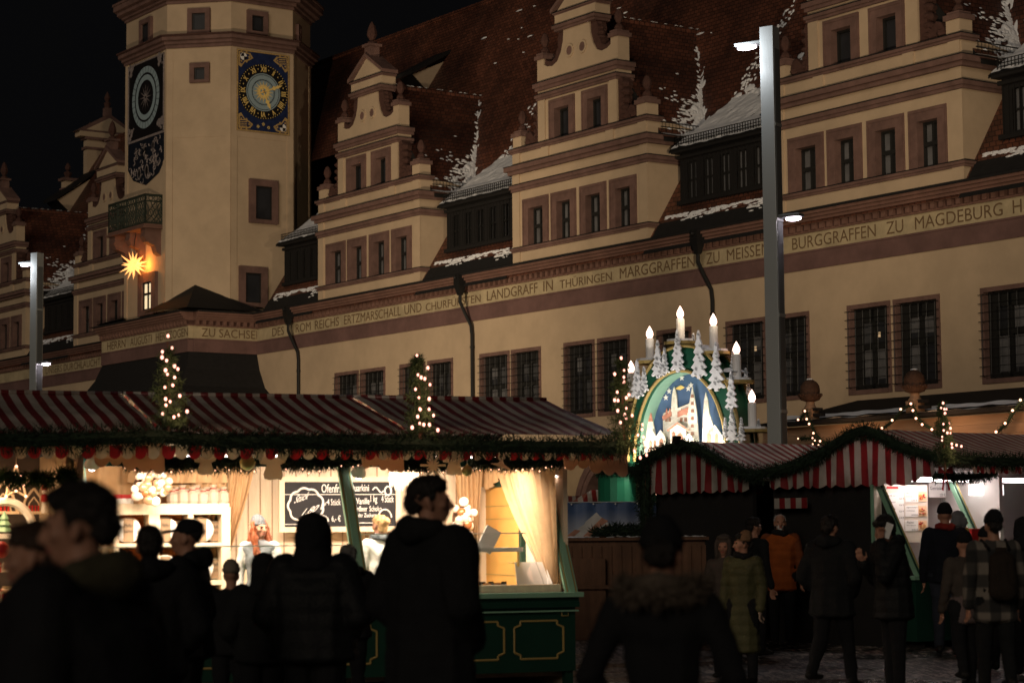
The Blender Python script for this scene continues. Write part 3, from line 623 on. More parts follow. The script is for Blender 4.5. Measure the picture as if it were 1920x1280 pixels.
# shed dormers higher on the roof
def shed(x,db,dt,w=1.1,parent=hall):
    m=MB(); zb=rz(db); zt=rz(dt); df=db-.75; zf=zb-.1
    m.tri((x,db,zb),(x,dt,zt),(x,df,zf+.75),0); m.tri((x-w,db,zb),(x-w,dt,zt),(x-w,df,zf+.75),0); m.quad((x,df,zf+.75),(x-w,df,zf+.75),(x-w,db,zb),(x,db,zb),1)
    m.add([(x+.12,df-.15,zf+.72),(x-w-.12,df-.15,zf+.72),(x-w-.12,dt+.3,zt+.4),(x+.12,dt+.3,zt+.4),(x+.12,df-.15,zf+.9),(x-w-.12,df-.15,zf+.9),(x-w-.12,dt+.3,zt+.58),(x+.12,dt+.3,zt+.58)],[(0,3,2,1),(4,5,6,7),(0,4,7,3),(1,2,6,5),(0,1,5,4)],1)
    m.build('shed_dormer',[M['cream'],M['dark']],parent)
shed(-35.5,6.35,7.25); shed(-73.8,6.0,7.3,1.6)
# loose snow on the big roof
m=MB(); rn=random.Random(11)
def rflake(mb,x,d,a,b):
    c=Vector((x,d,rz(d))); ex=Vector((1,0,0)); ey=Vector((0,.5365,.8439)); nn=Vector((0,-.8439,.5365)); pts=[]
    for k in range(7):
        t=2*PI*k/7; rr=rn.uniform(.5,1.1); pts.append(c+ex*math.cos(t)*a*rr+ey*math.sin(t)*b*rr+nn*.035)
    mb.add([tuple(p) for p in pts]+[tuple(c+nn*.08)],[(k,(k+1)%7,7) for k in range(7)])
for k in range(520):
    x=rn.uniform(-34,9); d=rn.uniform(2.6,8.8)
    near=max(0,1-abs(x+6-1.2*(d-4))/9)
    if rn.random()>.16+.75*near: continue
    if mnoise.noise(Vector((x*.5,d*.6,4)))<-.05: continue
    a=rn.uniform(.03,.12)*(1.6 if rn.random()<.2 else 1); rflake(m,x,d,a*rn.uniform(1.2,2.6),a*.45)
for x0,dB,dT,wd,sd in ((-26.0,2.6,5.4,.8,1),(-11.75,2.6,5.6,1.2,2),(2.5,2.6,5.6,1.1,3),(-20.1,2.9,4.0,.7,4),(-5.9,2.9,4.6,1.0,5)):
    def vd(a,b):                                         # the same bank lying on the main roof side of each valley
        d=dB+(dT-dB)*b; xv=(CEN[0]+round((x0-CEN[0]-4)/14.25)*14.25)+ (4.25*(1-(rz(d)-15.0)/5.0) if x0 not in(-20.1,-5.9) else -4.25*(1-(rz(d)-15.0)/5.0))
        sg=1 if x0 not in(-20.1,-5.9) else -1
        x=xv+sg*wd*(1.15-.7*b)*a; h=.10*(mnoise.noise(Vector((x*2.1,d*1.6,sd)))+.7*mnoise.noise(Vector((x*6,d*5,sd)))+.45-1.15*a-.5*b)
        return (x,d-.84*max(-.05,min(h,.06)),rz(d)+.54*max(-.05,min(h,.06)))
    if x0 not in(-20.1,-5.9): m.grid(vd,26,56)
for x0,d0,n in [(-24.6,4.9,26),(-10.6,4.9,40),(3.5,4.9,30),(-24.9,3.6,45),(-10.9,3.5,60),(3.2,3.5,50),(-19.9,3.4,12),(-5.6,3.6,30),(-63.5,3.4,20)]:
    for k in range(n): rflake(m,x0+rn.gauss(0,.22),d0+rn.gauss(0,.45),rn.uniform(.03,.13),rn.uniform(.03,.11))
sn=m.build('roof_snow',[M['snow']],hall); sn['kind']='stuff'
# ================================================================== clock tower
tower=fempty('clock_tower',HALL,'octagonal cream clock tower with two painted clock faces and a balcony','tower')
V=2.4
OCT=[(-47.95,-V),(-43.63,-V),(-41.5,-.27),(-41.5,2.9),(-43.63,5.03),(-47.95,5.03),(-50.08,2.9),(-50.08,-.27)]
cxo,cyo=-45.79,1.31
def off(poly,e):
    return [(cxo+(x-cxo)*(1+e/4.3),cyo+(y-cyo)*(1+e/3.7)) for x,y in poly]
m=MB()
def shaft(z0,z1): 
    m.frustum(OCT,z0,OCT,z1,0,cap=False)
shaft(11.0,23.7); 
for e,z0,z1,mi in [(.1,23.7,23.86,1),(.2,23.86,24.02,1),(.34,24.02,24.2,1),(.42,24.2,24.27,2)]: m.hprism(off(OCT,e),z0,z1,mi)
OC2=off(OCT,-.0); m.frustum(OC2,24.27,OC2,25.75,0,cap=False)
for e,z0,z1 in [(.08,25.75,25.9),(.2,25.9,26.05),(.4,26.05,26.25),(.55,26.25,26.5),(.6,26.5,26.6)]: m.hprism(off(OCT,e),z0,z1,1)
# shallow lisenes and the plaster panel edges on the faces
def facefr(i):
    a=Vector((*OCT[i],0)); b=Vector((*OCT[(i+1)%8],0)); e=(b-a).normalized(); n=Vector((e.y,-e.x,0)); return a,e,n,(b-a).length
def fbox(mb,i,s0,s1,n0,n1,z0,z1,mi=0):
    a,e,n,L=facefr(i); P=lambda s,t,z:tuple(a+e*s+n*t+Vector((0,0,z)))
    mb.add([P(s0,n0,z0),P(s1,n0,z0),P(s1,n1,z0),P(s0,n1,z0),P(s0,n0,z1),P(s1,n0,z1),P(s1,n1,z1),P(s0,n1,z1)],[(0,3,2,1),(4,5,6,7),(0,1,5,4),(1,2,6,5),(2,3,7,6),(3,0,4,7)],mi)
for i in (0,1,2,3):
    L=facefr(i)[3]
    fbox(m,i,0,.3,-.02,.035,11.2,23.7,0); fbox(m,i,L-.3,L,-.02,.035,11.2,23.7,0)
    if i in(1,2): fbox(m,i,.3,L-.3,-.02,.018,19.6,23.7,0)
m.frustum(off(OCT,.5),26.6,off(OCT,-1.2),29.5,3)
m.frustum(off(OCT,-1.4),29.5,off(OCT,-1.4),32,0)
m.build('tower_shaft',[M['cream'],M['stone'],M['scroll'],M['slate']],tower)
def on_face(i,px,py,t=0.0):
    a,e,n,L=facefr(i); o=HALL.W(a.x+n.x*t,a.y+n.y*t,0); nw=HALL.ex*n.x+HALL.ey*n.y; ew=HALL.ex*e.x+HALL.ey*e.y
    r=ray(px,py); k=o.dot(nw)/r.dot(nw); P=Vector((0,0,EYE))+r*k; return (P-o).dot(ew),P.z
def fwin(i,pa,pb,ring=.22,dep=.3,lit=False,cross=False):
    s0,z1=on_face(i,*pa); s1,z0=on_face(i,*pb)
    z1=(z1+on_face(i,pb[0],pa[1])[1])/2
    a,e,n,L=facefr(i); q=MB(); dep=.02
    def fb(x0,x1,n0,n1,c,d,mi): fbox(q,i,x0,x1,n0,n1,c,d,mi)
    fb(s0,s0+ring,-.02,.16,z0,z1,0); fb(s1-ring,s1,-.02,.16,z0,z1,0); fb(s0+ring,s1-ring,-.02,.16,z1-ring,z1,0); fb(s0+ring,s1-ring,-.02,.16,z0,z0+ring*.6,0)
    fb(s0+ring,s1-ring,-.02,.022,z0+ring*.6,z1-ring,2 if not lit else 3)
    a0,a1,c0,c1=s0+ring,s1-ring,z0+ring*.6,z1-ring
    fb(a0,a0+.06,.022,.07,c0,c1,1); fb(a1-.06,a1,.022,.07,c0,c1,1); fb(a0+.06,a1-.06,.022,.07,c0,c0+.06,1); fb(a0+.06,a1-.06,.022,.07,c1-.06,c1,1)
    if cross: mm=(a0+a1)/2; fb(mm-.04,mm+.04,.022,.075,c0+.06,c1-.06,1); zm=(c0+c1)/2+.1; fb(a0+.06,a1-.06,.022,.08,zm-.05,zm+.05,1)
    q.build('window',[M['stone'],M['winframe'],M['pane'],M['litpane']],tower)
fwin(1,(357,119),(394,155)); fwin(1,(353,17),(395,62)); fwin(2,(462,22),(500,68)); fwin(0,(266,36),(287,84))
fwin(2,(466,338),(519,422),.3); fwin(2,(447,500),(499,577),.3)
s0,z1=on_face(0,262,520); s1,z0=on_face(0,296,590)
fwin(0,(264,512),(296,588),.42,lit=True,cross=True); fwin(3,(554,48),(560,88),.16)
# --- clock with numerals on the right-hand face
def face_T(i,s,z,t):
    a,e,n,L=facefr(i); o=a+e*s+n*t+Vector((0,0,z))
    return Matrix(((e.x,0,n.x,o.x),(e.y,0,n.y,o.y),(0,1,0,o.z),(0,0,0,1)))   # local x along the face, y up, z out
c0s,c0z=on_face(2,443,92); c1s,c1z=on_face(2,541,256); c1z2=on_face(2,443,243)[1]
cw=c1s-c0s; zt=c0z; zb=(c1z+c1z2)/2; ch=zt-zb
ck=empty('clock_face',parent=tower); ck.matrix_local=face_T(2,(c0s+c1s)/2,(zt+zb)/2,.05)
def ring(mb,r0,r1,z,mi,n=48):
    mb.add([(r*math.cos(2*PI*k/n),r*math.sin(2*PI*k/n),z) for r in (r0,r1) for k in range(n)],[(k,(k+1)%n,n+(k+1)%n,n+k) for k in range(n)],mi)
def disc(mb,c,r,z,mi,n=24): mb.add([(c[0]+r*math.cos(2*PI*k/n),c[1]+r*math.sin(2*PI*k/n),z) for k in range(n)],[tuple(range(n))],mi)
m=MB(); w2,h2=cw/2,ch/2; cy=.12*h2*0+.02
m.box(-w2,w2,-h2,h2,-.08,0,0)
for a,b,c,d in [(-w2,-w2+.06,-h2,h2),(w2-.06,w2,-h2,h2),(-w2+.06,w2-.06,h2-.06,h2),(-w2+.06,w2-.06,-h2,-h2+.06)]: m.box(a,b,c,d,0,.03,4)
R=w2*.98
disc(m,(0,cy),R*.96,.012,1,64); ring(m,R*.42,R*.66,.02,2); disc(m,(0,cy),0.001,.02,2)
m2=[]
for v in (0,): 
    ring(m,R*.60,R*.62,.024,1); ring(m,R*.43,R*.45,.024,1); ring(m,R*.0+.001,R*.41,.018,5)
for k in range(60):
    a=2*PI*k/60; r=R*.93; m.add([(r*math.sin(a)+dx,cy+r*math.cos(a)+dy,.03) for dx,dy in ((-.022,0),(0,-.03),(.022,0),(0,.03))],[(0,1,2,3)],3)
for k in range(12):
    a=2*PI*(k+.5)/12; r=R*.8; m.add([(r*math.sin(a)+dx,cy+r*math.cos(a)+dy,.03) for dx,dy in ((-.025,0),(0,-.045),(.025,0),(0,.045))],[(0,1,2,3)],3)
for k in range(32):
    a=2*PI*k/32; r=R*(.40 if k%2==0 else .29); b=R*.12; e=.09 if k%2==0 else .07
    m.add([(b*math.sin(a-e*1.6),cy+b*math.cos(a-e*1.6),.03),(b*math.sin(a+e*1.6),cy+b*math.cos(a+e*1.6),.03),(R*.22*math.sin(a+e),cy+R*.22*math.cos(a+e),.035),(r*math.sin(a),cy+r*math.cos(a),.03),(R*.22*math.sin(a-e),cy+R*.22*math.cos(a-e),.035)],[(0,1,2,3,4)],3)
for sx in (-1,1):
    for sy in (-1,1):
        x,y=sx*w2*.74,sy*h2*.83; z=.02
        pts=[(sx*w2*.93,sy*h2*.95),(sx*w2*.5,sy*h2*.93),(sx*w2*.38,sy*h2*.82),(sx*w2*.55,sy*h2*.74),(sx*w2*.7,sy*h2*.7),(sx*w2*.84,sy*h2*.56),(sx*w2*.94,sy*h2*.6)]
        m.add([(p[0],p[1],z) for p in pts],[tuple(range(7))],4)
        pts2=[(x+(p[0]-x)*.75,y+(p[1]-y)*.7,z+.006) for p in pts]; m.add(pts2,[tuple(range(7))],0)
        if sx*sy<0: disc(m,(x+sx*.02,y),.17,z+.012,6,18); m.add([(x,y-.17,z+.018),(x+.12,y-.12,z+.018),(x+.17,y,z+.018),(x,y,z+.018)],[(0,1,2,3)],1); m.add([(x,y+.17,z+.018),(x-.12,y+.12,z+.018),(x-.17,y,z+.018),(x,y,z+.018)],[(0,1,2,3)],1)
        else:
            for k in range(4): m.add([(x-.2,y-.17+k*.1,z+.014),(x+.16,y-.13+k*.1,z+.014),(x+.16,y-.08+k*.1,z+.014),(x-.2,y-.12+k*.1,z+.014)],[(0,1,2,3)],4)
        for k in range(6):
            a=2*PI*k/6; disc(m,(x+.3*math.cos(a)*.9,y+.26*math.sin(a)),.05,z+.01,4,8)
for k,(x,y) in enumerate([(-.2,-.86),(0,-.79),(.2,-.86)]):
    for j in range(8):
        a=2*PI*j/8; m.add([(x*w2+.03*math.cos(a-.6),y*h2+.03*math.sin(a-.6),.03),(x*w2+.10*math.cos(a),y*h2+.10*math.sin(a),.03),(x*w2+.03*math.cos(a+.6),y*h2+.03*math.sin(a+.6),.03)],[(0,1,2)],3)
m.build('dial',[M['clockblue'],M['clockblack'],M['clockgrey'],M['goldp'],M['ornament'],M['clockgrey'],M['white']],ck)
for k,t in enumerate(['XII','I','II','III','IIII','V','VI','VII','VIII','IX','X','XI']):
    vs,fs=text_mesh(t); ax=min(v[0] for v in vs);bx=max(v[0] for v in vs);az=min(v[1] for v in vs);bz=max(v[1] for v in vs)
    wd={'I':.07,'II':.13,'III':.2,'IIII':.27,'V':.15,'VI':.21,'VII':.27,'VIII':.33,'IX':.22,'X':.16,'XI':.22,'XII':.28}[t]
    a=2*PI*k/12; r=R*.79; hh=.24; flip=-1 if 3<k<9 else 1
    T=Matrix.Translation((r*math.sin(a),cy+r*math.cos(a),.034))@Matrix.Rotation(-a,4,'Z')
    m=MB()
    for dx in (-.008,.008): m.add([tuple(T@Vector((((v[0]-ax)/(bx-ax)-.5)*wd+dx,((v[1]-az)/(bz-az)-.5)*hh,0))) for v in vs],fs,0)
    m.build('numeral',[M['goldp']],ck)
def hand(ang,r,wd):
    q=MB(); q.T=Matrix.Translation((0,cy,.05))@Matrix.Rotation(-ang,4,'Z')
    q.add([(-wd*.4,-.25,0),(wd*.4,-.25,0),(wd*.35,r*.45,0),(wd*1.2,r*.55,0),(wd*.5,r*.66,0),(wd*.9,r*.74,0),(0,r,0),(-wd*.9,r*.74,0),(-wd*.5,r*.66,0),(-wd*1.2,r*.55,0),(-wd*.35,r*.45,0)],[tuple(range(11))]); q.T=None
    q.ball((0,cy,.06),.06); q.build('clock_hand',[M['goldp']],ck)
hand(math.radians(68),R*.80,.085); hand(math.radians(155),R*.66,.10)
# --- lunar clock with shield on the front face
s0,za=on_face(0,243,128); s1,zb_=on_face(0,310,98); zt=(za+zb_)/2; zm=(on_face(0,243,268)[1]+on_face(0,310,248)[1])/2; zlow=on_face(0,278,346)[1]; zc=(on_face(0,243,318)[1]+on_face(0,311,300)[1])/2
ck2=empty('clock_face',parent=tower); ck2.matrix_local=face_T(0,(s0+s1)/2,zm,.05); w2=(s1-s0)/2; t_=zt-zm; b_=zlow-zm; c_=zc-zm
m=MB()
def disk_poly(pts,z0,z1,mi): 
    n=len(pts); m.add([(x,y,z0) for x,y in pts]+[(x,y,z1) for x,y in pts],[tuple(range(n,2*n))]+[(i,(i+1)%n,n+(i+1)%n,n+i) for i in range(n)],mi)
disk_poly([(-w2,.0),(w2,0),(w2,t_),(-w2,t_)],-.06,0.0,1); disk_poly([(-w2,c_),(-w2*.7,c_-.55),(0,b_),(w2*.7,c_-.55),(w2,c_),(w2,-.02),(-w2,-.02)],-.06,0.0,7)
for a,b,c,d in [(-w2,-w2+.06,0,t_),(w2-.06,w2,0,t_),(-w2,w2,t_-.06,t_),(-w2,w2,-.05,.05)]: m.box(a,b,c,d,0,.03,4)
yc=t_*.52; R=w2*.76
for r0,r1,mi in [(R*1.05,R*1.2,1),(R*.80,R*1.0,2),(R*.56,R*.73,2)]:
    n=48; m.add([(r*math.cos(2*PI*k/n),yc+1.0*r*math.sin(2*PI*k/n),.02) for r in (r0,r1) for k in range(n)],[(k,(k+1)%n,n+(k+1)%n,n+k) for k in range(n)],mi)
for k in range(28):
    a=2*PI*k/28; m.add([(r*math.cos(a+e),yc+r*math.sin(a+e),.026) for r,e in ((R*.80,-.01),(R*.99,-.01),(R*.99,.01),(R*.80,.01))],[(0,1,2,3)],1)
for k in range(12):
    a=2*PI*k/12; m.add([(R*.05*math.cos(a-.5),yc+R*.05*math.sin(a-.5),.026),(R*.45*math.cos(a),yc+R*.45*math.sin(a),.026),(R*.05*math.cos(a+.5),yc+R*.05*math.sin(a+.5),.026)],[(0,1,2)],4)
for x,y in [(-.78,.93),(.78,.93),(-.8,.1),(.8,.1)]:
    for k in range(7):
        rn=random.Random(k*3+int(x*10)); disc(m,(x*w2+rn.uniform(-.28,.28),y*t_+rn.uniform(-.25,.25)),rn.uniform(.06,.16),.02+.002*k,[4,6,4][k%3],10)
rn=random.Random(8)
for k in range(80):                                    # painted arms, helmets and mantling
    x=rn.uniform(-.85,.85)*w2; y=rn.uniform(.08,.93)*b_
    if abs(x)>w2*(.95 if y>c_ else .95-.8*(c_-y)/(c_-b_)): continue
    a0=rn.random()*6; pts=[]; r=rn.uniform(.08,.22)
    for j in range(9): a=a0+j*.45; pts.append((x+r*(1-j*.07)*math.cos(a),y+r*(1-j*.07)*math.sin(a),.03))
    m.tube(pts,[.03-.003*j for j in range(9)],4,rn.choice([6,4,6,4]))
for x,y,rr,mi in [(-.32*w2,.72*b_,.3,4),(.1*w2,.72*b_,.34,4),(-.05*w2,.3*b_,.3,1),(-.5*w2,.25*b_,.2,6),(.45*w2,.22*b_,.22,6)]:
    n=18; m.add([(x+rr*.62*math.cos(2*PI*k/n),y+rr*math.sin(2*PI*k/n),.035) for k in range(n)],[tuple(range(n))],mi); m.add([(x+rr*.42*math.cos(2*PI*k/n),y+rr*.75*math.sin(2*PI*k/n),.04) for k in range(n)],[tuple(range(n))],1)
m.build('dial',[M['clockblue'],M['clockblack'],M['clockgrey'],M['goldp'],M['ornament_grey'],M['clockgrey'],M['ornament_grey'],M['shield']],ck2)
# --- balcony
bl=empty('balcony',parent=tower)
m=MB(); zf=on_face(0,280,428)[1]-.0; zr=zf+1.3; b0,b1=-47.9,-44.0; o=.9
m.box(b0,b1,-V-o,-V+.1,zf-.12,zf,0); m.box(b0-.08,b1+.08,-V-o-.08,-V,zf-.2,zf-.12,0)
for x in (b0+.35,(b0+b1)/2,b1-.35):
    m.add([(x+a,y,z) for a in (-.22,.22) for y,z in ((-V,zf-.2),(-V-o+.1,zf-.2),(-V-o+.12,zf-.42),(-V-.85,zf-.55),(-V-.7,zf-.8),(-V-.3,zf-.95),(-V-.2,zf-1.25),(-V,zf-1.4))],[tuple(range(8)),tuple(range(15,7,-1))]+[(i,(i+1)%8,8+(i+1)%8,8+i) for i in range(8)],0)
m.build('balcony_floor',[M['stone_red']],bl)
m=MB()
def rail_side(P,Q):
    P=Vector(P);Q=Vector(Q);D_=Q-P; L=D_.length; D_.normalize()
    for z in (zf+.05,zr-.28,zr): m.tube([P+Vector((0,0,z)),Q+Vector((0,0,z))],.035 if z<zr else .06,5)
    n=max(1,int(L/.9))
    for k in range(n+1): p=P+D_*(L*k/n); m.tube([p+Vector((0,0,zf)),p+Vector((0,0,zr+.05))],.04,5)
    k=.0
    while k<L:
        for s in (1,-1):
            a=k if s>0 else min(L,k+.5); b=min(L,k+.5) if s>0 else k
            m.tube([P+D_*a+Vector((0,0,zf+.05)),P+D_*((a+b)/2+.05)+Vector((0,0,zf+.35)),P+D_*((a+b)/2-.05)+Vector((0,0,zf+.6)),P+D_*b+Vector((0,0,zr-.28))],.022,4)
        c=P+D_*min(L,k+.25); m.tube([c+D_*(.12*math.cos(t))+Vector((0,0,zf+.5+.16*math.sin(t))) for t in [2*PI*i/9 for i in range(10)]],.02,4); m.tube([c+D_*(.1*math.cos(t))+Vector((0,0,zr-.14+.1*math.sin(t))) for t in [2*PI*i/9 for i in range(10)]],.02,4)
        k+=.25
rail_side((b0,-V-o+.06,0),(b1,-V-o+.06,0)); rail_side((b1,-V-o+.06,0),(b1,-V,0)); rail_side((b0,-V-o+.06,0),(b0,-V,0))
m.build('railing',[M['copper']],bl)
# --- projecting base with the inscription, its roofs and the dark canopy below
m=MB(); x0,x1,V0=TB
m.box(x0,x1,-V0,0.1,8.9,9.62,5)
run(m,x0,x1,-V0)
def run_side(mb,x,y0,y1):
    mb.T=Matrix(((0,-1,0,x),(1,0,0,0),(0,0,1,0),(0,0,0,1))); run(mb,y0,y1,0.0); mb.T=None
run_side(m,x1,-V0+.2,.0)
m.T=Matrix(((0,1,0,x0),(-1,0,0,0),(0,0,1,0),(0,0,0,1))); run(m,-.0,V0-.2,0.0); m.T=None
B=[(x0-.5,-V0-.5),(x1+.5,-V0-.5),(x1+.5,1.5),(x0-.5,1.5)]
Tt=[(x0+.55,-V+.0),(x1-2.1,-V),(x1-2.1,1.5),(x0+.55,1.5)]
zt=11.62
m.add([(x0-.5,-V0-.5,11.4),(x1+.5,-V0-.5,11.4),(x1+.5,1.5,11.4),(x0-.5,1.5,11.4),(-50,-V+.1,zt),(-41.4,-V+.1,zt),(-41.4,1.5,zt),(-50,1.5,zt)],[(0,1,5,4),(1,2,6,5),(2,3,7,6),(3,0,4,7),(4,5,6,7)],4)
ap=(-42.7,-1.4,12.95)
m.add([(-44.6,-V0+.3,11.75),(-41.0+.9,-V0+.2,11.6),(-40.3,.9,11.6),ap],[(0,1,3),(1,2,3)],4)
ap2=(-49.2,-1.3,12.2); m.add([(-47.2,-V0+.4,11.7),(-49.9,-V0+.3,11.65),(-49.9,.6,11.7),ap2],[(0,1,3),(1,2,3)],4)
# canopy flaring out under the frieze
pr=[(0,9.62),(.25,8.9),(.75,8.1),(1.3,7.75)]
for (o0,z0),(o1,z1) in zip(pr,pr[1:]):
    m.add([(x0-o0,-V0-o0,z0),(x1+o0,-V0-o0,z0),(x1+o0,0,z0),(x0-o0,0,z0),(x0-o1,-V0-o1,z1),(x1+o1,-V0-o1,z1),(x1+o1,0,z1),(x0-o1,0,z1)],[(0,1,5,4),(1,2,6,5),(3,0,4,7)],4)
m.box(x0-1.3,x1+1.3,-V0-1.3,0,7.55,7.75,5)
for x in (x0,x1-.6): m.box(x,x+.6,-V0,-V0+.6,0,7.55,5)
m.box(x0+.3,x1-.3,-.6,.1,0,7.55,5)
m.build('tower_base',[M['stone_purple'],M['frieze'],M['stone_red'],M['scroll'],M['slate'],M['dark']],tower)
m=MB()
words(tower,HALL,[('HERRN',203,237),('AUGUSTI',246,286),('HERTZOGEN',294,354)],-V0)
ya=HALL.onx(377,630,x1)[0]; yb=HALL.onx(492,630,x1)[0]
put_text(m,'ZU SACHSEN',0,1,10.29,10.66,0,0,0,fn=lambda p:(x1+.045,ya+(yb-ya)*p[0],p[2]))
m.build('inscription_word',[M['letter']],tower)
# --- paper star under the balcony
su,sz=HALL.on(250,497,-V-.62); P=HALL.W(su,-V-.62,sz)
st=empty('christmas_star',P,0,'glowing orange paper star with many points hanging under the tower balcony','star')
m=MB(); rn=random.Random(2); ga=PI*(3-math.sqrt(5))
for k in range(24):
    z=1-2*(k+.5)/24; r=math.sqrt(1-z*z); d=Vector((r*math.cos(k*ga),r*math.sin(k*ga),z)); a=d.orthogonal().normalized(); b=d.cross(a); q=.085; ln=.74 if k%3 else .6
    m.add([tuple(d*.15+(a*math.cos(t)+b*math.sin(t))*q) for t in (0,PI/2,PI,1.5*PI)]+[tuple(d*ln)],[(0,1,4),(1,2,4),(2,3,4),(3,0,4)])
m.ball((0,0,0),.2); m.build('star_body',[M['star']],st)
m=MB(); m.tube([(0,0,.3),(.05,.03,1.1),(.12,.1,1.75)],.012,4); m.build('cable',[M['iron']],st)
light('star_light','POINT',P+HALL.ex*.3+HALL.ey*.28,(1,.36,.06),60,size=.25)
# ================================================================== left stalls
def S(px,py,w): return STL.on(px,py,w)
EV=-.55; ZE=2.66; YR=1.65; ZRG=3.16
xs_seam=[S(300,800,EV)[0],S(768,805,EV)[0],S(1163,822,EV)[0]]
def roof_panel(mb,x0,x1,seed):
    def P(a,b):
        x=x0+(x1-x0)*a; y=EV+(YR-EV)*b; z=ZE+(ZRG-ZE)*b
        z+=-.035*math.sin(PI*a)*math.sin(PI*b)+.018*mnoise.noise(Vector((x*2.2,y*1.3,seed)))+.03*math.exp(-((a-.04)/.05)**2)
        return (x,y,z)
    mb.grid(P,40,14,0)
    mb.add([(x0,YR,ZRG),(x1,YR,ZRG),(x1,YR+2.2,ZE),(x0,YR+2.2,ZE)],[(0,1,2,3)],0)
    mb.tube([(x0,YR,ZRG+.01),(x1,YR,ZRG+.01)],.03,6,0)
def scallops(mb,x0,x1,y,zt,drop,wd,mi=0,wav=.02):
    n=max(1,round((x1-x0)/wd)); wd=(x1-x0)/n
    for k in range(n):
        a=x0+k*wd; pts=[(a,zt),(a+wd,zt)]+[(a+wd/2+wd/2*math.cos(t),zt-drop*.45-drop*.55*math.sin(t)) for t in [PI*i/8 for i in range(9)]]
        mb.add([(p[0],y+wav*math.sin(p[0]*9)+.03*(zt-p[1]),p[1]) for p in pts],[tuple(range(len(pts)))],mi)
stA=fempty('market_stall',STL,'left market stall selling wooden crafts under a red and white striped roof','market stall','market stalls in the long left row')
stB=fempty('market_stall',STL,'long green gingerbread stall with bright glass front under a striped roof','market stall','market stalls in the long left row')
XA0,XA1,XB1=-9.2,xs_seam[0],xs_seam[2]
m=MB(); roof_panel(m,XA0,XA1,1); m.build('roof',[M['roofstripe']],stA,smooth=True)
m=MB(); roof_panel(m,XA1+.02,xs_seam[1],2); m.build('roof',[M['roofstripe']],stB,smooth=True)
m=MB(); roof_panel(m,xs_seam[1]+.02,XB1,3); m.build('roof',[M['roofstripe']],stB,smooth=True)
for st,a,b in ((stA,XA0,XA1),(stB,XA1+.02,XB1)):
    m=MB(); scallops(m,a,b,EV-.01,2.52,.135,.13); m.build('valance',[M['valance']],st,recalc=False)
# --- structure of the long stall
XL_,XR_=S(166,1100,.05)[0],0.0; XM=S(681,1100,.05)[0]
def counter(st,x0,x1,ztop,panels):
    m=MB(); m.box(x0,x1,.06,.75,.16,ztop-.12,0); m.box(x0-.05,x1+.06,-.05,.8,ztop-.05,ztop,1); m.box(x0-.02,x1+.03,.0,.76,ztop-.16,ztop-.10,0); m.box(x0-.02,x1+.03,.02,.76,ztop-.10,ztop-.05,0); m.box(x0,x1+.02,-.0,.06,ztop-.205,ztop-.19,1)
    for x in (x0+.05,x1-.06,(x0+x1)/2): m.box(x-.045,x+.045,.1,.2,0,.16,0)
    for a,b in panels:
        c=.07; z0,z1=.3,ztop-.3
        P=[(a+c,z0),(b-c,z0),(b-c,z0+c*.6),(b,z0+c),(b,z1-c),(b-c,z1-c*.6),(b-c,z1),(a+c,z1),(a+c,z1-c*.6),(a,z1-c),(a,z0+c),(a+c,z0+c*.6)]
        for i in range(12):
            p,q=P[i],P[(i+1)%12]; m.tube([(p[0],.055,p[1]),(q[0],.055,q[1])],.012,5,2)
    m.build('counter',[M['green'],M['green_pale'],M['goldline']],st)
pn=[(S(964,1190,.06)[0],S(1056,1190,.06)[0]),(S(850,1190,.06)[0],S(945,1190,.06)[0])]
wdp=pn[0][1]-pn[0][0]; k=pn[1][0]-.14
while k-wdp>XL_: pn.append((k-wdp,k)); k-=wdp+.14
counter(stB,XL_-.05,XR_+.03,1.0,pn)
m=MB(); b_=S(1058,1149,.06); m.box(b_[0]-.035,b_[0]+.04,.045,.06,b_[1]-.025,b_[1]+.03,0); m.tube([(b_[0]-.035,.04,b_[1]-.025),(b_[0]+.04,.04,b_[1]-.025),(b_[0]+.04,.04,b_[1]+.03),(b_[0]-.035,.04,b_[1]+.03),(b_[0]-.035,.04,b_[1]-.025)],.006,4,1); m.build('label_plate',[M['green'],M['goldline']],stB)
YT,ZTp=.78,2.36
for x in (XL_,XM,XR_-.02):
    m=MB(); dy,dz=YT-.02,ZTp-1.0
    def pp(x_,t,n): return (x_,.02+dy*t-n*.87,1.0+dz*t-n*.49)
    def bar(xa,xb,na,nb,mi): m.add([pp(xa,0,na),pp(xb,0,na),pp(xb,0,nb),pp(xa,0,nb),pp(xa,1,na),pp(xb,1,na),pp(xb,1,nb),pp(xa,1,nb)],[(0,3,2,1),(4,5,6,7),(0,1,5,4),(1,2,6,5),(2,3,7,6),(3,0,4,7)],mi)
    bar(x-.07,x+.07,-.08,0,0); bar(x-.035,x+.035,0,.03,0); bar(x-.055,x-.045,0,.012,1); bar(x+.045,x+.055,0,.012,1)
    m.build('corner_post',[M['green_pale'],M['goldline']],stB)
m=MB(); m.box(XL_,XR_,YT-.06,YT+.06,ZTp,ZTp+.1,0); m.box(XL_,XR_,EV+.05,YT+2,ZTp+.28,ZTp+.30,1) if 0 else None
m.build('head_beam',[M['green']],stB)
YB=2.75
m=MB(); m.box(XL_-.1,XR_+.1,YB,YB+.06,0,2.75,0); m.box(XL_-.12,XL_-.06,.06,YB,0,2.5,0); m.box(XR_+.0,XR_+.05,.3,YB,0,2.5,0)
k=XL_
while k<XR_: m.box(k,k+.012,YB-.006,YB,0,2.75,1); k+=.14
m.box(XL_,XR_,.3,YB,.1,.16,0); m.build('back_wall',[M['woodlight'],M['woodfascia']],stB)
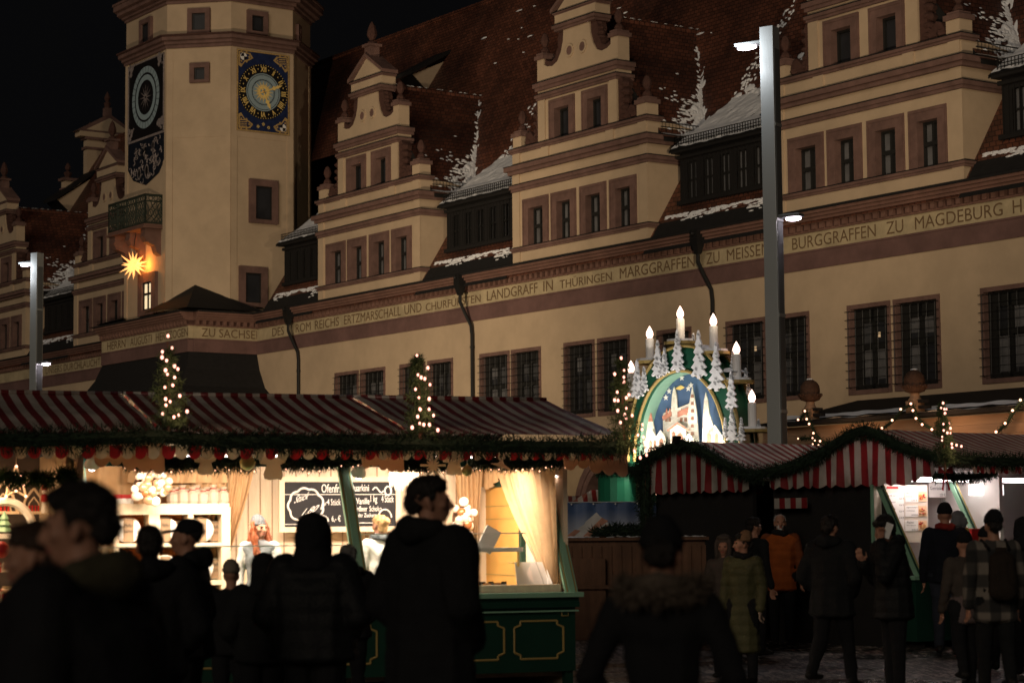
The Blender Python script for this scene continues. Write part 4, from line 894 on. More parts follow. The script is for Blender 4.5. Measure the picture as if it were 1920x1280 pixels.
m=MB(); m.quad((XL_,.12,1.03),(XM-.08,.12,1.03),(XM-.08,.36,1.52),(XL_,.36,1.52)); m.quad((XM+.08,.12,1.03),(S(985,1000,.4)[0],.12,1.03),(S(985,1000,.4)[0],.42,1.63),(XM+.08,.42,1.63)); m.build('glass_screen',[M['glass']],stB)
m=MB(); a=XM+.08; b=S(985,1000,.42)[0]; m.tube([(a,.42,1.635),(b,.42,1.635),(b+.12,.12,1.03)],.006,5); m.tube([(XL_,.36,1.525),(XM-.1,.36,1.525)],.006,5); m.build('glass_edge',[M['white']],stB)
a=S(790,1030,.55)[0]; b=S(975,1030,.55); m=MB(); m.box(a,b[0],.45,.7,b[1]-.02,b[1]+.025,0); m.box(b[0]-.03,b[0]-.01,.55,.57,1.08,b[1]-.02,1); m.box(a+.03,a+.05,.55,.57,1.08,b[1]-.02,1); m.build('serving_shelf',[M['white'],M['goldp']],stB)
a=S(876,1100,.1)[0]; b=S(1052,1100,.1)[0]; m=MB(); m.box(a,b,.1,.16,1.0,1.085,0); m.box(b-.04,b,.16,.66,1.0,1.085,0); m.box(a,b,.16,.66,1.0,1.015,0); m.build('wooden_tray',[M['woodlight']],stB,bevel=.008)
# door in the back wall
d0=(STL.onx(905,915,-.03)[0]*-1,STL.onx(905,915,-.03)[1]); d1=(STL.onx(976,915,-.03)[0]*-1,0)
m=MB(); m.T=Matrix(((0,1,0,-YB+.012),(-1,0,0,0),(0,0,1,0),(0,0,0,1))); m.box(d0[0],d1[0],YB-.05,YB-.01,.16,d0[1],0); m.box(d0[0]-.08,d0[0],YB-.07,YB-.008,.16,d0[1]+.1,1); m.box(d0[0],d1[0]+.08,YB-.07,YB-.008,d0[1],d0[1]+.1,1); m.box(d1[0],d1[0]+.08,YB-.07,YB-.008,.16,d0[1],1)
for z in (1.95,1.8,1.15): m.box(d0[0]+.04,d1[0]-.04,YB-.055,YB-.05,z,z+.012,2)
m.tube([(d1[0]-.07,YB-.05,1.3),(d1[0]-.07,YB-.12,1.3),(d1[0]-.2,YB-.12,1.3)],.012,5,2); m.T=None; m.build('door',[M['door'],M['green'],M['goldline']],stB)
# curtains: pleated sheets
def curtain(mb,x0,x1,y,z0,z1,tie=None,n=44,seed=0):
    rn=random.Random(seed); ph=[rn.random()*6 for _ in range(4)]
    def P(a,b):
        x=x0+(x1-x0)*a; z=z1+(z0-z1)*b
        if tie: x=x+(tie-x)*(.82*b**1.4)
        f=math.sin(a*38+ph[0])*.03+math.sin(a*71+ph[1])*.015+math.sin(a*17+ph[2])*.02
        return (x+.01*math.sin(b*5+a*9),y+f*(.6+.4*b),z)
    mb.grid(P,n,8)
for pa,pb,yt,yb,tie,w in [((150,0),(362,0),868,944,None,2.6),((355,0),(430,0),868,1078,398,2.5),((240,0),(425,0),866,905,None,2.45),((430,0),(478,0),866,1060,408,2.42),((852,0),(905,0),880,1090,880,2.55)]:
    a,z1=S(pa[0],yt,w); b,z0=S(pb[0],yb,w); m=MB(); curtain(m,a,b,w,z0,z1,S(tie,1000,w)[0] if tie else None,seed=pa[0]); m.build('curtain',[M['curtain']],stB,smooth=True,recalc=False)
def end_curtain(px0,px1,yt,yb,pxt,ybt,n=60,seed=0):       # curtain on the end wall, gathered towards pxt
    ya,z1=STL.onx(px0,yt,-.06); yb_,_=STL.onx(px1,yt,-.06); yc,z0=STL.onx(pxt,ybt,-.06); m=MB()
    def P(a,b):
        y=ya+(yb_-ya)*a; y=y+(yc-y)*(.9*b**1.3) if pxt else y
        f=.03*math.sin(a*52+seed)+.018*math.sin(a*97+seed*2)+.012*math.sin(a*23)
        return (-.07-abs(f)*1.3-.02*b,y,z1+(z0-z1)*b)
    m.grid(P,n,10); m.build('curtain',[M['curtain']],stB,smooth=True,recalc=False)
end_curtain(940,1046,872,0,1056,1098,seed=1); end_curtain(886,908,880,0,884,1092,seed=3)
ya,z1=STL.onx(904,868,-.06); yb_,z0=STL.onx(990,912,-.06); m=MB(); m.grid(lambda a,b:(-.09-.02*math.sin(a*60),ya+(yb_-ya)*a,z1+(z0-z1)*b*(.8+.2*math.sin(a*9))),60,5); m.build('curtain',[M['curtain']],stB,smooth=True,recalc=False)
# lamps: small clamp lights; the right two are added where lit cloth shone
for px,py,w in ((172,872,.62),(672,888,.7),(1045,884,.5)):
    x,z=S(px,py,w); m=MB(); m.T=Matrix.Translation((x,w,z))@Matrix.Rotation(.7,4,'X'); m.lathe([(.03,.12),(.05,.1),(.085,0),(.08,0)],(0,0,0),10,0); m.T=None; m.ball((x,w-.02,z-.005),.055,8,6,1); m.tube([(x,w,z+.1),(x+.03,w+.1,ZTp+.1)],.012,5,0); m.build('clamp_lamp',[M['white'],M['tubeglow']],stB)
lz=2.42
for x0,x1 in ((XL_+.2,XM-.2),(XM+.2,XR_-.2)):
    P=STL.W((x0+x1)/2,1.15,lz); l=light('stall_light','AREA',P,(1,.80,.60),STP,size=(x1-x0)*.8,size_y=.35); l.rotation_euler=(math.radians(18),0,STL.ang)
    m=MB(); n=3
    for k in range(n): x=x0+(x1-x0)*(k+.5)/n; m.tube([(x-.3,1.15,lz+.06),(x+.3,1.15,lz+.06)],.02,6,0)
    m.build('ceiling_lamp',[M['tubeglow']],stB)
# --- chalk menu board
x0,z1=S(533,903,2.55); x1,z0=S(742,986,2.55)
bd=fempty('menu_board',STL,'black chalkboard menu in a pale wooden frame at the back of the gingerbread stall','menu board')
m=MB(); y=2.55; t=.06; m.box(x0,x1,y,y+.03,z0,z1,0); m.box(x0-t,x0,y-.02,y+.04,z0-t,z1+t,1); m.box(x1,x1+t,y-.02,y+.04,z0-t,z1+t,1); m.box(x0,x1,y-.02,y+.04,z1,z1+t,1); m.box(x0,x1,y-.02,y+.04,z0-t,z0,1); m.build('board',[M['chalk'],M['woodlight']],bd)
m=MB(); W_=x1-x0; H_=z1-z0
def tx(s,a,b,c,d,sk=0): put_text(m,s,x0+W_*a,x0+W_*b,z0+H_*c,z0+H_*d,y,0,.008,skew=sk)
tx('Ofenfr.',.33,.50,.76,.95); tx('Quarkini',.585,.755,.76,.95); tx('Stück',.08,.2,.52,.70,.05); tx('1,80 €',.14,.34,.22,.42,.08); tx('4 Stück',.38,.5,.48,.62); tx('6,- €',.42,.5,.1,.25)
tx('Vanille',.64,.76,.5,.64); tx('1 kg',.77,.83,.5,.7); tx('4 Stück',.87,.98,.54,.7); tx('Erdbeer',.63,.74,.34,.46); tx('Schoko',.76,.87,.34,.46); tx('oder Zuckerguss',.64,.86,.18,.30)
def line(pts,r=.008): m.tube([(x0+W_*a,y-.008,z0+H_*b) for a,b in pts],r,4)
line([(0,.72),(.52,.72)],.004); line([(.58,.72),(1,.72)],.004); line([(0,.06),(.12,.06)],.004); line([(.62,.08),(.82,.08)],.004)
cl=[]
for k in range(81):
    t_=2*PI*k/80; r=1+.10*abs(math.sin(t_*4.5)); cl.append((.19+.145*r*math.cos(t_),.47+.36*r*math.sin(t_)))
line(cl,.012); line([(.79+.0+.05*t_,.82+.06*math.sin(t_*3)) for t_ in [i/10*2 for i in range(11)]],.008); line([(.93+.03*math.cos(t_),.8+.1*math.sin(t_)) for t_ in [i*.6 for i in range(12)]],.009); line([(.9+.06*math.cos(t_),.2+.18*math.sin(t_)) for t_ in [i*.35 for i in range(10)]],.008); line([(.34+.05*math.cos(t_)*r,.12+.14*math.sin(t_)*r) for t_,r in [(i*.5,1-i*.03) for i in range(26)]],.01)
m.build('chalk_writing',[M['white']],bd)
# --- shelf unit with packets and jars
sh=fempty('shelf_unit',STL,'pale wooden shelf unit with square compartments behind the counter','shelf')
w=2.25; xa,zt=S(219,944,w); xb=S(430,944,w)[0]; m=MB(); zb=.3
m.box(xa,xb,w,w+.36,zt-.04,zt,0); m.box(xa,xb,w+.34,w+.36,zb,zt-.04,1); 
cols=[219,(285+294)/2,358,424]; cx=[S(c,960,w)[0] for c in cols]; rows=[zt-.04,zt-.04-.42,zt-.04-.84,zt-.04-1.2]
for x,t in zip(cx,(.03,.06,.03,.05)): m.box(x-t,x+t,w+.002,w+.34,zb,zt-.04,0)
for z in rows[1:]: m.box(xa+.02,xb-.02,w+.006,w+.34,z-.025,z+.025,0)
m.box(xa+.03,xb,w-.004,w+.001,zt-.12,zt-.04,0)
m.build('frame',[M['woodlight'],mat('shelf_back_shading',(.5,.15,.035),.7)],sh)  # orange-brown shading of the recess put into the back board's colour
def packet(x,z,yy,r,lab):
    p=empty('gingerbread_packet',STL.W(x,yy,z),STL.ang,lab,'packet','white packets of gingerbread in the shelf'); q=MB()
    q.T=Matrix.Translation((0,0,r))@Matrix.Rotation(PI/2,4,'X'); q.lathe([(.02,-.05),(r*.8,-.05),(r,-.03),(r,.03),(r*.8,.05),(.02,.05)],(0,0,0),18,0); q.T=None
    q.build('packet_body',[M['paper']],p,smooth=False); q=MB(); q.box(-.055,.055,-.062,-.051,.02,2*r-.02,0); put_text(q,'Pfeffer',-.045,.045,r+.03,r+.07,-.062,1,.003); put_text(q,'kuchen',-.045,.045,r-.03,r+.01,-.062,1,.003); q.build('paper_band',[MATS.setdefault('pb',MATS.get('pb') or mat('packet_band',(.3,.2,.12),.7)),M['winframe']],p)
    return p
spots=[]
for r_ in range(3):
    for c in range(3): spots.append((r_,c))
names=['top left','top middle','top right','middle left','middle','middle right','bottom left','bottom middle','bottom right']
for i,(r_,c) in enumerate(spots):
    x=(cx[c]+cx[c+1])/2; z=rows[r_+1]+.026; packet(x-.06,z,w+.15,.145,f'white gingerbread packet in the {names[i]} compartment of the shelf, nearer its left side')
    if c!=0: packet(x+.13,z,w+.24,.125,f'white gingerbread packet leaning behind in the {names[i]} compartment of the shelf')
def jar(x,y,z,h,lab):
    p=empty('cookie_bag',STL.W(x,y,z),STL.ang,lab,'bag','clear bags of biscuits on top of the shelf unit'); q=MB(); rn=random.Random(int(x*100))
    q.lathe([(.055,0),(.065,.03),(.062,h*.6),(.03,h*.78),(.022,h*.82),(.045,h)],(0,0,0),9); q.build('bag',[trans_mat('cellophane_bag',(.72,.62,.5),.5,.25) if 'cellophane_bag' not in MATS else MATS['cellophane_bag']],p)
    q=MB(); q.lathe([(.03,h*.77),(.032,h*.8),(.03,h*.83)],(0,0,0),8); q.build('ribbon',[M['red']],p)
MATS['cellophane_bag']=trans_mat('cellophane_bag',(.72,.62,.5),.5,.25)
for k in range(11):
    px=322+k*9.6; x,_=S(px,930,w+.15); jar(x,w+.12+.05*(k%2),zt,.17+.02*((k*7)%3),['leftmost','second','third','fourth','fifth','middle','fifth from right','fourth from right','third from right','second from right','rightmost'][k]+' of the clear biscuit bags along the top of the shelf unit')
for k,px in enumerate((222,232,240)):
    x,_=S(px,930,w+.1); b=fempty('gift_tin',STL,['red and white tin left of the bauble wreath, nearest the shelf edge','red and white tin left of the bauble wreath, middle of three','red and white tin closest to the bauble wreath'][k],'tin','small tins on the shelf top'); q=MB(); q.lathe([(.05,0),(.06,.005),(.06,.06)],(x,w+.1,zt),10,0); q.lathe([(.062,.06),(.062,.1),(.05,.105)],(x,w+.1,zt),10,1); q.build('tin_body',[M['paper'],M['red']],b)
# --- wreaths of baubles
BAU=[mat('pearl_bauble',(.58,.43,.34),.18,.03,2,spec=.6),mat('copper_bauble',(.42,.17,.07),.2,.05,2,metal=.5),mat('champagne_bauble',(.5,.32,.19),.15,.04,2,metal=.4),mat('white_bauble',(.85,.8,.75),.3)]
def wreath(px,py,wd,r0,r1,n,lab,seed,sy=1.0,w_=2.1):
    x,z=S(px,py,w_); p=empty('bauble_wreath',STL.W(x,w_,z),STL.ang,lab,'wreath'); rn=random.Random(seed)
    q=MB(); q.tube([(r0*.95*math.cos(t),0.03,r0*.95*sy*math.sin(t)) for t in [2*PI*i/20 for i in range(21)]],.05,6); q.build('ring',[M['woodbar']],p)
    base=[]
    for mm in BAU:
        q=MB(); q.ball((0,0,0),1,12,8); o=q.build('bauble',[mm],p,smooth=True); base.append(o)
    used=set()
    for k in range(n):
        a=rn.random()*2*PI; r=r0+(r1-r0)*rn.uniform(-.9,1); s=rn.uniform(.03,.062); i=rn.choice([0,0,1,2,3,3])
        o=base[i] if i not in used else base[i].copy()
        if i in used: COL.objects.link(o); o.parent=p
        used.add(i); o.location=(r*math.cos(a),-.06-rn.random()*.09,r*sy*math.sin(a)); o.scale=(s,)*3
    for i,b in enumerate(base):
        if i not in used: bpy.data.objects.remove(b)
wreath(281,908,.5,.13,.22,60,'large round wreath of pearl and copper baubles hanging above the shelf unit',1)
wreath(866,972,.3,.06,.13,42,'upright bauble wreath partly hidden behind the tall dark man',4,1.75,2.2)
wreath(1052,905,.3,.05,.09,14,'small bauble cluster at the right end of the stall',9,1.3,.9) if 0 else None
# --- felt and paper decorations hung from the eave
def flat(name,lab,cat,pts,px,py,w_,sc,mt,th=.012,group=None,rz=0):
    x,z=S(px,py,w_); p=empty(name,STL.W(x,w_,z),STL.ang+rz,lab,cat,group); q=MB(); q.prism([(a*sc,b*sc) for a,b in pts],-th/2,th/2); q.build(name+'_felt',[mt],p); q=MB(); t=max(b for a,b in pts)*sc; q.tube([(0,0,t-.02),(0,0,t+.12)],.004,4); q.build('thread',[M['white']],p); return p
cloud=[(-1.0,.55),(-.95,.05)]+[(-.95+.42*k+.21-.21*math.cos(t),-.0-.25*math.sin(t)-.05*k*(-1 if k<2 else 1)) for k in range(5) for t in (0.5,1.0,1.57,2.1,2.6)]+[(1.1,.1),(1.15,.55)]
angel=[(0,.5),(.08,.45),(.1,.35),(.06,.28),(.2,.3),(.42,.42),(.5,.3),(.42,.1),(.25,.02),(.35,-.35),(.28,-.5),(.1,-.46),(-.1,-.5),(-.3,-.45),(-.33,-.3),(-.22,.02),(-.45,.05),(-.5,.28),(-.38,.4),(-.18,.3),(-.06,.28),(-.1,.37),(-.07,.46)]
flat('felt_cloud','broad peach felt cloud hanging under the left eave above the cap wearer','decoration',cloud,238,860,-.2,.34,M['cutpaper'],group='felt cut-outs under the eave')
flat('felt_cloud','cream felt cloud hanging just right of the green centre post','decoration',cloud,715,868,-.15,.22,M['cutpaper'],group='felt cut-outs under the eave')
flat('felt_cloud','pale felt cloud hanging at the right end of the stall eave','decoration',cloud,1112,866,-.2,.36,M['cutpaper'],group='felt cut-outs under the eave')
flat('felt_angel','small felt angel hanging between the bauble wreath and the gold bell','decoration',angel,385,868,-.1,.24,M['icicle'],group='felt cut-outs under the eave')
flat('felt_angel','larger felt angel hanging left of the chalkboard','decoration',angel,512,872,-.1,.3,M['icicle'],group='felt cut-outs under the eave')
flat('felt_angel','pale felt angel hanging above the tall dark man','decoration',angel,851,868,-.1,.26,M['icicle'],group='felt cut-outs under the eave')
flat('felt_dove','thin white felt bird hanging near the right end of the inner garland','decoration',[(-.5,.1),(-.1,.12),(.1,.3),(.2,.05),(.6,-.25),(.2,-.12),(-.1,-.05)],938,872,-.05,.22,M['icicle'],group='felt cut-outs under the eave')
rn=random.Random(6); ic=[(-1,.5)]
for k in range(13): x=-1+2*k/12; ic+=[(x,-.05+.1*rn.random()),(x+.08,-.3-.55*rn.random())] if k<12 else [(1,0)]
ic.append((1,.5)); flat('felt_icicles','white felt icicle strip hanging over the right edge of the chalkboard','decoration',ic,757,900,1.4,.17,M['icicle'])
sf=[]
for k in range(12):
    a=2*PI*k/12; sf+=[((1 if k%2==0 else .55)*math.cos(a-.09),(1 if k%2==0 else .55)*math.sin(a-.09)),((1 if k%2==0 else .55)*math.cos(a+.09),(1 if k%2==0 else .55)*math.sin(a+.09)),(.3*math.cos(a+.26),.3*math.sin(a+.26))]
flat('paper_snowflake','lacy white paper snowflake hanging above the head of the tall dark man','decoration',sf,812,872,-.15,.14,M['icicle'])
for k,(px,py,r,lab) in enumerate([(464,866,.085,'gold glass bell hanging between the two felt angels'),(876,882,.06,'amber glass bauble hanging to the right of the paper snowflake'),(358,843,.06,'small gold bauble tucked into the garland above the shelf unit')]):
    x,z=S(px,py,-.1); p=empty('gold_bauble',STL.W(x,-.1,z),STL.ang,lab,'bauble','gold baubles under the eave'); q=MB(); q.lathe([(.005,.1/.085*r),(.3*r,.9*r),(.75*r,.55*r),(r,0),(.8*r,-.6*r),(.3*r,-.95*r),(.01,-r)],(0,0,0),12); q.build('glass_ball',[M['goldp']],p,smooth=True); q=MB(); q.tube([(0,0,r),(0,0,r+.15)],.004,4); q.build('thread',[M['white']],p)
# --- goods on the counter
def pyr(fr,x,y,z,s,lab,grp='wooden pyramids in the craft stall'):
    p=empty('wooden_pyramid',fr.W(x,y,z),fr.ang,lab,'ornament',grp); q=MB()
    q.hprism([(s*.5*math.cos(a),s*.5*math.sin(a)) for a in [PI/3*i for i in range(6)]],0,.03*s*3,0)
    for k in range(3): a=2*PI*k/3+.4; q.tube([(s*.42*math.cos(a),s*.42*math.sin(a),.08*s),(s*.1*math.cos(a),s*.1*math.sin(a),1.0*s)],.03*s,5,0)
    q.hprism([(s*.3*math.cos(a),s*.3*math.sin(a)) for a in [PI/3*i for i in range(6)]],.42*s,.46*s,0)
    for k in range(5): a=2*PI*k/5; q.lathe([(.05*s,0),(.03*s,.1*s),(.035*s,.16*s),(.01,.2*s)],(s*.26*math.cos(a),s*.26*math.sin(a),.1*s),6,1)
    q.build('tiers',[M['woodlight'],M['red']],p); q=MB()
    for k in range(8): a=2*PI*k/8; q.add([(0,0,1.06*s),(s*.5*math.cos(a),s*.5*math.sin(a),1.03*s),(s*.5*math.cos(a+.45),s*.5*math.sin(a+.45),1.09*s)],[(0,1,2)])
    q.build('rotor',[M['woodlight']],p)
tp=fempty('display_card',STL,'white folded price card standing on the serving shelf','card'); q=MB(); x,z=S(916,1012,.56)
q.T=Matrix.Translation((x,.56,z))@Matrix.Rotation(.5,4,'Y'); q.box(-.09,.09,-.006,.006,-.13,.14,0); q.T=None; q.build('card',[M['paper']],tp)
tp=fempty('glass_case',STL,'small open white display case at the right end of the counter','display case'); q=MB(); x0,z0=S(968,1094,.35); x1=S(1026,1094,.35)[0]
q.add([(x0,.3,1.03),(x1,.3,1.03),(x1+.06,.6,1.32),(x0+.08,.6,1.32),(x0,.32,1.02),(x1,.32,1.02),(x1+.06,.62,1.31),(x0+.08,.62,1.31)],[(0,1,2,3),(7,6,5,4),(0,4,5,1),(1,5,6,2),(2,6,7,3),(3,7,4,0)],0); q.box(x1-.02,x1,.1,.6,1.02,1.035,0); q.tri((x1,.12,1.03),(x1,.6,1.03),(x1+.06,.6,1.32),0); q.build('case',[M['white']],tp)
for k,px in enumerate((905,921,945)):
    x,z=S(px,1090,.25); p=fempty('price_sign',STL,['small dark price sign left of three in the wooden tray','small dark price sign in the middle of the wooden tray','small dark price sign right of three in the wooden tray'][k],'sign','price signs in the wooden tray'); q=MB(); q.box(x-.03,x+.03,.25,.26,1.02,1.12,0); put_text(q,'1,50' if k else '2,-',x-.022,x+.022,1.06,1.1,.25,1,.003); q.build('sign',[M['winframe'],M['white']],p)
rn=random.Random(12); gk=None
for k in range(15):
    px=868+k*5.2; x,z=S(px,1090,.3); y=.22+.3*rn.random()
    lab='round iced biscuit lying in the wooden tray on the counter'
    if gk is None:
        gk=tag(MB().lathe([(.005,0),(.045,0),(.05,.012),(.04,.025),(.005,.03)],(0,0,0),10).build('biscuit',[mat('biscuit',(.5,.25,.1),.8,.4,30)]),lab,'biscuit','biscuits in the wooden tray'); o=gk
    else: o=gk.copy(); COL.objects.link(o)
    o.location=STL.W(x,y,1.017+.03*(k%3)); o.rotation_euler=(.1*rn.random(),.1*rn.random(),0)
for k,(cn,cm,cl_) in enumerate((('red','red','white'),('gold','goldp','red'),('white','white','goldp'))):
    p=empty('biscuit_box',STL.W(XM+.14+.14*k,.45,1.0),STL.ang+.2*k,'small '+cn+' biscuit box standing on the counter just right of the centre post','box','biscuit boxes on the counter'); hgt=(.09,.13,.07)[k]
    q=MB(); q.box(-.06,.06,-.045,.045,0,hgt,0); q.build('carton',[M[cm]],p,bevel=.004); q=MB(); q.box(-.063,.063,-.048,.048,hgt,hgt+.02,0); q.build('lid',[M[cl_]],p)
# --- the craft stall on the left
counter(stA,-8.9,XL_-.12,.86,[(-8.4,-7.6),(-7.45,-6.65),(-6.5,-5.7)])
m=MB(); m.box(-9,XL_-.15,2.2,2.26,0,2.6,0); m.box(XL_-.2,XL_-.14,.3,2.2,0,2.5,1); m.build('back_wall',[mat('grey_backdrop',(.09,.075,.07),.8,.2,3),M['woodlight']],stA)
m=MB()
for z,y0 in ((1.28,1.0),(1.62,1.3),(1.02,.6)): m.box(-9,-6.15,y0,2.2,z-.03,z,0); m.box(-9,-6.15,y0-.02,y0,z-.06,z+.0,1)
m.build('shelf',[M['woodlight'],M['white']],stA)
x,z=S(30,905,1.0); p=empty('star_lamp',STL.W(x,1.0,z),STL.ang,'glowing openwork wooden star hanging in the craft stall','lamp'); q=MB(); R_=.17; pts=[]
for k in range(10): a=PI/2+2*PI*k/10; r=R_ if k%2==0 else R_*.48; pts.append((r*math.cos(a),r*math.sin(a)))
for k in range(10): a,b=pts[k],pts[(k+1)%10]; q.tube([(a[0],0,a[1]),(b[0],0,b[1])],.012,5,0); q.ball((a[0],-.02,a[1]),.014,6,5,1)
q.prism([(a*.55,b*.55) for a,b in pts],.02,.03,0); q.tube([(0,0,R_),(0,0,.4)],.004,4,0); q.build('star_frame',[M['woodlight'],M['bulbwarm']],p)
def aframe(px,py,w_,s,lab):
    x,z=S(px,py,w_); p=empty('wooden_nativity',STL.W(x,w_,z),STL.ang,lab,'ornament','wooden nativity arches'); q=MB()
    for s_ in (-1,1): q.tube([(s_*s*.5,0,0),(s_*s*.34,0,s*.55),(0,0,s*1.0)],.035*s*1.6,5,0); q.tube([(s_*s*.28,-.02,0),(s_*s*.2,-.02,s*.35),(0,-.02,s*.62)],.03*s,5,0)
    q.box(-s*.55,s*.55,-.06,.06,-.03,0,0); 
    for k in range(4): q.lathe([(.05*s,0),(.03*s,.12*s),(.04*s,.2*s),(.01,.25*s)],(-s*.2+k*s*.13,-.03,0),6,1)
    q.build('arch',[M['woodlight'],M['red']],p)
aframe(63,958,1.35,.24,'pointed wooden nativity arch on the upper craft shelf')
aframe(5,958,1.4,.3,'large wooden arch at the picture edge on the upper craft shelf')
x,z=S(8,1000,1.05); p=empty('snow_arch',STL.W(x,1.05,z),STL.ang,'white snowy arch over a small green tree on the craft shelf','ornament'); q=MB()
q.tube([(.3*math.cos(t),0,.33*math.sin(t)) for t in [PI*i/16 for i in range(17)]],.045,7,0); q.box(-.36,.36,-.1,.1,-.05,-.0,0); q.build('arch',[M['white']],p); q=MB(); q.lathe([(.09,0),(.04,.07),(.07,.07),(.03,.13),(.05,.13),(.0,.22)],(0,.0,.02),8,0); q.build('tree',[M['green_pale']],p)
x,z=S(83,940,1.2); p=empty('nutcracker',STL.W(x,1.2,z),STL.ang,'small red and white wooden nutcracker beside the nativity arch','ornament'); q=MB(); q.lathe([(.03,0),(.035,.02),(.025,.1),(.03,.11)],(0,0,-.12),8,1); q.lathe([(.035,0),(.03,.07),(.015,.08)],(0,0,0),8,0); q.ball((0,0,.105),.026,8,6,2); q.lathe([(.03,.12),(.028,.17),(.0,.175)],(0,0,0),8,0); q.build('figure',[M['red'],M['white'],M['paper']],p)
fg=None; rn=random.Random(4); FC=[M['red'],M['woodlight'],M['white'],M['green_pale']]
fgs=[]
for mm in FC[:3]:
    q=MB(); q.lathe([(.028,0),(.024,.03),(.012,.06)],(0,0,0),7,0); q.ball((0,0,.07),.016,7,5,1); q.lathe([(.017,.078),(.0,.11)],(0,0,0),7,0); o=q.build('wooden_figure',[mm,M['woodlight']]); fgs.append(o); tag(o,['red painted wooden figure on the crowded craft shelf','plain wooden figure on the crowded craft shelf','white painted wooden figure on the crowded craft shelf'][len(fgs)-1],'figurine','little wooden figures on the craft shelves')
first=[True]*3
for k in range(26):
    px=-30+(k%13)*6.0+rn.uniform(-1,1); i=rn.randrange(3); w_,z=((1.06,1.28) if k<13 else (.7,1.02)); x=S(px,1000,w_)[0]
    o=fgs[i] if first[i] else fgs[i].copy()
    if not first[i]: COL.objects.link(o)
    first[i]=False; o.location=STL.W(x,w_+.12*rn.random(),z); o.rotation_euler=(0,0,rn.random()*3)
for k,(px,w_,z,s) in enumerate([(14,.45,.87,.2),(28,.3,.87,.26),(40,.35,.87,.16),(2,.35,.87,.24)]): pyr(STL,S(px,1100,w_)[0],w_,z,s,['small wooden pyramid second from the picture edge on the craft counter','tallest wooden pyramid on the craft counter','smallest wooden pyramid, nearest the woman in profile','wooden pyramid at the left picture edge on the craft counter'][k])
x,z=S(2,1030,.3); p=tag(MB().ball((0,0,0),.085,12,8).build('red_ball',[M['red']],smooth=True),'shiny red ball ornament at the left picture edge','bauble'); p.location=STL.W(x,.3,z)
P=STL.W(-7.0,.75,2.35); l=light('craft_light','AREA',P,(1,.62,.32),STP*.45,size=2.2,size_y=.3); l.rotation_euler=(math.radians(12),0,STL.ang)
# lit greenery over the craft stall opening
q=MB()
for px0,px1,py,sd in ((0,48,892,1),(55,100,893,2),(108,142,888,3)):
    a=S(px0,py,.1); b=S(px1,py+6,.1); needles(q,[(a[0],.1,a[1]),((a[0]+b[0])/2,.1,(a[1]+b[1])/2-.02),(b[0],.1,b[1])],.09,700,.07,.006,0,sd)
p=fempty('pine_branch',STL,'bright green pine branches lit up over the craft stall opening','greenery'); q.build('needles',[M['pine_lit']],p,recalc=False)
# ------------------------------------------------------------------ garlands on the eave
def garland(name,fr,path,rad,n,lab,grp,seed,bul=None,mi='pine',ln=.075):
    p=fempty(name,fr,lab,'garland',grp); q=MB(); needles(q,path,rad,n,ln,.0065,0,seed); q.build('needles',[M[mi]],p,recalc=False)
    if bul:
        b0=None
        for c in bul:
            if b0 is None: b0=MB().ball((0,0,0),1,7,5).build('bulb',[M['bulbwarm']],p,smooth=True); o=b0
            else: o=b0.copy(); COL.objects.link(o); o.parent=p
            o.location=c[:3]; o.scale=(c[3],)*3
    return p
def edge_path(pts,w_): return [(S(x,y,w_)[0],w_,S(x,y,w_)[1]) for x,y in pts]
garland('eave_garland',STL,edge_path([(-60,822),(60,826),(180,822),(300,818),(420,828),(540,830),(660,832),(780,833),(900,836),(1020,838),(1110,838),(1165,838)],EV-.03),.155,9500,'thick dark pine garland running along the whole eave of the left stalls','pine garlands on the stalls',1)
def bline(pts,w_,n,sd,dz=-.09):
    rn=random.Random(sd); L=edge_path(pts,w_); out=[]
    for k in range(n):
        t=k/(n-1)*(len(L)-1); i=min(int(t),len(L)-2); f=t-i; out.append((L[i][0]+(L[i+1][0]-L[i][0])*f,w_+rn.uniform(-.06,.06),L[i][2]+(L[i+1][2]-L[i][2])*f+dz+rn.uniform(-.02,.02),rn.uniform(.005,.008)))
    return out
for i,(pts,lab) in enumerate([([(236,862),(300,872),(380,868),(478,866)],'lower pine garland with tiny lights above the shelf unit'),([(520,862),(580,867),(660,858),(700,850)],'lower pine garland with tiny lights above the chalkboard'),([(742,865),(790,868),(850,866)],'short lower pine garland behind the paper snowflake'),([(884,866),(950,868),(1010,864),(1062,858)],'lower pine garland with tiny lights at the right end of the stall')]):
    garland('lit_garland',STL,edge_path(pts,.25),.105,2600,lab,'lower lit garlands in the long left row',10+i,bline(pts,.2,13,i))
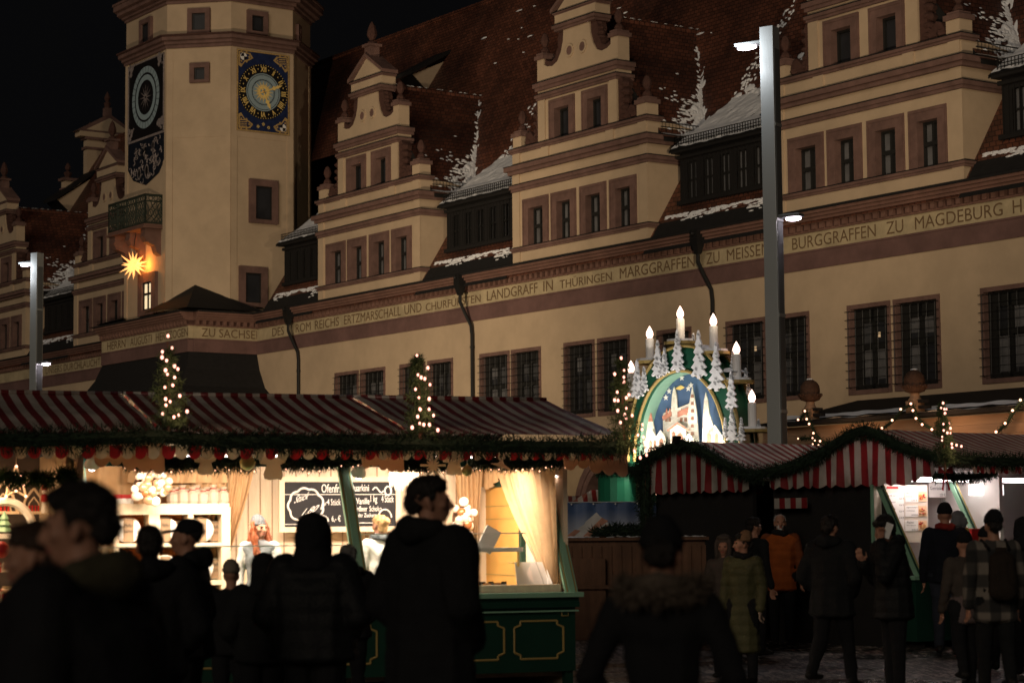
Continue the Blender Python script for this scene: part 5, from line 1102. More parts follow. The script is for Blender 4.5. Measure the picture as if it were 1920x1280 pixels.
# ------------------------------------------------------------------ small christmas trees with bulbs
def conifer(name,fr,base,h,r,lab,bulbs,seed,lean=.0,grp='small lit trees on the stall roofs'):
    p=empty(name,fr.W(*base),fr.ang,lab,'tree',grp); q=MB(); q.tube([(0,0,-.1),(lean*.5,0,h*.5),(lean,0,h)],[.02,.015,.006],6,0); q.build('trunk',[M['woodbar']],p)
    q=MB(); rn=random.Random(seed)
    for k in range(int(h*60)):
        t=rn.random()**1.25*.97; a=rn.random()*2*PI; L=r*(1-t)**.8*rn.uniform(.6,1.15)+.03; c=Vector((lean*t,0,h*t)); e=c+Vector((math.cos(a)*L,math.sin(a)*L,L*rn.uniform(-.25,.35)))
        needles(q,[c,(c+e)/2+Vector((0,0,.02)),e],.045,75,.055,.005,0,seed*100+k,core=False)
    q.build('crown',[M['treepine']],p,recalc=False); b0=None
    for t_ in (.2,.6): l_=light('bulb_glow','POINT',fr.W(base[0]+lean*t_,base[1]-r-.12,base[2]+h*t_),(1,.55,.36),TREEP,size=.12)
    for (x,z,s) in bulbs:
        if b0 is None: b0=MB().ball((0,0,0),1,8,6).build('bulb',[M['bulb']],p,smooth=True); o=b0
        else: o=b0.copy(); COL.objects.link(o); o.parent=p
        o.location=(x,-r*(1-max(0,z)/h)*.75-.03,z); o.scale=(s,s,s*1.25)
    return p
def tree_px(fr,w_,pb,ptop,r,bl,lab,seed,bs=.0145,lean=0,grp='small lit trees on the stall roofs'):
    b=fr.on(*pb,w_); t=fr.on(*ptop,w_); bb=[]
    for x,y in bl: q=fr.on(x,y,w_); bb.append((q[0]-b[0],q[1]-b[1],bs*random.Random(x).uniform(.75,1.15)))
    return conifer('lit_fir_tree',fr,(b[0],w_,b[1]),t[1]-b[1],r,lab,bb,seed,t[0]-b[0],grp)
P3=lambda x0,y0,k,L:[(x0+a/k,y0+b/k) for a,b in L]
tree_px(STL,EV-.05,(318,800),(314,640),.2,P3(0,400,3,[(943,690),(963,758),(908,780),(905,812),(930,830),(973,862),(992,878),(922,885),(932,908),(972,925),(915,982),(960,970),(917,1048),(942,1062),(918,1082),(898,1132),(997,1030),(988,1138),(1035,1118),(960,1150)]),'lit fir tree standing on the garland at the left, below the tower',21)
tree_px(STL,EV-.05,(788,815),(783,665),.19,P3(560,400,3,[(660,800),(660,910),(697,932),(678,925),(718,870),(642,992),(658,1040),(716,1046),(712,1104),(735,1140),(662,1104),(646,1146),(612,1208),(655,1185),(678,1192),(710,1192),(755,1222),(725,965)]),'lit fir tree standing on the garland in the middle of the long stall',22)
tree_px(STL,EV-.05,(1172,850),(1163,672),.2,P3(1100,560,4.267,[(268,476),(285,575),(280,630),(208,605),(278,668),(220,750),(312,770),(290,796),(195,815),(222,818),(285,880),(215,900),(268,930),(328,938),(232,994),(280,960),(405,1012),(400,1050),(365,1095),(408,1112),(412,1150),(420,1175),(420,1215),(375,1275),(425,1255),(330,1220)]),'lit fir tree at the right end of the long stall, by the candle arch',23)
# ================================================================== right hand row of stalls
def Rw(px,py,b): return ROW.on(px,py,b)
def Rg(px,py,a=0.0): return ROW.onx(px,py,a)       # on the gable plane x=a: (y,z)
WK=math.radians(0)
def gable_stall(lab,y0,y1,yr,zr,z0,z1,px_cur,zc,L,grp='gabled stalls in the right hand row'):
    s=fempty('market_stall',ROW,lab,'market stall',grp)
    m=MB()
    def P(ya,za):
        def f(a,b):
            x=-.12+L*a; y=yr+(ya-yr)*b; z=zr+(za-zr)*b
            return (x,y,z-.05*math.sin(PI*b)+.015*mnoise.noise(Vector((x*2,y*2,zr))))
        return f
    m.grid(P(y0-.35,z0-.06),26,8); m.grid(P(y1+.1,z1),26,8); m.build('roof',[M['rowstripe']],s,smooth=True)
    c=MB(); n=60
    top=lambda y: (zr+(z0-zr)*(yr-y)/(yr-y0) if y<yr else zr+(z1-zr)*(y-yr)/(y1-yr))-.02
    rn=random.Random(int(y0*10)); 
    vs=[];nn=int((px_cur[1]-px_cur[0])/.02)
    for k in range(nn+1):
        y=px_cur[0]+(px_cur[1]-px_cur[0])*k/nn; zb=zc(y)-.045*abs(math.sin(PI*y/.235)); wv=.035*math.sin(y*PI/.2)+.02*math.sin(y*5)
        for j in range(5): vs.append((-.06+wv*(j/4)*.9,y,top(y)+(zb-top(y))*j/4))
    c.add(vs,[(k*5+j,k*5+j+1,(k+1)*5+j+1,(k+1)*5+j) for k in range(nn) for j in range(4)])
    c.build('gable_curtain',[M['gablestripe']],s,smooth=True,recalc=False)
    return s
u2=gable_stall('sausage stall with a striped gable curtain, lit menu board and green slanting posts',0,3.47,1.45,3.08,2.66,2.5,(.02,3.3),lambda y:2.3 if y>.55 else 2.3+.14*(.55-y)/.55,7.5)
u1=gable_stall('dark stall under a striped gable roof in front of the candle arch',3.75,6.25,5.2,3.05,2.45,2.72,(3.75,6.1),lambda y:2.28,7.5)
# sausage stall body; dark gable sheet paints in the unlit interior
m=MB(); m.T=Matrix(((0,1,0,0),(1,0,0,0),(0,0,1,0),(0,0,0,1))); m.prism([(.5,0),(3.4,0),(3.4,2.35),(1.27,2.35),(.62,1.0),(.5,1.0)],.12,.2,0); m.T=None; m.box(.2,7,2.6,2.7,0,2.6,1); m.box(.15,7,.9,2.6,.02,.1,0); m.box(1.95,2.03,.6,2.6,.1,2.5,1)
m.build('stall_wall',[M['dark'],M['white']],u2)
m=MB(); m.box(-.05,7,.42,.95,.1,.95,0); m.box(-.1,7.05,.38,1.0,.95,1.0,1); m.build('counter',[M['green'],M['green_pale']],u2)
def gpost(x,st):
    m=MB(); a=(x,.44,1.0); b=(x,.44+.78,2.42); d=.05
    for dx in (0,):
        m.add([(x-d,a[1]-.03,1.0),(x+d,a[1]-.03,1.0),(x+d,a[1]+.05,1.0),(x-d,a[1]+.05,1.0),(x-d,b[1]-.03,2.42),(x+d,b[1]-.03,2.42),(x+d,b[1]+.05,2.42),(x-d,b[1]+.05,2.42)],[(0,3,2,1),(4,5,6,7),(0,1,5,4),(1,2,6,5),(2,3,7,6),(3,0,4,7)],0)
        m.tube([(x-.02,a[1]-.04,1.0),(x-.02,b[1]-.04,2.42)],.014,5,1); m.tube([(x+.03,a[1]-.035,1.0),(x+.03,b[1]-.035,2.42)],.01,5,2)
    m.build('corner_post',[M['green_pale'],M['green'],M['goldline']],st)
xp2=Rw(1845,1000,.6)[0]
for x in (.05,xp2,xp2+2.2): gpost(x,u2)
m=MB(); 
for a,b in ((.25,.95),(1.05,1.75),(2.4,3.1)): m.tube([(a,1.0,2.36),(b,1.0,2.36)],.03,7,0)
m.build('fluorescent_tube',[M['tubeglow']],u2)
P=ROW.W(1.0,.95,2.34); l=light('stall_light','AREA',P,(1,.80,.72),ROWP,size=1.5,size_y=.25); l.rotation_euler=(0,0,ROW.ang)
# menu board behind the slanting front
def tilted(x0,x1,y0,z0,z1,k=.5): return y0
mb_=fempty('menu_board',ROW,'large white menu board with printed price lists and food pictures','menu board')
y=1.2; x0,z1=Rw(1637,908,y); x1,z0=Rw(1741,1000,y); z0-=.12
m=MB(); m.box(x0,x1,y,y+.03,z0,z1,0); m.box(x0-.03,x0,y-.01,y+.03,z0,z1,1); m.build('board',[mat('menu_panel',(.62,.55,.46),.6),M['green_pale']],mb_)
m=MB()
def bx(pa,pb,mi,t): a,c=Rw(pa[0],pa[1],y); b,d=Rw(pb[0],pb[1],y); m.box(a,b,y-t,y,d,c,mi); return a,b,d,c
def txt(s,pa,pb,mi=1): a,c=Rw(pa[0],pa[1],y); b,d=Rw(pb[0],pb[1],y); put_text(m,s,a,b,d,c,y-.006,mi,.004)
K=6.4; Q=lambda zx,zy:(1620+zx/K,880+zy/K)
bx(Q(200,285),Q(482,735),0,.006); 
for a,b in ((258,390),(430,565),(605,735)): bx(Q(492,a),Q(650,b),0,.006); bx(Q(645,a+5),Q(750,b-8),3,.008)
bx(Q(270,200),Q(410,230),2,.006)
for s,a,b in [('Thüringer Bratwurst',(210,300),(410,325)),('im Brötchen',(212,343),(300,356)),('4,50 €',(415,336),(475,360)),('Lange Bratwurst',(210,378),(372,402)),('im Brötchen',(212,420),(300,432)),('5,00 €',(415,412),(475,436)),('Riesenfrikadelle',(210,455),(370,478)),('im Brötchen',(212,498),(300,510)),('5,50 €',(415,488),(475,512)),('Currywurst',(210,532),(385,552)),('6,00 €',(415,565),(475,588)),('Gebackene',(500,270),(600,292)),('Schinken',(500,308),(580,330)),('5,50 €',(562,358),(632,378)),('Jägerschnitzel',(505,442),(630,464)),('im Brötchen',(505,482),(600,500)),('6,00 €',(565,532),(640,552)),('Fladen',(510,618),(590,642)),('mit Speck',(508,660),(620,676)),('6,50 €',(568,708),(640,730))]: txt(s,Q(*a),Q(*b))
rn=random.Random(9)
for cx_,cy_ in ((697,325),(697,500),(697,670)):
    a,c=Rw(*Q(cx_,cy_),y)
    for k in range(9): m.ball((a+rn.uniform(-.05,.05),y-.012,c+rn.uniform(-.04,.04)),(rn.uniform(.015,.04),.006,rn.uniform(.01,.025)),7,5,rn.choice([4,5,6]))
m.build('price_list',[M['paper'],M['winframe'],M['red'],mat('food_photo',(.75,.5,.3),.6),M['cards'],M['ochre'] if 'ochre' in M else M['door'],M['red']],mb_)
mb2=fempty('price_sheet',ROW,'small white price sheet hanging right of the large menu board','menu board'); y=1.55; a,c=Rw(1741,905,y); b,d=Rw(1774,932,y); m=MB(); m.box(a,b,y,y+.01,d,c,0); put_text(m,'Getränke',a+.03,a+.3,c-.1,c-.05,y,1,.004); put_text(m,'2,00 €',b-.14,b-.02,c-.2,c-.15,y,1,.004); put_text(m,'2,50 €',b-.14,b-.02,c-.28,c-.23,y,1,.004); m.build('sheet',[M['paper'],M['winframe']],mb2)
sg=fempty('light_box',ROW,'glowing white light box sign under the eave at the far right','sign'); y=.9; a,c=Rw(1828,908,y); b,d=Rw(1882,928,y); m=MB(); m.box(a,b,y,y+.12,d,c,0); m.build('panel',[emat('light_box_panel',(1,.93,.9),3.2)],sg); m=MB()
for s,u,v in (('Bratwurst',.55,.7),('vom Grill',.3,.45)): put_text(m,s,a+(b-a)*.55,a+(b-a)*.95,d+(c-d)*u,d+(c-d)*v,y,0,.004)
m.build('lettering',[M['steel']],sg)
rb=fempty('red_box',ROW,'red box on the counter beside the right slanting post','box'); y=.6; a,c=Rw(1822,993,y); b,d=Rw(1838,1018,y); m=MB(); m.box(a,b,y,y+.2,d-.1,c,0); m.box(a-.01,b+.01,y-.01,y+.21,c,c+.02,0); m.build('box_body',[M['red']],rb,bevel=.01)
m=MB(); scallops(m,.3,7,-.36,2.5,.1,.13); m.build('valance',[M['valance']],u2,recalc=False)
# left stall body: a dark sheet across its opening
m=MB(); m.box(.12,.2,3.85,6.1,0,2.5,0); m.box(.2,7,6.0,6.1,0,2.6,0); m.build('stall_wall',[M['dark']],u1)
m=MB(); k=.0
a,z1=Rg(1424,934,-.4); b,z0=Rg(1486,952,-.4); m.add([(-.1,min(a,b),z0),(-.1,max(a,b),z0),(-.1,max(a,b),z1),(-.1,min(a,b),z1)],[(0,1,2,3)]); m.build('inner_valance',[M['gablestripe']],u1)
# garlands along the gables
def gpath(pts,a=-.14): return [(a,)+Rg(x,y,a) for x,y in pts]
garland('gable_garland',ROW,gpath([(1198,862),(1225,852),(1260,838),(1285,833),(1310,840),(1340,858),(1375,880),(1410,890)]),.15,3600,'dark pine garland arching over the left gable of the right hand row','pine garlands on the stalls',31)
garland('gable_garland',ROW,gpath([(1408,891),(1440,886),(1490,874),(1530,858),(1570,830),(1600,812),(1622,806),(1645,814),(1680,834),(1715,846),(1752,856)]),.16,4600,'dark pine garland arching over the gable of the sausage stall','pine garlands on the stalls',32)
ev=[(x,)+(-.4,z) for x,z in [Rw(px,py,-.4) for px,py in ((1752,857),(1790,860),(1850,864),(1930,866),(2040,868))]]
garland('eave_garland',ROW,ev,.14,3000,'dark pine garland along the eave at the far right','pine garlands on the stalls',33)
garland('lit_garland',ROW,[(a,.1,z) for a,z in [Rw(px,py,.1) for px,py in ((1752,892),(1800,896),(1840,892),(1868,884))]],.1,1500,'lower green garland with a red bow above the light box','lower garlands',34,None,'pine')
bo=fempty('red_bow',ROW,'red ribbon bow hanging on the garland of the sausage stall','bow'); a,z=Rw(1768,890,-.05); m=MB(); m.ball((a,-.08,z+.04),(.03,.02,.03),6,5)
for s in (-1,1): m.add([(a,-.08,z+.05),(a+s*.14,-.1,z+.13),(a+s*.15,-.1,z+.02),(a+s*.02,-.1,z+.03)],[(0,1,2,3)]); m.add([(a,-.09,z+.03),(a+s*.05,-.1,z-.22),(a+s*.09,-.1,z-.2)],[(0,1,2)])
m.build('ribbon',[M['red']],bo)
# garlanded entrance post on the left of the row
y_,z_=Rg(1212,1000,-.1); po=empty('garland_post',ROW.W(-.1,y_,0),ROW.ang,'square post wrapped in dark pine garland beside the blue banner','post'); m=MB(); m.box(-.06,.06,-.06,.06,0,2.7,0); m.build('post',[M['woodbar']],po); m=MB(); needles(m,[(0,0,.6),(0.02,0,1.3),(-.02,0,2.0),(0,0,2.72)],.19,4200,.085,.007,0,41); needles(m,[(0,0,2.6),(-.5,.05,2.66),(-.9,.1,2.62)],.13,1200,.085,.007,0,42); m.build('needles',[M['pine']],po,recalc=False)
tree_px(ROW,-.45,(1772,870),(1766,752),.15,P3(1480,720,4.364,[(1243,155),(1222,195),(1248,205),(1265,205),(1250,240),(1228,328),(1278,322),(1283,362),(1225,380),(1253,400),(1278,402),(1207,432),(1203,462),(1280,490),(1318,500),(1357,510),(1280,520)]),'lit fir tree on the eave of the sausage stall',24,.0145)
# ------------------------------------------------------------------ bar with banner and kiosk
BAR=Frame((2.0,34.0),math.radians(2))
br=fempty('bar_counter',BAR,'tall brown boarded bar with snow along its top','bar')
x0=BAR.on(1055,1010,0)[0]; x1=BAR.on(1352,1018,0)[0]; zt=1.52
m=MB(); m.box(x0,x1,0,.5,0,zt,0); k=x0
while k<x1: m.box(k,k+.14,-.02,0,.05,zt-.08,0); k+=.155
m.box(x0-.03,x1+.03,-.08,.55,zt,zt+.05,1); m.box(x0+.12,x0+.65,-.14,-.02,.0,1.25,1); m.box(x0+.15,x0+.8,-.2,-.02,.78,.84,1)
m.build('boards',[M['woodbar'],M['woodbar']],br)
m=MB(); m.grid(lambda a,b:(x0+(x1-x0)*a,-.06+.55*b,zt+.055+.03*mnoise.noise(Vector((a*22,b*4,1)))+.02*mnoise.noise(Vector((a*70,b*9,1)))),70,6); m.build('snow_cover',[M['snow']],br)
ban=fempty('banner',BAR,'blue printed banner with a snowy mountain stretched behind the bar','banner')
d=2.0; a0,zt1=BAR.on(1030,942,d); a1,zb1=BAR.on(1278,1012,d); zb1=min(zb1,1.35)
def banner_mat():
    m_,nt,b=nt_new('mountain_print'); N=nt.nodes; L=nt.links; tc=N.new('ShaderNodeTexCoord'); sx=N.new('ShaderNodeSeparateXYZ'); L.new(tc.outputs['Object'],sx.inputs[0])
    mr=N.new('ShaderNodeMapRange'); mr.inputs['From Min'].default_value=zb1; mr.inputs['From Max'].default_value=zt1; L.new(sx.outputs['Z'],mr.inputs['Value'])
    n=N.new('ShaderNodeTexNoise'); n.inputs['Scale'].default_value=2.5; n.inputs['Detail'].default_value=5; L.new(tc.outputs['Object'],n.inputs['Vector']); ad=N.new('ShaderNodeMath'); ad.operation='MULTIPLY_ADD'; ad.inputs[1].default_value=.35; L.new(n.outputs['Fac'],ad.inputs[0]); L.new(mr.outputs[0],ad.inputs[2])
    r=N.new('ShaderNodeValToRGB'); r.color_ramp.elements[0].position=.35; r.color_ramp.elements[0].color=(.46,.48,.52,1); r.color_ramp.elements[1].position=1.1; r.color_ramp.elements[1].color=(.06,.11,.24,1); L.new(ad.outputs[0],r.inputs[0]); L.new(r.outputs[0],b.inputs['Base Color']); b.inputs['Roughness'].default_value=.6; return m_
m=MB(); m.grid(lambda a,b:(a0+(a1-a0)*a,d+.03*math.sin(a*40)*b,zb1+(zt1-zb1)*b),60,6,0)
def peak(px,py,w_,col,t):
    x,z=BAR.on(px,py,d); n=14; rn=random.Random(px); pts=[(x+w_*(1-k/n)*-1+rn.uniform(-.02,.02),zb1+(z-zb1)*(k/n)**1.1) for k in range(n)]+[(x,z)]+[(x+w_*1.1*(k/n)+rn.uniform(-.02,.02),z-(z-zb1)*(k/n)**.9) for k in range(1,n+1)]
    m.add([(p[0],d-t,p[1]) for p in pts],[tuple(range(len(pts)))],col)
peak(1118,960,.75,1,.035); peak(1238,968,.55,1,.035)
for pts in [[(1090,1008),(1128,970),(1140,976),(1118,992),(1100,1012)],[(1060,1006),(1078,992),(1088,994),(1070,1010)],[(1110,1012),(1136,982),(1142,990),(1126,1012)],[(1228,984),(1245,970),(1250,976),(1238,990)]]:
    q=[BAR.on(x,y,d) for x,y in pts]; m.add([(a,d-.045,max(zb1,z)) for a,z in q],[tuple(range(len(q)))],2)
m.tube([(a0,d,zt1),(a1,d,zt1)],.012,5,3); m.tube([(a1,d,.2),(a1,d,zt1+.1)],.025,6,3)
for k in range(7): x=a0+(a1-a0)*k/6; m.ball((x,d-.04,zt1-.03),.014,6,5,4)
m.build('print',[banner_mat(),mat('mountain_snow_print',(.50,.49,.48),.7,.25,6),mat('mountain_red_print',(.40,.20,.14),.7,.4,8),M['steel'],M['white']],ban)
q=MB(); pts=[BAR.on(x,y,.35) for x,y in ((1112,1008),(1150,998),(1190,1000),(1230,1008))]; needles(q,[(a,.35,z+.04) for a,z in pts],.13,1900,.09,.009,0,51); sh_=fempty('pine_branch',BAR,'dark pine branches lying on the snowy bar top','greenery'); q.build('needles',[M['pine']],sh_,recalc=False)
ko=fempty('kiosk',BAR,'dark green flat roofed kiosk box with snow on its red edged roof','kiosk'); d=.9; x0=BAR.on(1252,930,d+2)[0]; xm=BAR.on(1302,930,d)[0]; x1=BAR.on(1414,930,d)[0]; zt=BAR.on(1302,925,d)[1]
m=MB(); m.add([(xm,d,0),(x1,d,0),(x1+.2,d+2,0),(x0,d+2,0),(xm,d,zt),(x1,d,zt),(x1+.2,d+2,zt),(x0,d+2,zt)],[(0,1,5,4),(3,0,4,7),(1,2,6,5),(4,5,6,7)],0)
k=xm
while k<x1-.1: m.box(k,k+.012,d-.012,d,.1,zt,0); k+=.28
m.box(xm+.02,xm+.07,d-.06,d,zt-.42,zt-.22,1); m.box(x1-.3,x1-.28,d-.02,d,zt-.5,zt-.1,1); m.build('kiosk_wall',[mat('dark_green_boards',(.022,.03,.026),.7,.2,3),M['white']],ko)
m=MB(); o=.12
R4=[(xm-.05,d-o),(x1+o,d-o),(x1+.2+o,d+2.1),(x0-.15,d+2.1)]; m.hprism(R4,zt,zt+.06,0); m.hprism([(a,b+.03) for a,b in R4],zt+.062,zt+.10,1); 
for k in range(5): t=k/4; m.ball((R4[0][0]+(R4[3][0]-R4[0][0])*t-.02,R4[0][1]+(R4[3][1]-R4[0][1])*t,zt+.03),.022,6,5,2)
m.build('kiosk_roof',[M['red'],M['snow'],M['bulbwarm']],ko)
# small striped stalls farther back
for k,(pa,pb,Y,lab) in enumerate([((1030,928),(1092,950),46,'low striped market stall left of two behind the blue banner'),((1098,916),(1252,946),44,'larger low striped market stall behind the blue banner')]):
    A=at(pa[0],pa[1],Y); B=at(pb[0],pb[1],Y); s=empty('small_stall',((A.x+B.x)/2,Y,0),0.0,lab,'market stall','small stalls behind the banner'); w_=(B.x-A.x)/2+.2; zt,ze=A.z,B.z-.05; m=MB()
    m.add([(-w_+.35,1.0,zt),(w_,1.0,zt),(w_,0,ze),(-w_,0,ze),(-w_+.35,1.0,zt),(-w_-.3,1.6,ze)],[(0,1,2,3),(4,3,5)],0); m.quad((-w_+.35,1.0,zt),(w_,1,zt),(w_,2,ze),(-w_,2,ze)); m.build('roof',[M['rowstripe'] if k else M['roofstripe']],s); m=MB(); m.box(-w_+.1,w_-.1,.2,1.9,0,ze,0); m.build('stall_wall',[M['dark']],s)
# ------------------------------------------------------------------ big wooden hut roof with carved heads
HUT=Frame((10.35,44.0),math.atan2(-.82,.573)+0.0)
hz0=3.82
ht=fempty('wooden_hut',HUT,'long wooden market hut with a lit plank fascia and snowy roof edge','hut')
xl=HUT.on(1432,808,0)[0]; xr=7.0; zf=lambda x:HUT.on(1480,801,0)[1]
zA=zf(0); m=MB()
for k in range(3): m.box(xl,xr,-.03-.004*(k%2),.05,zA-.62+.205*k,zA-.42+.205*k,0)
m.box(xl,xr,.05,3,0,zA-.62,1); m.build('fascia',[M['woodfascia'],M['woodbar']],ht)
m=MB(); m.box(xl-.1,xr,-.3,.1,zA+.02,zA+.10,0); m.add([(xl,0,zA+.1),(xr,0,zA+.1),(xr,3,zA+.75),(xl,3,zA+.75)],[(0,1,2,3)],0); m.build('roof',[M['dark']],ht)
m=MB(); m.grid(lambda a,b:(xl+(xr-xl)*a,-.28+.3*b,zA+.12+.035*mnoise.noise(Vector((a*30,b*3,1)))),90,4); m.grid(lambda a,b:(xl+(xr-xl)*a,.3+.3*b,zA+.2+.1*b+.03*mnoise.noise(Vector((a*30,b*3,5)))),90,3); m.build('snow_cover',[M['snow']],ht)
P=HUT.W(-2,-2.2,zA-2.0)
def head_post(px,py,lab):
    x,z=HUT.on(px,py,-.1); p=empty('carved_head',HUT.W(x,-.1,zA+.1),HUT.ang,lab,'carving','carved wooden heads on the hut roof'); m=MB()
    m.box(-.2,.2,-.15,.15,0,.34,0); m.box(.1,.5,-.1,.1,.12,.2,1); m.box(.05,.4,-.1,.1,.28,.36,1); m.lathe([(.2,0),(.17,.06),(.13,.12),(.12,.22)],(0,0,.34),12,0); m.build('pedestal',[M['woodfascia'],M['dark']],p)
    p.scale=(.8,)*3; m=MB(); m.lathe([(.1,0),(.26,.05),(.31,.14),(.33,.2),(.27,.24),(.28,.34),(.26,.46),(.19,.56),(.1,.62),(.02,.64)],(0,0,.54),16,0)
    for k in range(22): a=2*PI*k/22; m.ball((.31*math.cos(a),.31*math.sin(a),.72+.02*(k%2)),.045,6,4,0)
    m.build('head',[mat('carved_wood',(.08,.042,.026),.8,.4,8,.8,16)],p,smooth=True); m=MB(); m.ball((0,0,1.18),(.1,.1,.035),8,5); m.build('snow_cap',[M['snow']],p)
head_post(1520,790,'carved wooden head on the hut roof just right of the tall lamp post')
head_post(1716,765,'carved wooden head on the hut roof above the sausage stall')
def string(lab,pts,sz,sd):
    q=[(HUT.on(x,y,-.42),) for x,y in pts]; L=[(a[0][0],-.42,a[0][1]) for a in q]; garland('light_string',HUT,L,.07,260,lab,'bulb strings on the wooden hut',sd,[(a,b-.05,c,sz) for a,b,c in L])
K4=lambda L:[(1480+a/4.364,720+b/4.364) for a,b in L]
MATS['x']=0
string('string of bulbs running down over the left carved head',K4([(85,290),(140,220),(155,285),(175,325),(210,400),(265,465),(335,500)]),.025,61)
string('string of bulbs looped over the carved head above the sausage stall',K4([(770,360),(855,295),(925,205),(1008,160),(1025,215),(1050,280),(1100,330),(1180,370)]),.027,62)
string('string of bulbs climbing to the roof at the right picture edge',K4([(1705,390),(1780,320),(1840,215),(1905,130),(1960,190)]),.028,63)
string('short hanging string of bulbs under the left carved head',K4([(85,445),(203,440),(222,460),(205,490),(252,498)]),.018,64)
light('hut_light','POINT',HUT.W(HUT.on(1560,812,-.9)[0],-.9,zA-.3),(1,.55,.28),24,size=.2); light('hut_light','POINT',HUT.W(HUT.on(1740,800,-.9)[0],-.9,zA-.1),(1,.55,.28),24,size=.2); light('hut_light','POINT',HUT.W(HUT.on(1890,790,-.9)[0],-.9,zA+.0),(1,.55,.28),22,size=.2)
# ------------------------------------------------------------------ the giant candle arch
SA=Frame((3.45,43.0),math.atan2(-.6,.8))
ca=fempty('candle_arch',SA,'giant green wooden candle arch with white candles, firs and a painted winter town','candle arch')
def oz(px,py,d=0): return SA.on(px,py,d)
ax,apz=oz(1284,648); bx_,bz=oz(1284,862); cx0=ax; rzo=apz-bz; rxo=(oz(1390,840)[0]-oz(1178,840)[0])/2; cx0=(oz(1390,840)[0]+oz(1178,840)[0])/2
ix=(oz(1362,850)[0]-oz(1193,850)[0])/2*1.0; icx=(oz(1362,850)[0]+oz(1193,850)[0])/2; iz=oz(1272,698)[1]-bz; DEP=.62
def ell(cx,rx,rz_,t): return (cx+rx*math.copysign(abs(math.cos(t))**.92,math.cos(t)),bz+rz_*math.sin(t))
m=MB(); n=40
for y0,y1 in ((0,.1),(DEP-.1,DEP)):
    for i in range(n):
        a,b=PI*i/n,PI*(i+1)/n; p=[ell(cx0,rxo,rzo,a),ell(cx0,rxo,rzo,b),ell(icx,ix,iz,b),ell(icx,ix,iz,a)]
        if y0>.5: q=[ell(cx0,rxo*.8,rzo*.9,b),ell(cx0,rxo*.8,rzo*.9,a)]; p=p[:2]+q
        m.add([(x,y0,z) for x,z in p]+[(x,y1,z) for x,z in p],[(0,1,2,3),(7,6,5,4),(0,4,5,1),(2,6,7,3)],0)
for i in range(n):                                       # inner and outer skins
    a,b=PI*i/n,PI*(i+1)/n
    p,q=ell(icx,ix,iz,a),ell(icx,ix,iz,b); m.quad((p[0],.1,p[1]),(q[0],.1,q[1]),(q[0],DEP-.1,q[1]),(p[0],DEP-.1,p[1]),1)
    p,q=ell(cx0,rxo*.97,rzo*.97,a),ell(cx0,rxo*.97,rzo*.97,b); m.quad((p[0],.1,p[1]),(q[0],.1,q[1]),(q[0],DEP-.1,q[1]),(p[0],DEP-.1,p[1]),0)
for cx_,rx,rz_ in ((icx,ix+.03,iz+.03),(cx0,rxo,rzo)): m.tube([(lambda t:(ell(cx_,rx,rz_,t)[0],-.02,ell(cx_,rx,rz_,t)[1]))(PI*i/n) for i in range(n+1)],.035,6,2)
m.tube([(ell(cx0,rxo,rzo,PI*i/n)[0],DEP+.02,ell(cx0,rxo,rzo,PI*i/n)[1]) for i in range(n+1)],.035,6,2)
m.box(cx0-rxo-.2,cx0+rxo+.2,-.1,DEP+.1,bz-.25,bz,0)
m.build('arch',[mat('arch_green',(.010,.075,.042),.4,.1,3),mat('arch_inner_green',(.22,.40,.31),.45,.1,3),M['goldline']],ca)
m=MB(); m.box(cx0-rxo*.75,cx0+rxo*.75,.2,DEP-.2,0,bz-.25,0); 
zk=oz(1160,893,.2)[1]; xk=oz(1165,893,.2)[0]
m.build('pedestal',[M['green']],ca)
gk_=empty('green_barrel',SA.W(xk,.1,0),SA.ang,'round green barrel kiosk with a cream lid below the candle arch','kiosk'); m=MB(); m.lathe([(.42,0),(.42,zk-.02),(.46,zk),(.46,zk+.06)],(0,0,0),18,0); m.build('body',[mat('bright_green_paint',(.015,.16,.085),.45)],gk_); m=MB(); m.lathe([(.48,zk+.06),(.48,zk+.16),(.44,zk+.18),(.3,zk+.3)],(0,0,0),18,0); m.build('lid',[M['white']],gk_)
m=MB(); pts=[ell(icx,ix*1.05,iz*1.03,PI*i/24) for i in range(25)]; m.add([(x,DEP-.13,z) for x,z in pts],[tuple(range(25))],0)
for px,py in ((1278,708),(1254,733),(1295,722),(1235,740),(1248,745),(1290,728)):
    x,z=oz(px,py,DEP-.16); q=[]
    for k in range(10): a=PI/2+2*PI*k/10; r=.07 if k%2==0 else .03; q.append((x+r*math.cos(a),DEP-.15,z+r*math.sin(a)))
    m.add(q,[tuple(range(10))],1)
x,z=oz(1280,728,DEP-.16); m.add([(x-.22,DEP-.15,z-.0),(x-.05,DEP-.15,z+.07),(x+.05,DEP-.15,z+.02),(x-.06,DEP-.15,z-.03)],[(0,1,2,3)],2)
m.build('night_backdrop',[mat('painted_night_sky',(.075,.135,.26),.6,.25,4),M['white'],M['goldp']],ca)
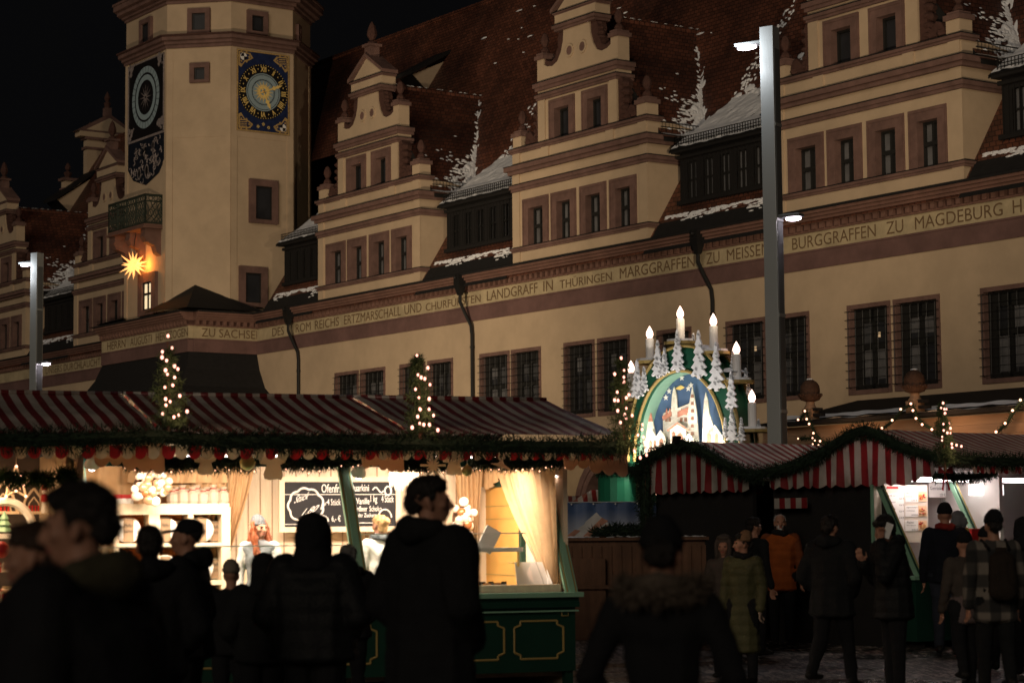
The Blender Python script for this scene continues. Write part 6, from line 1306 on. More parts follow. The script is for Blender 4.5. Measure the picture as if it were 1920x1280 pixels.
# the painted town: cut boards standing one behind another
TM=[mat('painted_town',(.74,.64,.56),.6,.35,14),mat('painted_roof_red',(.45,.20,.14),.6,.4,12),M['snow'],mat('painted_window',(.28,.15,.1),.6)]
def cut(mb,pts,d,mi=0,th=.03): mb.prism([oz(x,y,d) for x,y in pts],d,d+th,mi)
m=MB()
cut(m,[(1243,862),(1243,775),(1258,768),(1260,740),(1262,730),(1264,725),(1266,730),(1268,740),(1270,765),(1290,757),(1296,752),(1302,862)],.40); 
for x in (1247,1253,1275,1283): cut(m,[(x,778),(x+2.5,765),(x+5,778)],.38,1); cut(m,[(x,790),(x+4,790),(x+4,783),(x,783)],.38,3)
cut(m,[(1241,780),(1258,772),(1258,780),(1243,788)],.375,1); cut(m,[(1270,772),(1297,760),(1297,770),(1270,782)],.375,1)
cut(m,[(1288,862),(1290,770),(1294,745),(1298,724),(1302,745),(1306,770),(1312,862)],.33); cut(m,[(1316,862),(1318,780),(1320,750),(1323,735),(1327,750),(1330,775),(1338,800),(1342,862)],.18)
for y in range(745,840,14): cut(m,[(1295,y),(1301,y),(1300,y-6),(1296,y-6)],.32,3)
cut(m,[(1196,862),(1200,815),(1208,800),(1218,768),(1226,800),(1236,862)],.29); cut(m,[(1213,790),(1218,765),(1223,790)],.28,1)
cut(m,[(1212,862),(1214,818),(1222,803),(1230,818),(1238,806),(1246,820),(1246,862)],.15); cut(m,[(1256,862),(1256,806),(1248,806),(1270,790),(1293,806),(1286,806),(1286,862)],.22); cut(m,[(1250,806),(1270,791),(1292,806),(1290,808),(1270,795),(1252,808)],.21,1)
cut(m,[(1316,862),(1320,812),(1340,796),(1356,820),(1358,862)],.18); cut(m,[(1283,862),(1283,822),(1291,812),(1300,822),(1300,862)],.10)
for x0_,x1_,yb,yt,d in ((1217,1222,850,828,.14),(1225,1230,850,828,.14),(1236,1243,850,825,.14),(1260,1266,850,812,.205),(1270,1280,850,815,.205),(1326,1332,845,815,.17),(1340,1346,845,815,.17),(1288,1295,858,832,.09)): cut(m,[(x0_,yb),(x1_,yb),(x1_,yt),((x0_+x1_)/2,yt-4),(x0_,yt)],d,3,.008)
m.grid(lambda a,b:(icx-ix+2*ix*a,.1+.4*b,bz+.05+.06*mnoise.noise(Vector((a*8,b*3,2)))),30,8,2)
m.build('painted_town',TM,ca)
for px,py,pw in ((1215,848,45),(1300,850,60),(1345,850,40)):
    x,z=oz(px,py,.25); light('arch_light','POINT',SA.W(x,-.18,max(z,bz+.22)),(1,.84,.68),ARCP*pw/50,size=.08)
# firs cut from white boards
def fir_pts(h,w_,n,sd):
    rn=random.Random(sd); L=[(0,h)]; 
    for k in range(n): t=(k+1)/n; ww=w_*.5*t**.9; z=h*(1-t*.96); L+=[(ww*.62*rn.uniform(.8,1),z+h*.11),(ww*rn.uniform(.9,1.1),z+h*.02),(ww*.78,z-h*.015),(ww*.5,z+h*.012)]
    L+=[(w_*.1,h*.03),(w_*.1,-.02)]; return L+[(-x,z) for x,z in reversed(L[1:])]
FIRS=[(400,790,310,0),(455,740,205,0),(565,625,300,0),(620,600,215,0),(725,580,340,0),(895,630,380,0),(1035,730,385,0),(1155,880,300,0),(1160,1140,270,0),(1235,1140,190,0),(1105,1100,150,0),(850,352,80,1),(1170,570,170,1),(1270,662,110,1),(1372,1050,90,1),(685,375,40,1),(1045,430,80,1),(1290,760,110,1)]
for k,(zx,zy,hh,bk) in enumerate(FIRS):
    x_,y_=1100+zx/4.2675,560+zy/4.2675; d=-.12 if not bk else DEP*.55; a,z=oz(x_,y_,d); h=hh/4.2675*43/4080; q=MB(); q.prism([(a+p,z+r) for p,r in fir_pts(h,h*.42,6,k)],d,d+.05); 
    rn=random.Random(k)
    for j in range(12): t=rn.random(); zz=z+h*(1-t)*.95; xx=a+rn.uniform(-.3,.3)*h*.42*t; q.add([(xx-.02,d-.012,zz),(xx+.035,d-.012,zz-.01),(xx+.05,d-.012,zz-.05),(xx,d-.012,zz-.03)],[(0,1,2,3)],1)
    q.build('cut_fir',[M['snow'],mat('fir_line',(.32,.34,.36),.8) if k==0 else bpy.data.materials['fir_line']],ca)
# candles on ledges
for zx,zt,zb in ((358,590,800),(507,315,500),(752,155,345),(1018,215,425),(1203,440,655),(1327,825,1045)):
    x_=1100+zx/4.2675; d=DEP*.45; a,z0=oz(x_,560+zb/4.2675,d); z1=oz(x_,560+zt/4.2675,d)[1]; q=MB(); q.lathe([(.085,0),(.085,z1-z0-.02),(.06,z1-z0)],(a,d,z0),12,0)
    o=q.build('candle',[M['white']],ca); q=MB(); q.lathe([(.04,0),(.072,.06),(.068,.12),(.035,.19),(.0,.25)],(a,d,z1),10,0); q.build('flame_bulb',[M['flame']],o,smooth=True)
    q=MB(); q.hprism([(a+.34*math.cos(t),d+.34*math.sin(t)) for t in [2*PI*i/14 for i in range(14)]],z0-.06,z0,0); q.hprism([(a+.28*math.cos(t),d+.28*math.sin(t)) for t in [2*PI*i/14 for i in range(14)]],z0,z0+.05,1); q.build('ledge',[M['goldline'],M['snow']],ca)
for zx,zy in ((1125,590),(920,405)):
    a,z=oz(1100+zx/4.2675,560+zy/4.2675,DEP*.5); q=MB(); q.grid(lambda u,v:(a-.3+.6*u,DEP*.2+.6*v,z+.1*math.sin(PI*u)*math.sin(PI*v)+.03*mnoise.noise(Vector((u*5,v*5,zx)))),14,8); q.build('snow_cover',[M['snow']],ca)
# a spotlight clamped on the garland in front of it
sp_=fempty('spotlight',ROW,'small black spotlight on an arm lighting the candle arch','spotlight'); y_,z_=Rg(1269,823,-.2); m=MB(); m.box(-.25,-.15,y_-.05,y_+.05,z_-.05,z_+.05,0); m.tube([(-.2,y_,z_),(-.15,y_-.25,z_-.06),(-.1,y_-.35,z_-.1)],.012,5,0); m.build('lamp_body',[M['iron']],sp_)
P=SA.W(icx+.1,-1.4,bz+.3); light('arch_spot','SPOT',P,(1,.9,.8),ARCP*3,target=SA.W(icx+.2,.2,bz+1.6),size=.1,spot=110,blend=.8)
# ================================================================== people
import numpy as np
def _ico(n=2):
    bm=bmesh.new(); bmesh.ops.create_icosphere(bm,subdivisions=n,radius=1); v=[x.co.copy() for x in bm.verts]; bm.free(); return v
ICO=_ico(2)
class Body:
    """limbs and masses blended into one continuous skin"""
    def __init__(s): s.p=[]                     # (list of (centre, radii(3), rot), material)
    def hull(s,items,mi):
        out=[]
        for it in items:
            c=Vector(it[0]); r=it[1]
            if not isinstance(r,(tuple,list)): r=(r,r,r)
            out.append((c,Vector(r)))
        s.p.append((out,mi)); return s
    def limb(s,pts,rs,mi):
        for i in range(len(pts)-1): s.hull([(pts[i],rs[i]),(pts[i+1],rs[i+1])],mi)
        return s
    def make(s,name,mats,parent,voxel=.012,smooth=3,disp=None,T=None):
        bm=bmesh.new()
        for items,mi in s.p:
            b2=bmesh.new()
            for c,r in items:
                for v in ICO: b2.verts.new((c.x+v.x*r.x,c.y+v.y*r.y,c.z+v.z*r.z))
            res=bmesh.ops.convex_hull(b2,input=b2.verts)
            g=[e for e in set(res['geom_interior'])|set(res['geom_unused']) if isinstance(e,bmesh.types.BMVert)]
            bmesh.ops.delete(b2,geom=g,context='VERTS')
            me=bpy.data.meshes.new('x'); b2.to_mesh(me); b2.free(); bm.from_mesh(me); bpy.data.meshes.remove(me)
        me=bpy.data.meshes.new(name); bmesh.ops.recalc_face_normals(bm,faces=bm.faces); bm.to_mesh(me); bm.free()
        o=bpy.data.objects.new(name,me); COL.objects.link(o)
        r=o.modifiers.new('r','REMESH'); r.mode='VOXEL'; r.voxel_size=voxel; r.adaptivity=0
        sm=o.modifiers.new('s','SMOOTH'); sm.iterations=smooth; sm.factor=.5
        dg=bpy.context.evaluated_depsgraph_get(); m2=bpy.data.meshes.new_from_object(o.evaluated_get(dg))
        o.modifiers.clear(); o.data=m2; bpy.data.meshes.remove(me); m2.name=name
        m2.materials.clear()
        for m in mats: m2.materials.append(m)
        N=len(m2.polygons); cen=np.empty(N*3); m2.polygons.foreach_get('center',cen); cen=cen.reshape(N,3)
        best=np.full(N,1e9); idx=np.zeros(N,dtype=np.int32)
        for items,mi in s.p:
            d=np.full(N,1e9)
            pr=[(np.array(c),np.array(r)) for c,r in items]
            if len(pr)==1: pr=pr*2
            for i in range(len(pr)-1):
                a,ra=pr[i]; b,rb=pr[i+1]; ab=b-a; L=max(1e-9,ab.dot(ab)); t=np.clip(((cen-a)@ab)/L,0,1)
                q=(cen-(a+t[:,None]*ab))/(ra+(rb-ra)*t[:,None]); d=np.minimum(d,(np.linalg.norm(q,axis=1)-1)*float(min(ra.min(),rb.min())))
            k=d<best; best[k]=d[k]; idx[k]=mi
        if disp:
            V=len(m2.vertices); co=np.empty(V*3); m2.vertices.foreach_get('co',co); co=co.reshape(V,3); no=np.empty(V*3); m2.vertices.foreach_get('normal',no); no=no.reshape(V,3)
            dv=np.array([disp(c) for c in co]); co=co+no*dv[:,None]; m2.vertices.foreach_set('co',co.reshape(-1))
        m2.polygons.foreach_set('material_index',idx); m2.polygons.foreach_set('use_smooth',[True]*N); m2.update()
        if parent: o.parent=parent
        return o
def cloth(n,c,r=.9,b=.4,var=.25): return mat(n,c,r,var,7,b,55,spec=.15)
CL=dict(black=cloth('black_cloth',(.010,.010,.011)),black2=cloth('black_quilted_coat',(.008,.0085,.009),.6),charcoal=cloth('charcoal_cloth',(.011,.0115,.012)),navy=cloth('navy_cloth',(.007,.008,.013)),
 olive=cloth('olive_coat',(.06,.058,.026),.6,.5),wine=cloth('wine_scarf',(.05,.012,.010)),rust=cloth('dark_rust_sleeve',(.15,.042,.014)),orange=cloth('rust_orange_jacket',(.26,.065,.014)),brown=cloth('brown_wool',(.06,.043,.032)),tan=cloth('tan_knit',(.17,.10,.055),.95,.8),beige=cloth('beige_knit',(.20,.16,.12),.95,.8),
 greycoat=cloth('grey_brown_coat',(.06,.048,.04)),greyknit=cloth('grey_knit',(.10,.11,.12),.95,.8),jeans=cloth('dark_jeans',(.018,.021,.03)),white=cloth('white_sleeve',(.6,.58,.55)),grey=cloth('grey_vest',(.16,.17,.18)),glove=cloth('pale_glove',(.30,.22,.17)),
 fur=cloth('fur_trim',(.09,.07,.054)),collar=cloth('olive_collar',(.045,.04,.024)),shoe=cloth('dark_shoe',(.012,.011,.010),.5),trainer=cloth('white_trainer',(.4,.36,.33),.6),red=cloth('dark_red_scarf',(.20,.02,.014)),yellow=cloth('mustard_scarf',(.42,.27,.08)),lightpants=cloth('mauve_lining',(.13,.095,.09)))
SKIN=mat('skin',(.34,.17,.11),.55,.08,12,.1,60,spec=.3); LIPS=mat('lips',(.30,.09,.07),.5,.05); EYEM=mat('eye',(.03,.025,.02),.2,.05,spec=.6)
HAIRS={k:mat(k+'_hair',c,.5,.35,60,.7,140,stretch=(1,1,.15)) for k,c in dict(dark=(.010,.007,.005),brown=(.035,.018,.010),red=(.24,.065,.022),blonde=(.42,.27,.12),white=(.5,.47,.44),grey=(.13,.12,.11)).items()}
def plaid_mat():
    m,nt,b=nt_new('plaid_jacket'); N=nt.nodes; L=nt.links; tc=N.new('ShaderNodeTexCoord'); out=None
    for ax,s in (('X',5.0),('Z',4.2)):
        sx=N.new('ShaderNodeSeparateXYZ'); L.new(tc.outputs['Object'],sx.inputs[0]); a=N.new('ShaderNodeMath'); a.operation='MULTIPLY'; a.inputs[1].default_value=s*2*PI; L.new(sx.outputs[ax],a.inputs[0]); c=N.new('ShaderNodeMath'); c.operation='SINE'; L.new(a.outputs[0],c.inputs[0]); mr=N.new('ShaderNodeMapRange'); mr.inputs['From Min'].default_value=-.2; mr.inputs['From Max'].default_value=.3; L.new(c.outputs[0],mr.inputs['Value'])
        if out is None: out=mr.outputs[0]
        else: mu=N.new('ShaderNodeMath'); mu.operation='ADD'; L.new(out,mu.inputs[0]); L.new(mr.outputs[0],mu.inputs[1]); out=mu.outputs[0]
    r=N.new('ShaderNodeValToRGB'); r.color_ramp.elements[0].color=(.012,.012,.012,1); r.color_ramp.elements[1].color=(.17,.145,.12,1); e=r.color_ramp.elements.new(.5); e.color=(.04,.036,.032,1)
    hv=N.new('ShaderNodeMath'); hv.operation='MULTIPLY'; hv.inputs[1].default_value=.5; L.new(out,hv.inputs[0]); L.new(hv.outputs[0],r.inputs[0]); L.new(r.outputs[0],b.inputs['Base Color']); b.inputs['Roughness'].default_value=.95; return m
CL['plaid']=plaid_mat()
def person(lab,X,Y,face,h=1.75,top='black',legs='black',skirt=None,hair=None,hat=None,hatc='black',scarf=None,hood=None,yaw=0,pitch=0,arms='down',stride=0.0,bulk=1.0,fur=None,beard=None,glasses=False,gloves=None,long_=.62,voxel=None,shoes='shoe',z0=0.0,fem=False,group=None,backpack=False,ear=True,sleeve=None,lean=0.0):
    """face: heading in degrees, 0 = looking away from the camera, 90 = looking to the left, 180 = looking at the camera"""
    p=empty('person',(X,Y,z0),math.radians(face),lab,'person',group); k=h/1.75; sc=Matrix.Scale(k,4)
    V=lambda x,y,z:Vector((x*k,y*k,z*k))
    mats=[CL[top],SKIN,CL[legs],CL[shoes],CL[gloves] if gloves else SKIN,LIPS,EYEM,CL[skirt or top],CL[sleeve or top],CL[beard] if beard in CL else (HAIRS[beard] if beard else SKIN)]
    b=Body(); w=bulk; sh=.185 if not fem else .165
    L=lambda y:y+lean
    # legs
    for s in (-1,1):
        st=stride*s; hip=V(s*.095,0,.92); kn=V(s*.1,st*.5+abs(st)*.15,.5); an=V(s*.1,st*1.0-(.12 if st<0 else 0)*abs(stride)*3,.09+(.10 if st<0 and stride else 0))
        b.limb([hip,kn,an],[.105*k*min(w,1.1),.075*k,.06*k],2); f=V(0,.15,-.045)
        b.hull([(an+V(0,-.04,-.03),(.045*k,.055*k,.05*k)),(an+f,(.045*k,.06*k,.03*k))],3)
    # trunk
    hem={'short':.86,'mid':.72,'long':.36}.get(long_,.82)
    wa,wd=(.165*w,.125*w) if not fem else (.15*w,.12*w)
    b.hull([(V(0,0,hem+.04),((wa+.03)*k,(wd+.025)*k,.05*k)),(V(0,0,1.05),(wa*k,wd*k,.08*k))],7)
    b.hull([(V(0,0,1.05),(wa*k,wd*k,.08*k)),(V(0,.01+lean*.6,1.3),((sh+.005)*w*k,.13*w*k,.12*k))],0)
    b.hull([(V(-sh*.9,lean,1.41),(.075*w*k,.085*w*k,.07*k)),(V(sh*.9,lean,1.41),(.075*w*k,.085*w*k,.07*k)),(V(0,lean*.7,1.3),(.16*w*k,.125*w*k,.1*k)),(V(0,lean,1.475),(.075*k,.075*k,.04*k))],0)
    # arms
    def hand(wr,d,up,mi,curl=.3):
        d=d.normalized(); up=(up-d*up.dot(d)).normalized(); sd=d.cross(up)
        b.hull([(wr,(.026*k,)*3),(wr+d*.085*k+sd*.028*k,(.014*k,)*3),(wr+d*.085*k-sd*.028*k,(.014*k,)*3)],mi)
        for j,ln in enumerate((.062,.074,.07,.055)):
            o=wr+d*.085*k+sd*(.03-.02*j)*k; m_=o+(d*math.cos(curl)-up*math.sin(curl))*ln*.55*k; e=m_+(d*math.cos(curl*2.6)-up*math.sin(curl*2.6))*ln*.5*k; b.limb([o,m_,e],[.0098*k,.009*k,.008*k],mi)
        o=wr+d*.03*k+sd*.03*k; b.limb([o,o+(d*.6+sd*.8-up*.2)*.04*k,o+(d*.95+sd*.5-up*.4)*.072*k],[.013*k,.011*k,.009*k],mi)
    AR={'down':[((.0,-.02,1.14),(.02,.05,.90)),]*2}
    hands={}
    for s in (-1,1):
        so=V(s*sh,lean,1.42); r=[.075*w*k,.06*w*k,.048*w*k]
        pose=arms if isinstance(arms,str) else arms[0 if s<0 else 1]
        if pose=='down': el=V(s*(sh+.07),-.02+lean-.15*stride*s,1.14); wr=V(s*(sh+.075),.06+lean-.5*stride*s,.89); hd=V(0,.12-.3*stride*s,-1)
        elif pose=='pocket': el=V(s*(sh+.12),-.05+lean,1.14); wr=V(s*(sh-.01),.11+lean,.97); hd=None
        elif pose=='front': el=V(s*(sh+.07),.03+lean,1.13); wr=V(s*.07,.24+lean,1.12); hd=V(-s*.5,.6,.3)
        elif pose=='chest': el=V(s*(sh+.06),.02+lean,1.13); wr=V(s*.07,.23+lean,1.28); hd=V(-s*.4,.5,.7)
        elif pose=='phone': el=V(s*(sh+.08),.16+lean,1.17); wr=V(s*.15,.10+lean*1.6,1.47); hd=V(-s*.25,-.1,1)
        elif pose=='hold': el=V(s*(sh+.05),.06+lean,1.13); wr=V(s*.13,.30+lean,1.24); hd=V(-s*.2,1,.25)
        elif pose=='reach': el=V(s*(sh+.08),.12+lean,1.16); wr=V(s*.16,.36+lean,1.18); hd=V(0,1,-.2)
        b.limb([so,el,wr],r,8); hands[s]=(wr,hd)
        if hd is not None: hand(wr+hd.normalized()*.03*k,hd,V(-s*1.0,.15,.0) if pose in('down',) else V(-s*.3,.2,-.9) if pose!='phone' else V(-s*1,.0,0),4,.35 if pose!='phone' else .55)
    # neck and head
    R=Matrix.Translation(V(0,lean,1.53))@Matrix.Rotation(math.radians(yaw),4,'Z')@Matrix.Rotation(math.radians(-pitch),4,'X')
    H=lambda x,y,z:R@V(x,y,z-1.53)
    b.limb([V(0,lean-.01,1.44),H(0,-.005,1.58)],[.06*k,.054*k],1)
    b.hull([(H(0,-.018,1.665),(.074*k,.088*k,.088*k)),(H(0,.02,1.64),(.068*k,.072*k,.07*k))],1)
    b.hull([(H(0,.03,1.615),(.06*k,.058*k,.05*k)),(H(0,.058,1.553),(.030*k,.030*k,.024*k)),(H(0,.0,1.575),(.05*k,.05*k,.035*k))],9 if beard else 1)
    b.hull([(H(0,.088,1.648),(.011*k,.012*k,.012*k)),(H(0,.113,1.606),(.017*k,.013*k,.011*k)),(H(0,.085,1.60),(.018*k,.014*k,.012*k))],1)
    b.hull([(H(-.033,.078,1.664),(.018*k,.014*k,.009*k)),(H(.033,.078,1.664),(.018*k,.014*k,.009*k))],1)
    b.hull([(H(0,.086,1.573),(.024*k,.012*k,.008*k))],5)
    for s in (-1,1):
        b.hull([(H(s*.031,.081,1.645),(.013*k,.008*k,.008*k))],6); b.hull([(H(s*.045,.06,1.615),(.02*k,.022*k,.02*k))],1)
        if ear: b.hull([(H(s*.076,-.008,1.632),(.011*k,.024*k,.026*k)),(H(s*.074,-.002,1.60),(.009*k,.014*k,.014*k))],1)
    vx=voxel or .0125
    if top in('olive','black2','orange'): dsp=lambda c:(.007*k*(abs(math.sin(c[2]/k*PI/.115))-.6) if (hem<c[2]/k<1.42) else 0)+.004*mnoise.noise(Vector(c)*14)
    else: dsp=lambda c:(.010*mnoise.noise(Vector((c[0]*9,c[1]*9,c[2]*5)))+.008*mnoise.noise(Vector((c[0]*5,c[1]*5,c[2]*16))))*(1 if c[2]<1.45*k else 0)
    body=b.make('body',mats,p,vx,3,dsp)
    # hair and headwear
    def hh(name,items,m,vox=.011,dis=None,sm=2):
        q=Body(); 
        for it in items: q.hull([(H(*c),tuple(x*k for x in (r if isinstance(r,tuple) else (r,r,r)))) for c,r in it],0)
        o=q.make(name,[m],p,vox,sm,dis)
        if name=='hair':
            rn=random.Random(int(abs(X)*100)); sm_=MB(); vv=o.data.vertices; top_=H(0,0,1.76)
            for _ in range(1500):
                v=vv[rn.randrange(len(vv))]; nrm=v.normal; fl=(v.co-top_); fl=(fl-nrm*fl.dot(nrm)); fl=fl.normalized() if fl.length>1e-6 else nrm
                if hair[0]=='quiff': fl=(fl*.2+Vector((0,.2,.9))).normalized()
                e=(nrm*rn.uniform(.15,.6)+fl*rn.uniform(.5,1)+Vector((rn.gauss(0,.2),rn.gauss(0,.2),rn.gauss(0,.2)))).normalized()*(.028 if hair[0]!='long' else .05)*k*rn.uniform(.5,1.3)
                sd=e.cross(nrm); sd=sd.normalized()*.0018 if sd.length>1e-9 else Vector((.0018,0,0)); b_=v.co-nrm*.004; sm_.add([b_-sd,b_+sd,b_+e],[(0,1,2)])
            sm_.build('hair_strands',[m],p,recalc=False)
        return o
    if hair:
        kind,colr=hair; hm=HAIRS[colr]; nz=lambda c:.012*mnoise.noise(Vector(c)*30)+.006*mnoise.noise(Vector(c)*70)
        if kind=='short': hh('hair',[[((0,-.03,1.685),(.083,.092,.082)),((0,.02,1.715),(.07,.07,.052))],[((0,-.075,1.63),(.068,.045,.06))],[((-.068,.0,1.665),(.016,.03,.04))],[((.068,.0,1.665),(.016,.03,.04))]],hm,.009,nz)
        if kind=='quiff': hh('hair',[[((0,-.035,1.67),(.079,.088,.078)),((0,.0,1.72),(.07,.08,.045))],[((0,.045,1.745),(.055,.05,.03)),((0,-.03,1.742),(.06,.05,.03))]],hm,.009,nz)
        if kind=='thin': hh('hair',[[((0,-.04,1.675),(.079,.082,.075))]],hm,.009,nz)
        if kind=='fringe': hh('hair',[[((0,-.025,1.69),(.088,.095,.085)),((0,.05,1.70),(.07,.06,.05))],[((0,-.07,1.62),(.075,.05,.08))],[((-.075,.02,1.66),(.018,.04,.05))],[((.075,.02,1.66),(.018,.04,.05))]],hm,.009,nz)
        if kind=='bun': hh('hair',[[((0,-.03,1.685),(.083,.092,.08)),((0,.02,1.71),(.07,.07,.05))],[((0,-.13,1.69),(.045,.04,.045))],[((0,-.06,1.61),(.065,.04,.05))]],hm,.009,nz)
        if kind=='long': hh('hair',[[((0,-.03,1.675),(.086,.094,.085))],[((-.075,-.01,1.66),(.025,.05,.06)),((-.10,.045,1.50),(.03,.035,.05)),((-.09,.10,1.30),(.035,.03,.06))],[((.075,-.01,1.66),(.025,.05,.06)),((.10,.045,1.50),(.03,.035,.05)),((.09,.10,1.32),(.035,.03,.06))],[((0,-.07,1.62),(.08,.05,.06)),((0,-.12,1.40),(.10,.04,.09))]],hm,.01,lambda c:.02*mnoise.noise(Vector((c[0]*26,c[1]*26,c[2]*9)))+.012*mnoise.noise(Vector((c[0]*60,c[1]*60,c[2]*14))))
    if hat=='beanie':
        hh('hat',[[((0,-.028,1.70),(.092,.10,.075)),((0,-.045,1.755),(.066,.07,.045))],[((0,-.02,1.682),(.096,.106,.03))]],CL[hatc],.01,lambda c:.004*math.sin(math.atan2(c[1],c[0])*26))
    if hat=='bobble':
        hh('hat',[[((0,-.028,1.70),(.094,.10,.078)),((0,-.04,1.76),(.06,.065,.04))],[((0,-.02,1.682),(.098,.108,.03))],[((0,-.05,1.83),.04)]],CL[hatc],.01,lambda c:.006*mnoise.noise(Vector(c)*50))
    if hat=='cap':
        hh('hat',[[((0,-.025,1.70),(.09,.1,.07)),((0,-.02,1.74),(.06,.07,.03))],[((-.045,.11,1.682),(.03,.03,.008)),((.045,.11,1.682),(.03,.03,.008)),((0,.165,1.672),(.04,.02,.008)),((0,.06,1.69),(.07,.02,.012))]],CL[hatc],.008)
    if hat=='hoodup':
        hh('hood',[[((0,-.045,1.70),(.112,.11,.105)),((0,-.06,1.60),(.118,.10,.10))],[((0,-.05,1.56),(.115,.10,.07)),((0,-.05,1.45),(.15,.11,.05))],[((0,-.11,1.77),(.03,.04,.03)),((0,-.07,1.73),(.09,.09,.06))],[((-.085,.03,1.65),(.03,.05,.09)),((-.08,.03,1.54),(.035,.05,.05))],[((.085,.03,1.65),(.03,.05,.09)),((.08,.03,1.54),(.035,.05,.05))],[((-.04,.03,1.755),(.05,.05,.03)),((.04,.03,1.755),(.05,.05,.03))]],CL[hatc],.011,lambda c:.008*mnoise.noise(Vector(c)*16))
    if hat=='headscarf':
        hh('headscarf',[[((0,-.025,1.685),(.09,.098,.09)),((0,-.04,1.60),(.09,.09,.06))],[((0,.0,1.53),(.08,.08,.05))],[((-.072,.03,1.62),(.022,.04,.07))],[((.072,.03,1.62),(.022,.04,.07))]],CL[hatc],.01)
    if scarf:
        q=Body(); n=9
        for i in range(n):
            a,c=2*PI*i/n,2*PI*(i+1)/n; q.hull([(V(.085*math.cos(a),lean+.085*math.sin(a)-.005,1.50+.012*math.sin(2*a)),.042*k),(V(.085*math.cos(c),lean+.085*math.sin(c)-.005,1.50+.012*math.sin(2*c)),.042*k)],0)
        q.make('scarf',[CL[scarf]],p,.011,2,lambda c:.01*mnoise.noise(Vector(c)*22))
    if hood:                                   # hood lying on the shoulders / turned up collar
        q=Body(); q.hull([(V(-.11,lean-.06,1.50),(.05*k,.06*k,.05*k)),(V(0,lean-.13,1.50),(.09*k,.06*k,.075*k)),(V(.11,lean-.06,1.50),(.05*k,.06*k,.05*k))],0); q.hull([(V(-.12,lean-.02,1.49),(.035*k,.05*k,.04*k)),(V(-.08,lean+.08,1.45),(.03*k,.03*k,.04*k))],0); q.hull([(V(.12,lean-.02,1.49),(.035*k,.05*k,.04*k)),(V(.08,lean+.08,1.45),(.03*k,.03*k,.04*k))],0)
        q.make('hood',[CL[hood]],p,.012,3,lambda c:.01*mnoise.noise(Vector(c)*14))
    if fur:
        q=MB(); pa=[V(.155*math.cos(a),lean-.05+.13*math.sin(a),1.505+.03*math.sin(a)) for a in [PI*(.88+1.24*i/14) for i in range(15)]]; needles(q,pa,.062*k,1500,.045,.004,0,int(X*10+50)); q.build('fur_trim',[CL[fur]],p,recalc=False)
    if glasses:
        q=MB()
        for s in (-1,1): q.tube([H(s*.033+.02*math.cos(t),.098,1.645+.016*math.sin(t)) for t in [2*PI*i/10 for i in range(11)]],.0022,4); q.tube([H(s*.053,.095,1.65),H(s*.078,.0,1.648)],.0022,4)
        q.tube([H(-.013,.1,1.648),H(.013,.1,1.648)],.002,4); q.build('glasses',[M['iron']],p)
    if backpack:
        q=Body(); q.hull([(V(0,-.22,1.32),(.13*k,.08*k,.08*k)),(V(0,-.24,1.02),(.15*k,.1*k,.1*k))],0); q.hull([(V(0,-.31,1.02),(.1*k,.05*k,.09*k))],0); q.hull([(V(-.05,-.2,1.42),.014*k),(V(.05,-.2,1.42),.014*k)],0)
        bp_=q.make('backpack',[cloth('backpack_cloth',(.022,.016,.012))],None,.012,2,lambda c:.006*mnoise.noise(Vector(c)*14)); bp_.location=p.location; bp_.rotation_euler=p.rotation_euler; tag(bp_,'dark backpack worn by the person in the plaid jacket','backpack')
        q=MB()
        for s in (-1,1): q.tube([V(s*.1,-.14,1.42),V(s*.12,.0,1.5),V(s*.12,.12,1.38),V(s*.13,.12,1.2),V(s*.13,-.1,1.02)],.018,5)
        st_=q.build('strap',[M['iron']],bp_)
    return p,H,V
def gx(px,Y): return at(px,1000,Y).x
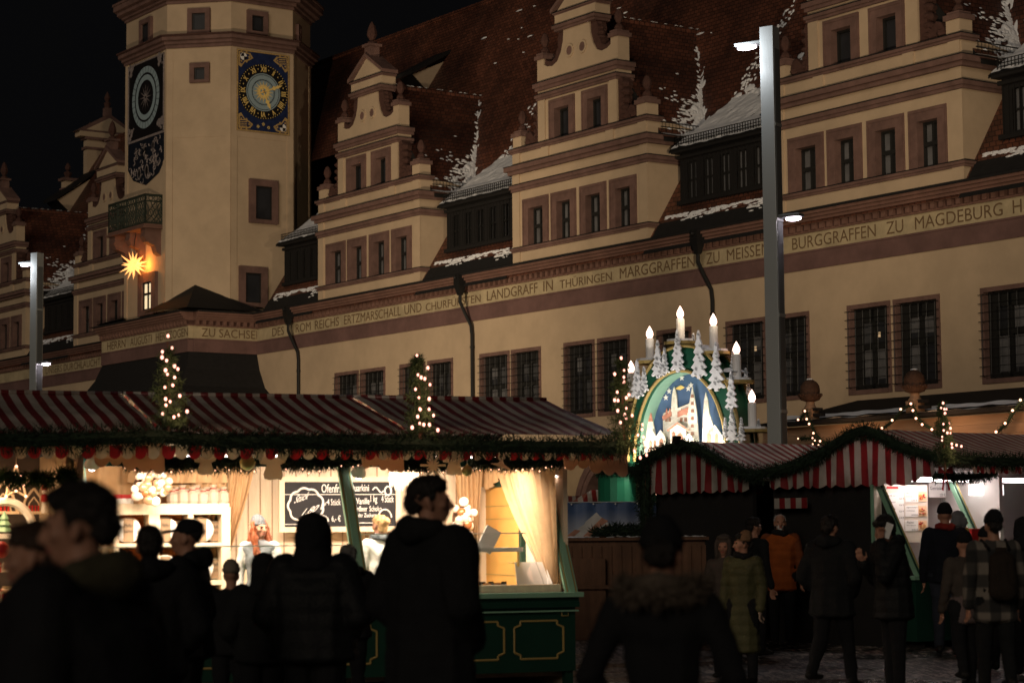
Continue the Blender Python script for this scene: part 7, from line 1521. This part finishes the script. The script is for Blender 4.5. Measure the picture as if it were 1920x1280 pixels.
PEOPLE=[
 dict(lab='bareheaded man in the left foreground seen in profile, close to the camera',px=205,Y=6.2,face=68,h=1.755,hair=('short','dark'),hood='collar',bulk=1.5,yaw=18,lean=.09,pitch=5,arms=('pocket','pocket'),voxel=.009),
 dict(lab='woman in profile at the far left edge, beside the foreground man, wearing a wine scarf',px=70,Y=7.1,face=70,h=1.655,hair=('bun','brown'),scarf='wine',top='black',pitch=4,fem=True,voxel=.009,yaw=14,bulk=1.15,arms=('pocket','pocket')),
 dict(lab='dark haired person behind the foreground man, seen from behind',px=281,Y=12.9,face=5,h=1.67,hair=('short','dark'),bulk=1.4,arms=('pocket','pocket'),hood='black'),
 dict(lab='person in a dark peaked cap facing left towards the shelf unit',px=349,Y=14.4,face=84,h=1.72,hat='cap',hood='black',hair=('thin','dark'),bulk=1.45,arms=('pocket','pocket')),
 dict(lab='short person in a pale beige knitted hat seen from behind',px=434,Y=17.7,face=0,h=1.40,hat='beanie',hatc='beige',bulk=1.3,arms=('pocket','pocket')),
 dict(lab='person with a pointed dark hood just left of the broad hooded figure',px=494,Y=16,face=10,h=1.46,hat='hoodup',top='charcoal',hatc='charcoal',bulk=1.5,arms=('pocket','pocket')),
 dict(lab='broad figure in a raised black hood standing below the chalkboard',px=588,Y=14,face=-8,h=1.715,hat='hoodup',bulk=1.65,top='black2',arms=('pocket','pocket')),
 dict(lab='grey haired person in a dark coat at the foot of the centre post',px=652,Y=19,face=18,h=1.53,hair=('short','grey'),hood='charcoal',top='charcoal',bulk=1.3,arms=('pocket','pocket')),
 dict(lab='tall dark man in the middle facing right, hair swept up, hood on his back',px=806,Y=11.6,face=-48,h=1.915,hair=('short','dark'),hood='black',bulk=1.5,top='black',arms=('pocket','pocket'),yaw=-34,voxel=.010,long_='long'),
 dict(lab='person with a fur trimmed hood in the right foreground, seen from behind',px=1240,Y=8.4,face=-14,h=1.63,hair=('short','dark'),hat='beanie',hood='fur',fur='fur',bulk=.92,arms=('pocket','pocket'),voxel=.010,pitch=6),
 dict(lab='woman in a long olive quilted coat and tan knitted hat',px=1392,Y=23.5,face=150,h=1.60,top='olive',hat='beanie',hatc='tan',scarf='black',yaw=-48,gloves='glove',long_='long',fem=True,bulk=1.12,voxel=.0095,hair=('short','dark')),
 dict(lab='small person in a grey hood partly hidden behind the olive coat woman',px=1357,Y=24.6,face=160,h=1.56,top='greycoat',hat='hoodup',hatc='greycoat',fem=True),
 dict(lab='dark man with glasses standing between the olive coat woman and the orange jacket man',px=1414,Y=29,face=-60,h=1.81,hair=('short','dark'),glasses=True,top='charcoal'),
 dict(lab='white haired bearded man in a rust orange jacket facing the camera',px=1463,Y=31.5,face=178,h=1.88,top='orange',skirt='orange',hair=('thin','white'),beard='white',bulk=1.12,long_='mid',sleeve='rust',voxel=.0095,scarf='black'),
 dict(lab='dark figure walking away to the right of the orange jacket man',px=1557,Y=22.6,face=-38,h=1.775,hair=('short','dark'),stride=.2,top='charcoal',bulk=1.35,hood='charcoal',long_='mid',arms=('pocket','pocket')),
 dict(lab='person in a black coat holding a white phone to the ear',px=1672,Y=22.0,face=104,h=1.765,hair=('fringe','dark'),arms=('phone','chest'),top='black2',legs='black',long_='mid',bulk=1.4,voxel=.0085,pitch=14,yaw=10,lean=.05,hood='black'),
 dict(lab='tall customer in a dark beanie and red scarf facing the menu board',px=1772,Y=29.0,face=-8,h=1.95,hat='beanie',hatc='black',scarf='red',top='navy',legs='jeans',bulk=1.15),
 dict(lab='person in a grey headscarf and mustard collar looking right beside the menu board',px=1800,Y=30.2,face=-72,h=1.88,hat='headscarf',hatc='greyknit',scarf='yellow',top='grey',fem=True,voxel=.0095),
 dict(lab='shorter person in a grey brown coat and dark hat behind the plaid jacket',px=1806,Y=22.8,face=14,h=1.575,top='greycoat',skirt='lightpants',legs='black',hat='beanie',hatc='black',long_='mid',fem=True,bulk=1.08,stride=.1),
 dict(lab='person in a plaid jacket seen from behind with a dark backpack',px=1862,Y=21.2,face=8,h=1.775,top='plaid',legs='charcoal',hat='beanie',hatc='black',hair=('short','dark'),bulk=1.15,stride=-.08,backpack=True,long_='mid',sleeve='plaid'),
 dict(lab='dark hooded figure at the right picture edge',px=1920,Y=24.5,face=-20,h=1.72,hat='hoodup',top='black2',bulk=1.1),
 dict(lab='dark hatted head between the grey brown coat and the plaid jacket',px=1846,Y=25.5,face=10,h=1.63,hat='beanie',hatc='charcoal',top='charcoal'),
 dict(lab='person in white trainers and dark clothes standing at the sausage counter',px=1792,Y=32.0,face=-25,h=1.72,hair=('short','dark'),top='black',shoes='trainer'),
]
PP={}
for d in PEOPLE:
    d=dict(d); px=d.pop('px'); Y=d.pop('Y'); PP[px]=person(d.pop('lab'),gx(px,Y),Y,d.pop('face'),d.pop('h'),**d)
# vendors behind the counter
def vend(px,w_,**d):
    x,_=STL.on(px,1000,w_); P=STL.W(x,w_,.16); return person(d.pop('lab'),P.x,P.y,d.pop('face'),d.pop('h'),z0=.16,**d)
vend(487,1.5,lab='red haired vendor in a grey beanie and grey vest looking right behind the counter',face=178,h=1.66,yaw=42,hair=('long','red'),hat='beanie',hatc='greyknit',top='grey',sleeve='white',arms=('front','down'),fem=True,voxel=.0085)
vend(712,1.6,lab='blonde vendor with a bun turned away behind the counter',face=30,h=1.68,yaw=10,hair=('bun','blonde'),top='white',skirt='grey',scarf='greyknit',fem=True,arms=('front','front'),voxel=.0095)
# the phone in the hand
p,H,V=PP[1672]; wrp=H(-.098,.035,1.62); ph=empty('phone',(p.matrix_basis@wrp),0,'white smartphone held to the ear by the person in the black coat','phone'); ph.rotation_euler=(math.radians(22),0,p.rotation_euler.z); q=MB(); q.box(-.006,.006,-.037,.037,-.078,.078,0); q.box(.0062,.009,-.03,-.008,.04,.07,1); q.build('phone_body',[M['white'],M['winframe']],ph,bevel=.003)
# ================================================================== street lamps and night light
def lamp(x,y,h,rz,label):
    L=empty('street_lamp',(x,y,0),rz,label,'street lamp','tall steel street lamps on the square')
    m=MB(); m.box(-.13,.13,-.13,.13,0,h,0); m.box(.131,.142,-.095,.095,.4,h-.4,1)  # dark strip on the side face: real recess, widened to paint its shade
    for k in range(4): z=h*.35+k*h*.16; m.box(.1315,.148,-.125,.125,z,z+.06,0)
    m.build('pole',[M['steel'],M['steel_dark']],L,bevel=.012)
    for s,z,ln in ((-1,h-.35,.46),(1,h*.668,.36)):
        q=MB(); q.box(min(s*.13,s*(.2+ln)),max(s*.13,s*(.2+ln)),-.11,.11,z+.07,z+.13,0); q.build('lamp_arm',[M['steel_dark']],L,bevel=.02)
        q=MB(); q.ball((s*(.2+ln*.55),0,z+.045),(ln*.42,.09,.042),14,8); q.build('lamp_lens',[M['lampglow']],L,smooth=True)
    return L
PR=Vector((4.62,38.0,0)); PL=Vector((-13.5,61.5,0)); PF=PR+(PR-PL)
lamp(PR.x,PR.y,10.55,math.radians(-34),'tall grey steel street lamp rising behind the right hand stalls')
lamp(PL.x,PL.y,9.75,math.radians(-34),'grey steel street lamp far left, behind the long striped stall roof')
lamp(PF.x,PF.y,10.2,math.radians(-34),'grey steel street lamp at the near right, outside the picture')
nface=Vector((.82,.573,0))
for P,h,pw in ((PR,10.4,FL[0]),(PL,9.6,FL[1]),(PF,10.0,FL[2])):
    tgt=P+nface*34; tg_=Vector((tgt.x,tgt.y,15))
    if P is PR: tg_=HALL.W(-15,0,15)
    if P is PL: tg_=HALL.W(-40,0,16)
    src=P+nface*.7+Vector((0,0,h*.668+.05)); fc=(1,.77,.52)
    if P is PR: light('flood_light','SPOT',src,fc,pw,target=HALL.W(-30,0,25),size=.3,spot=76,blend=.7); light('flood_light','SPOT',src,fc,pw*.62,target=HALL.W(-1,0,21),size=.3,spot=76,blend=.7)
    else: light('flood_light','SPOT',src,fc,pw,target=tg_,size=.3,spot=118,blend=.9)
    a=P+Vector((-.5,.15,h-.45)); light('lamp_light','SPOT',a,(.95,.95,1),90,target=(a.x-.0,a.y,0),size=.15,spot=168,blend=.35)
    light('lamp_spill','POINT',a+Vector((-.35,-.1,.25)),(.92,.95,1),(110 if P is PR else 45),size=.15)
sun=light('fill_sun','SUN',(0,0,40),(1,.84,.66),SUNP,target=(15,40,26)); sun.data.angle=math.radians(20)  # added warm fill light from behind the viewer, evening out the facade
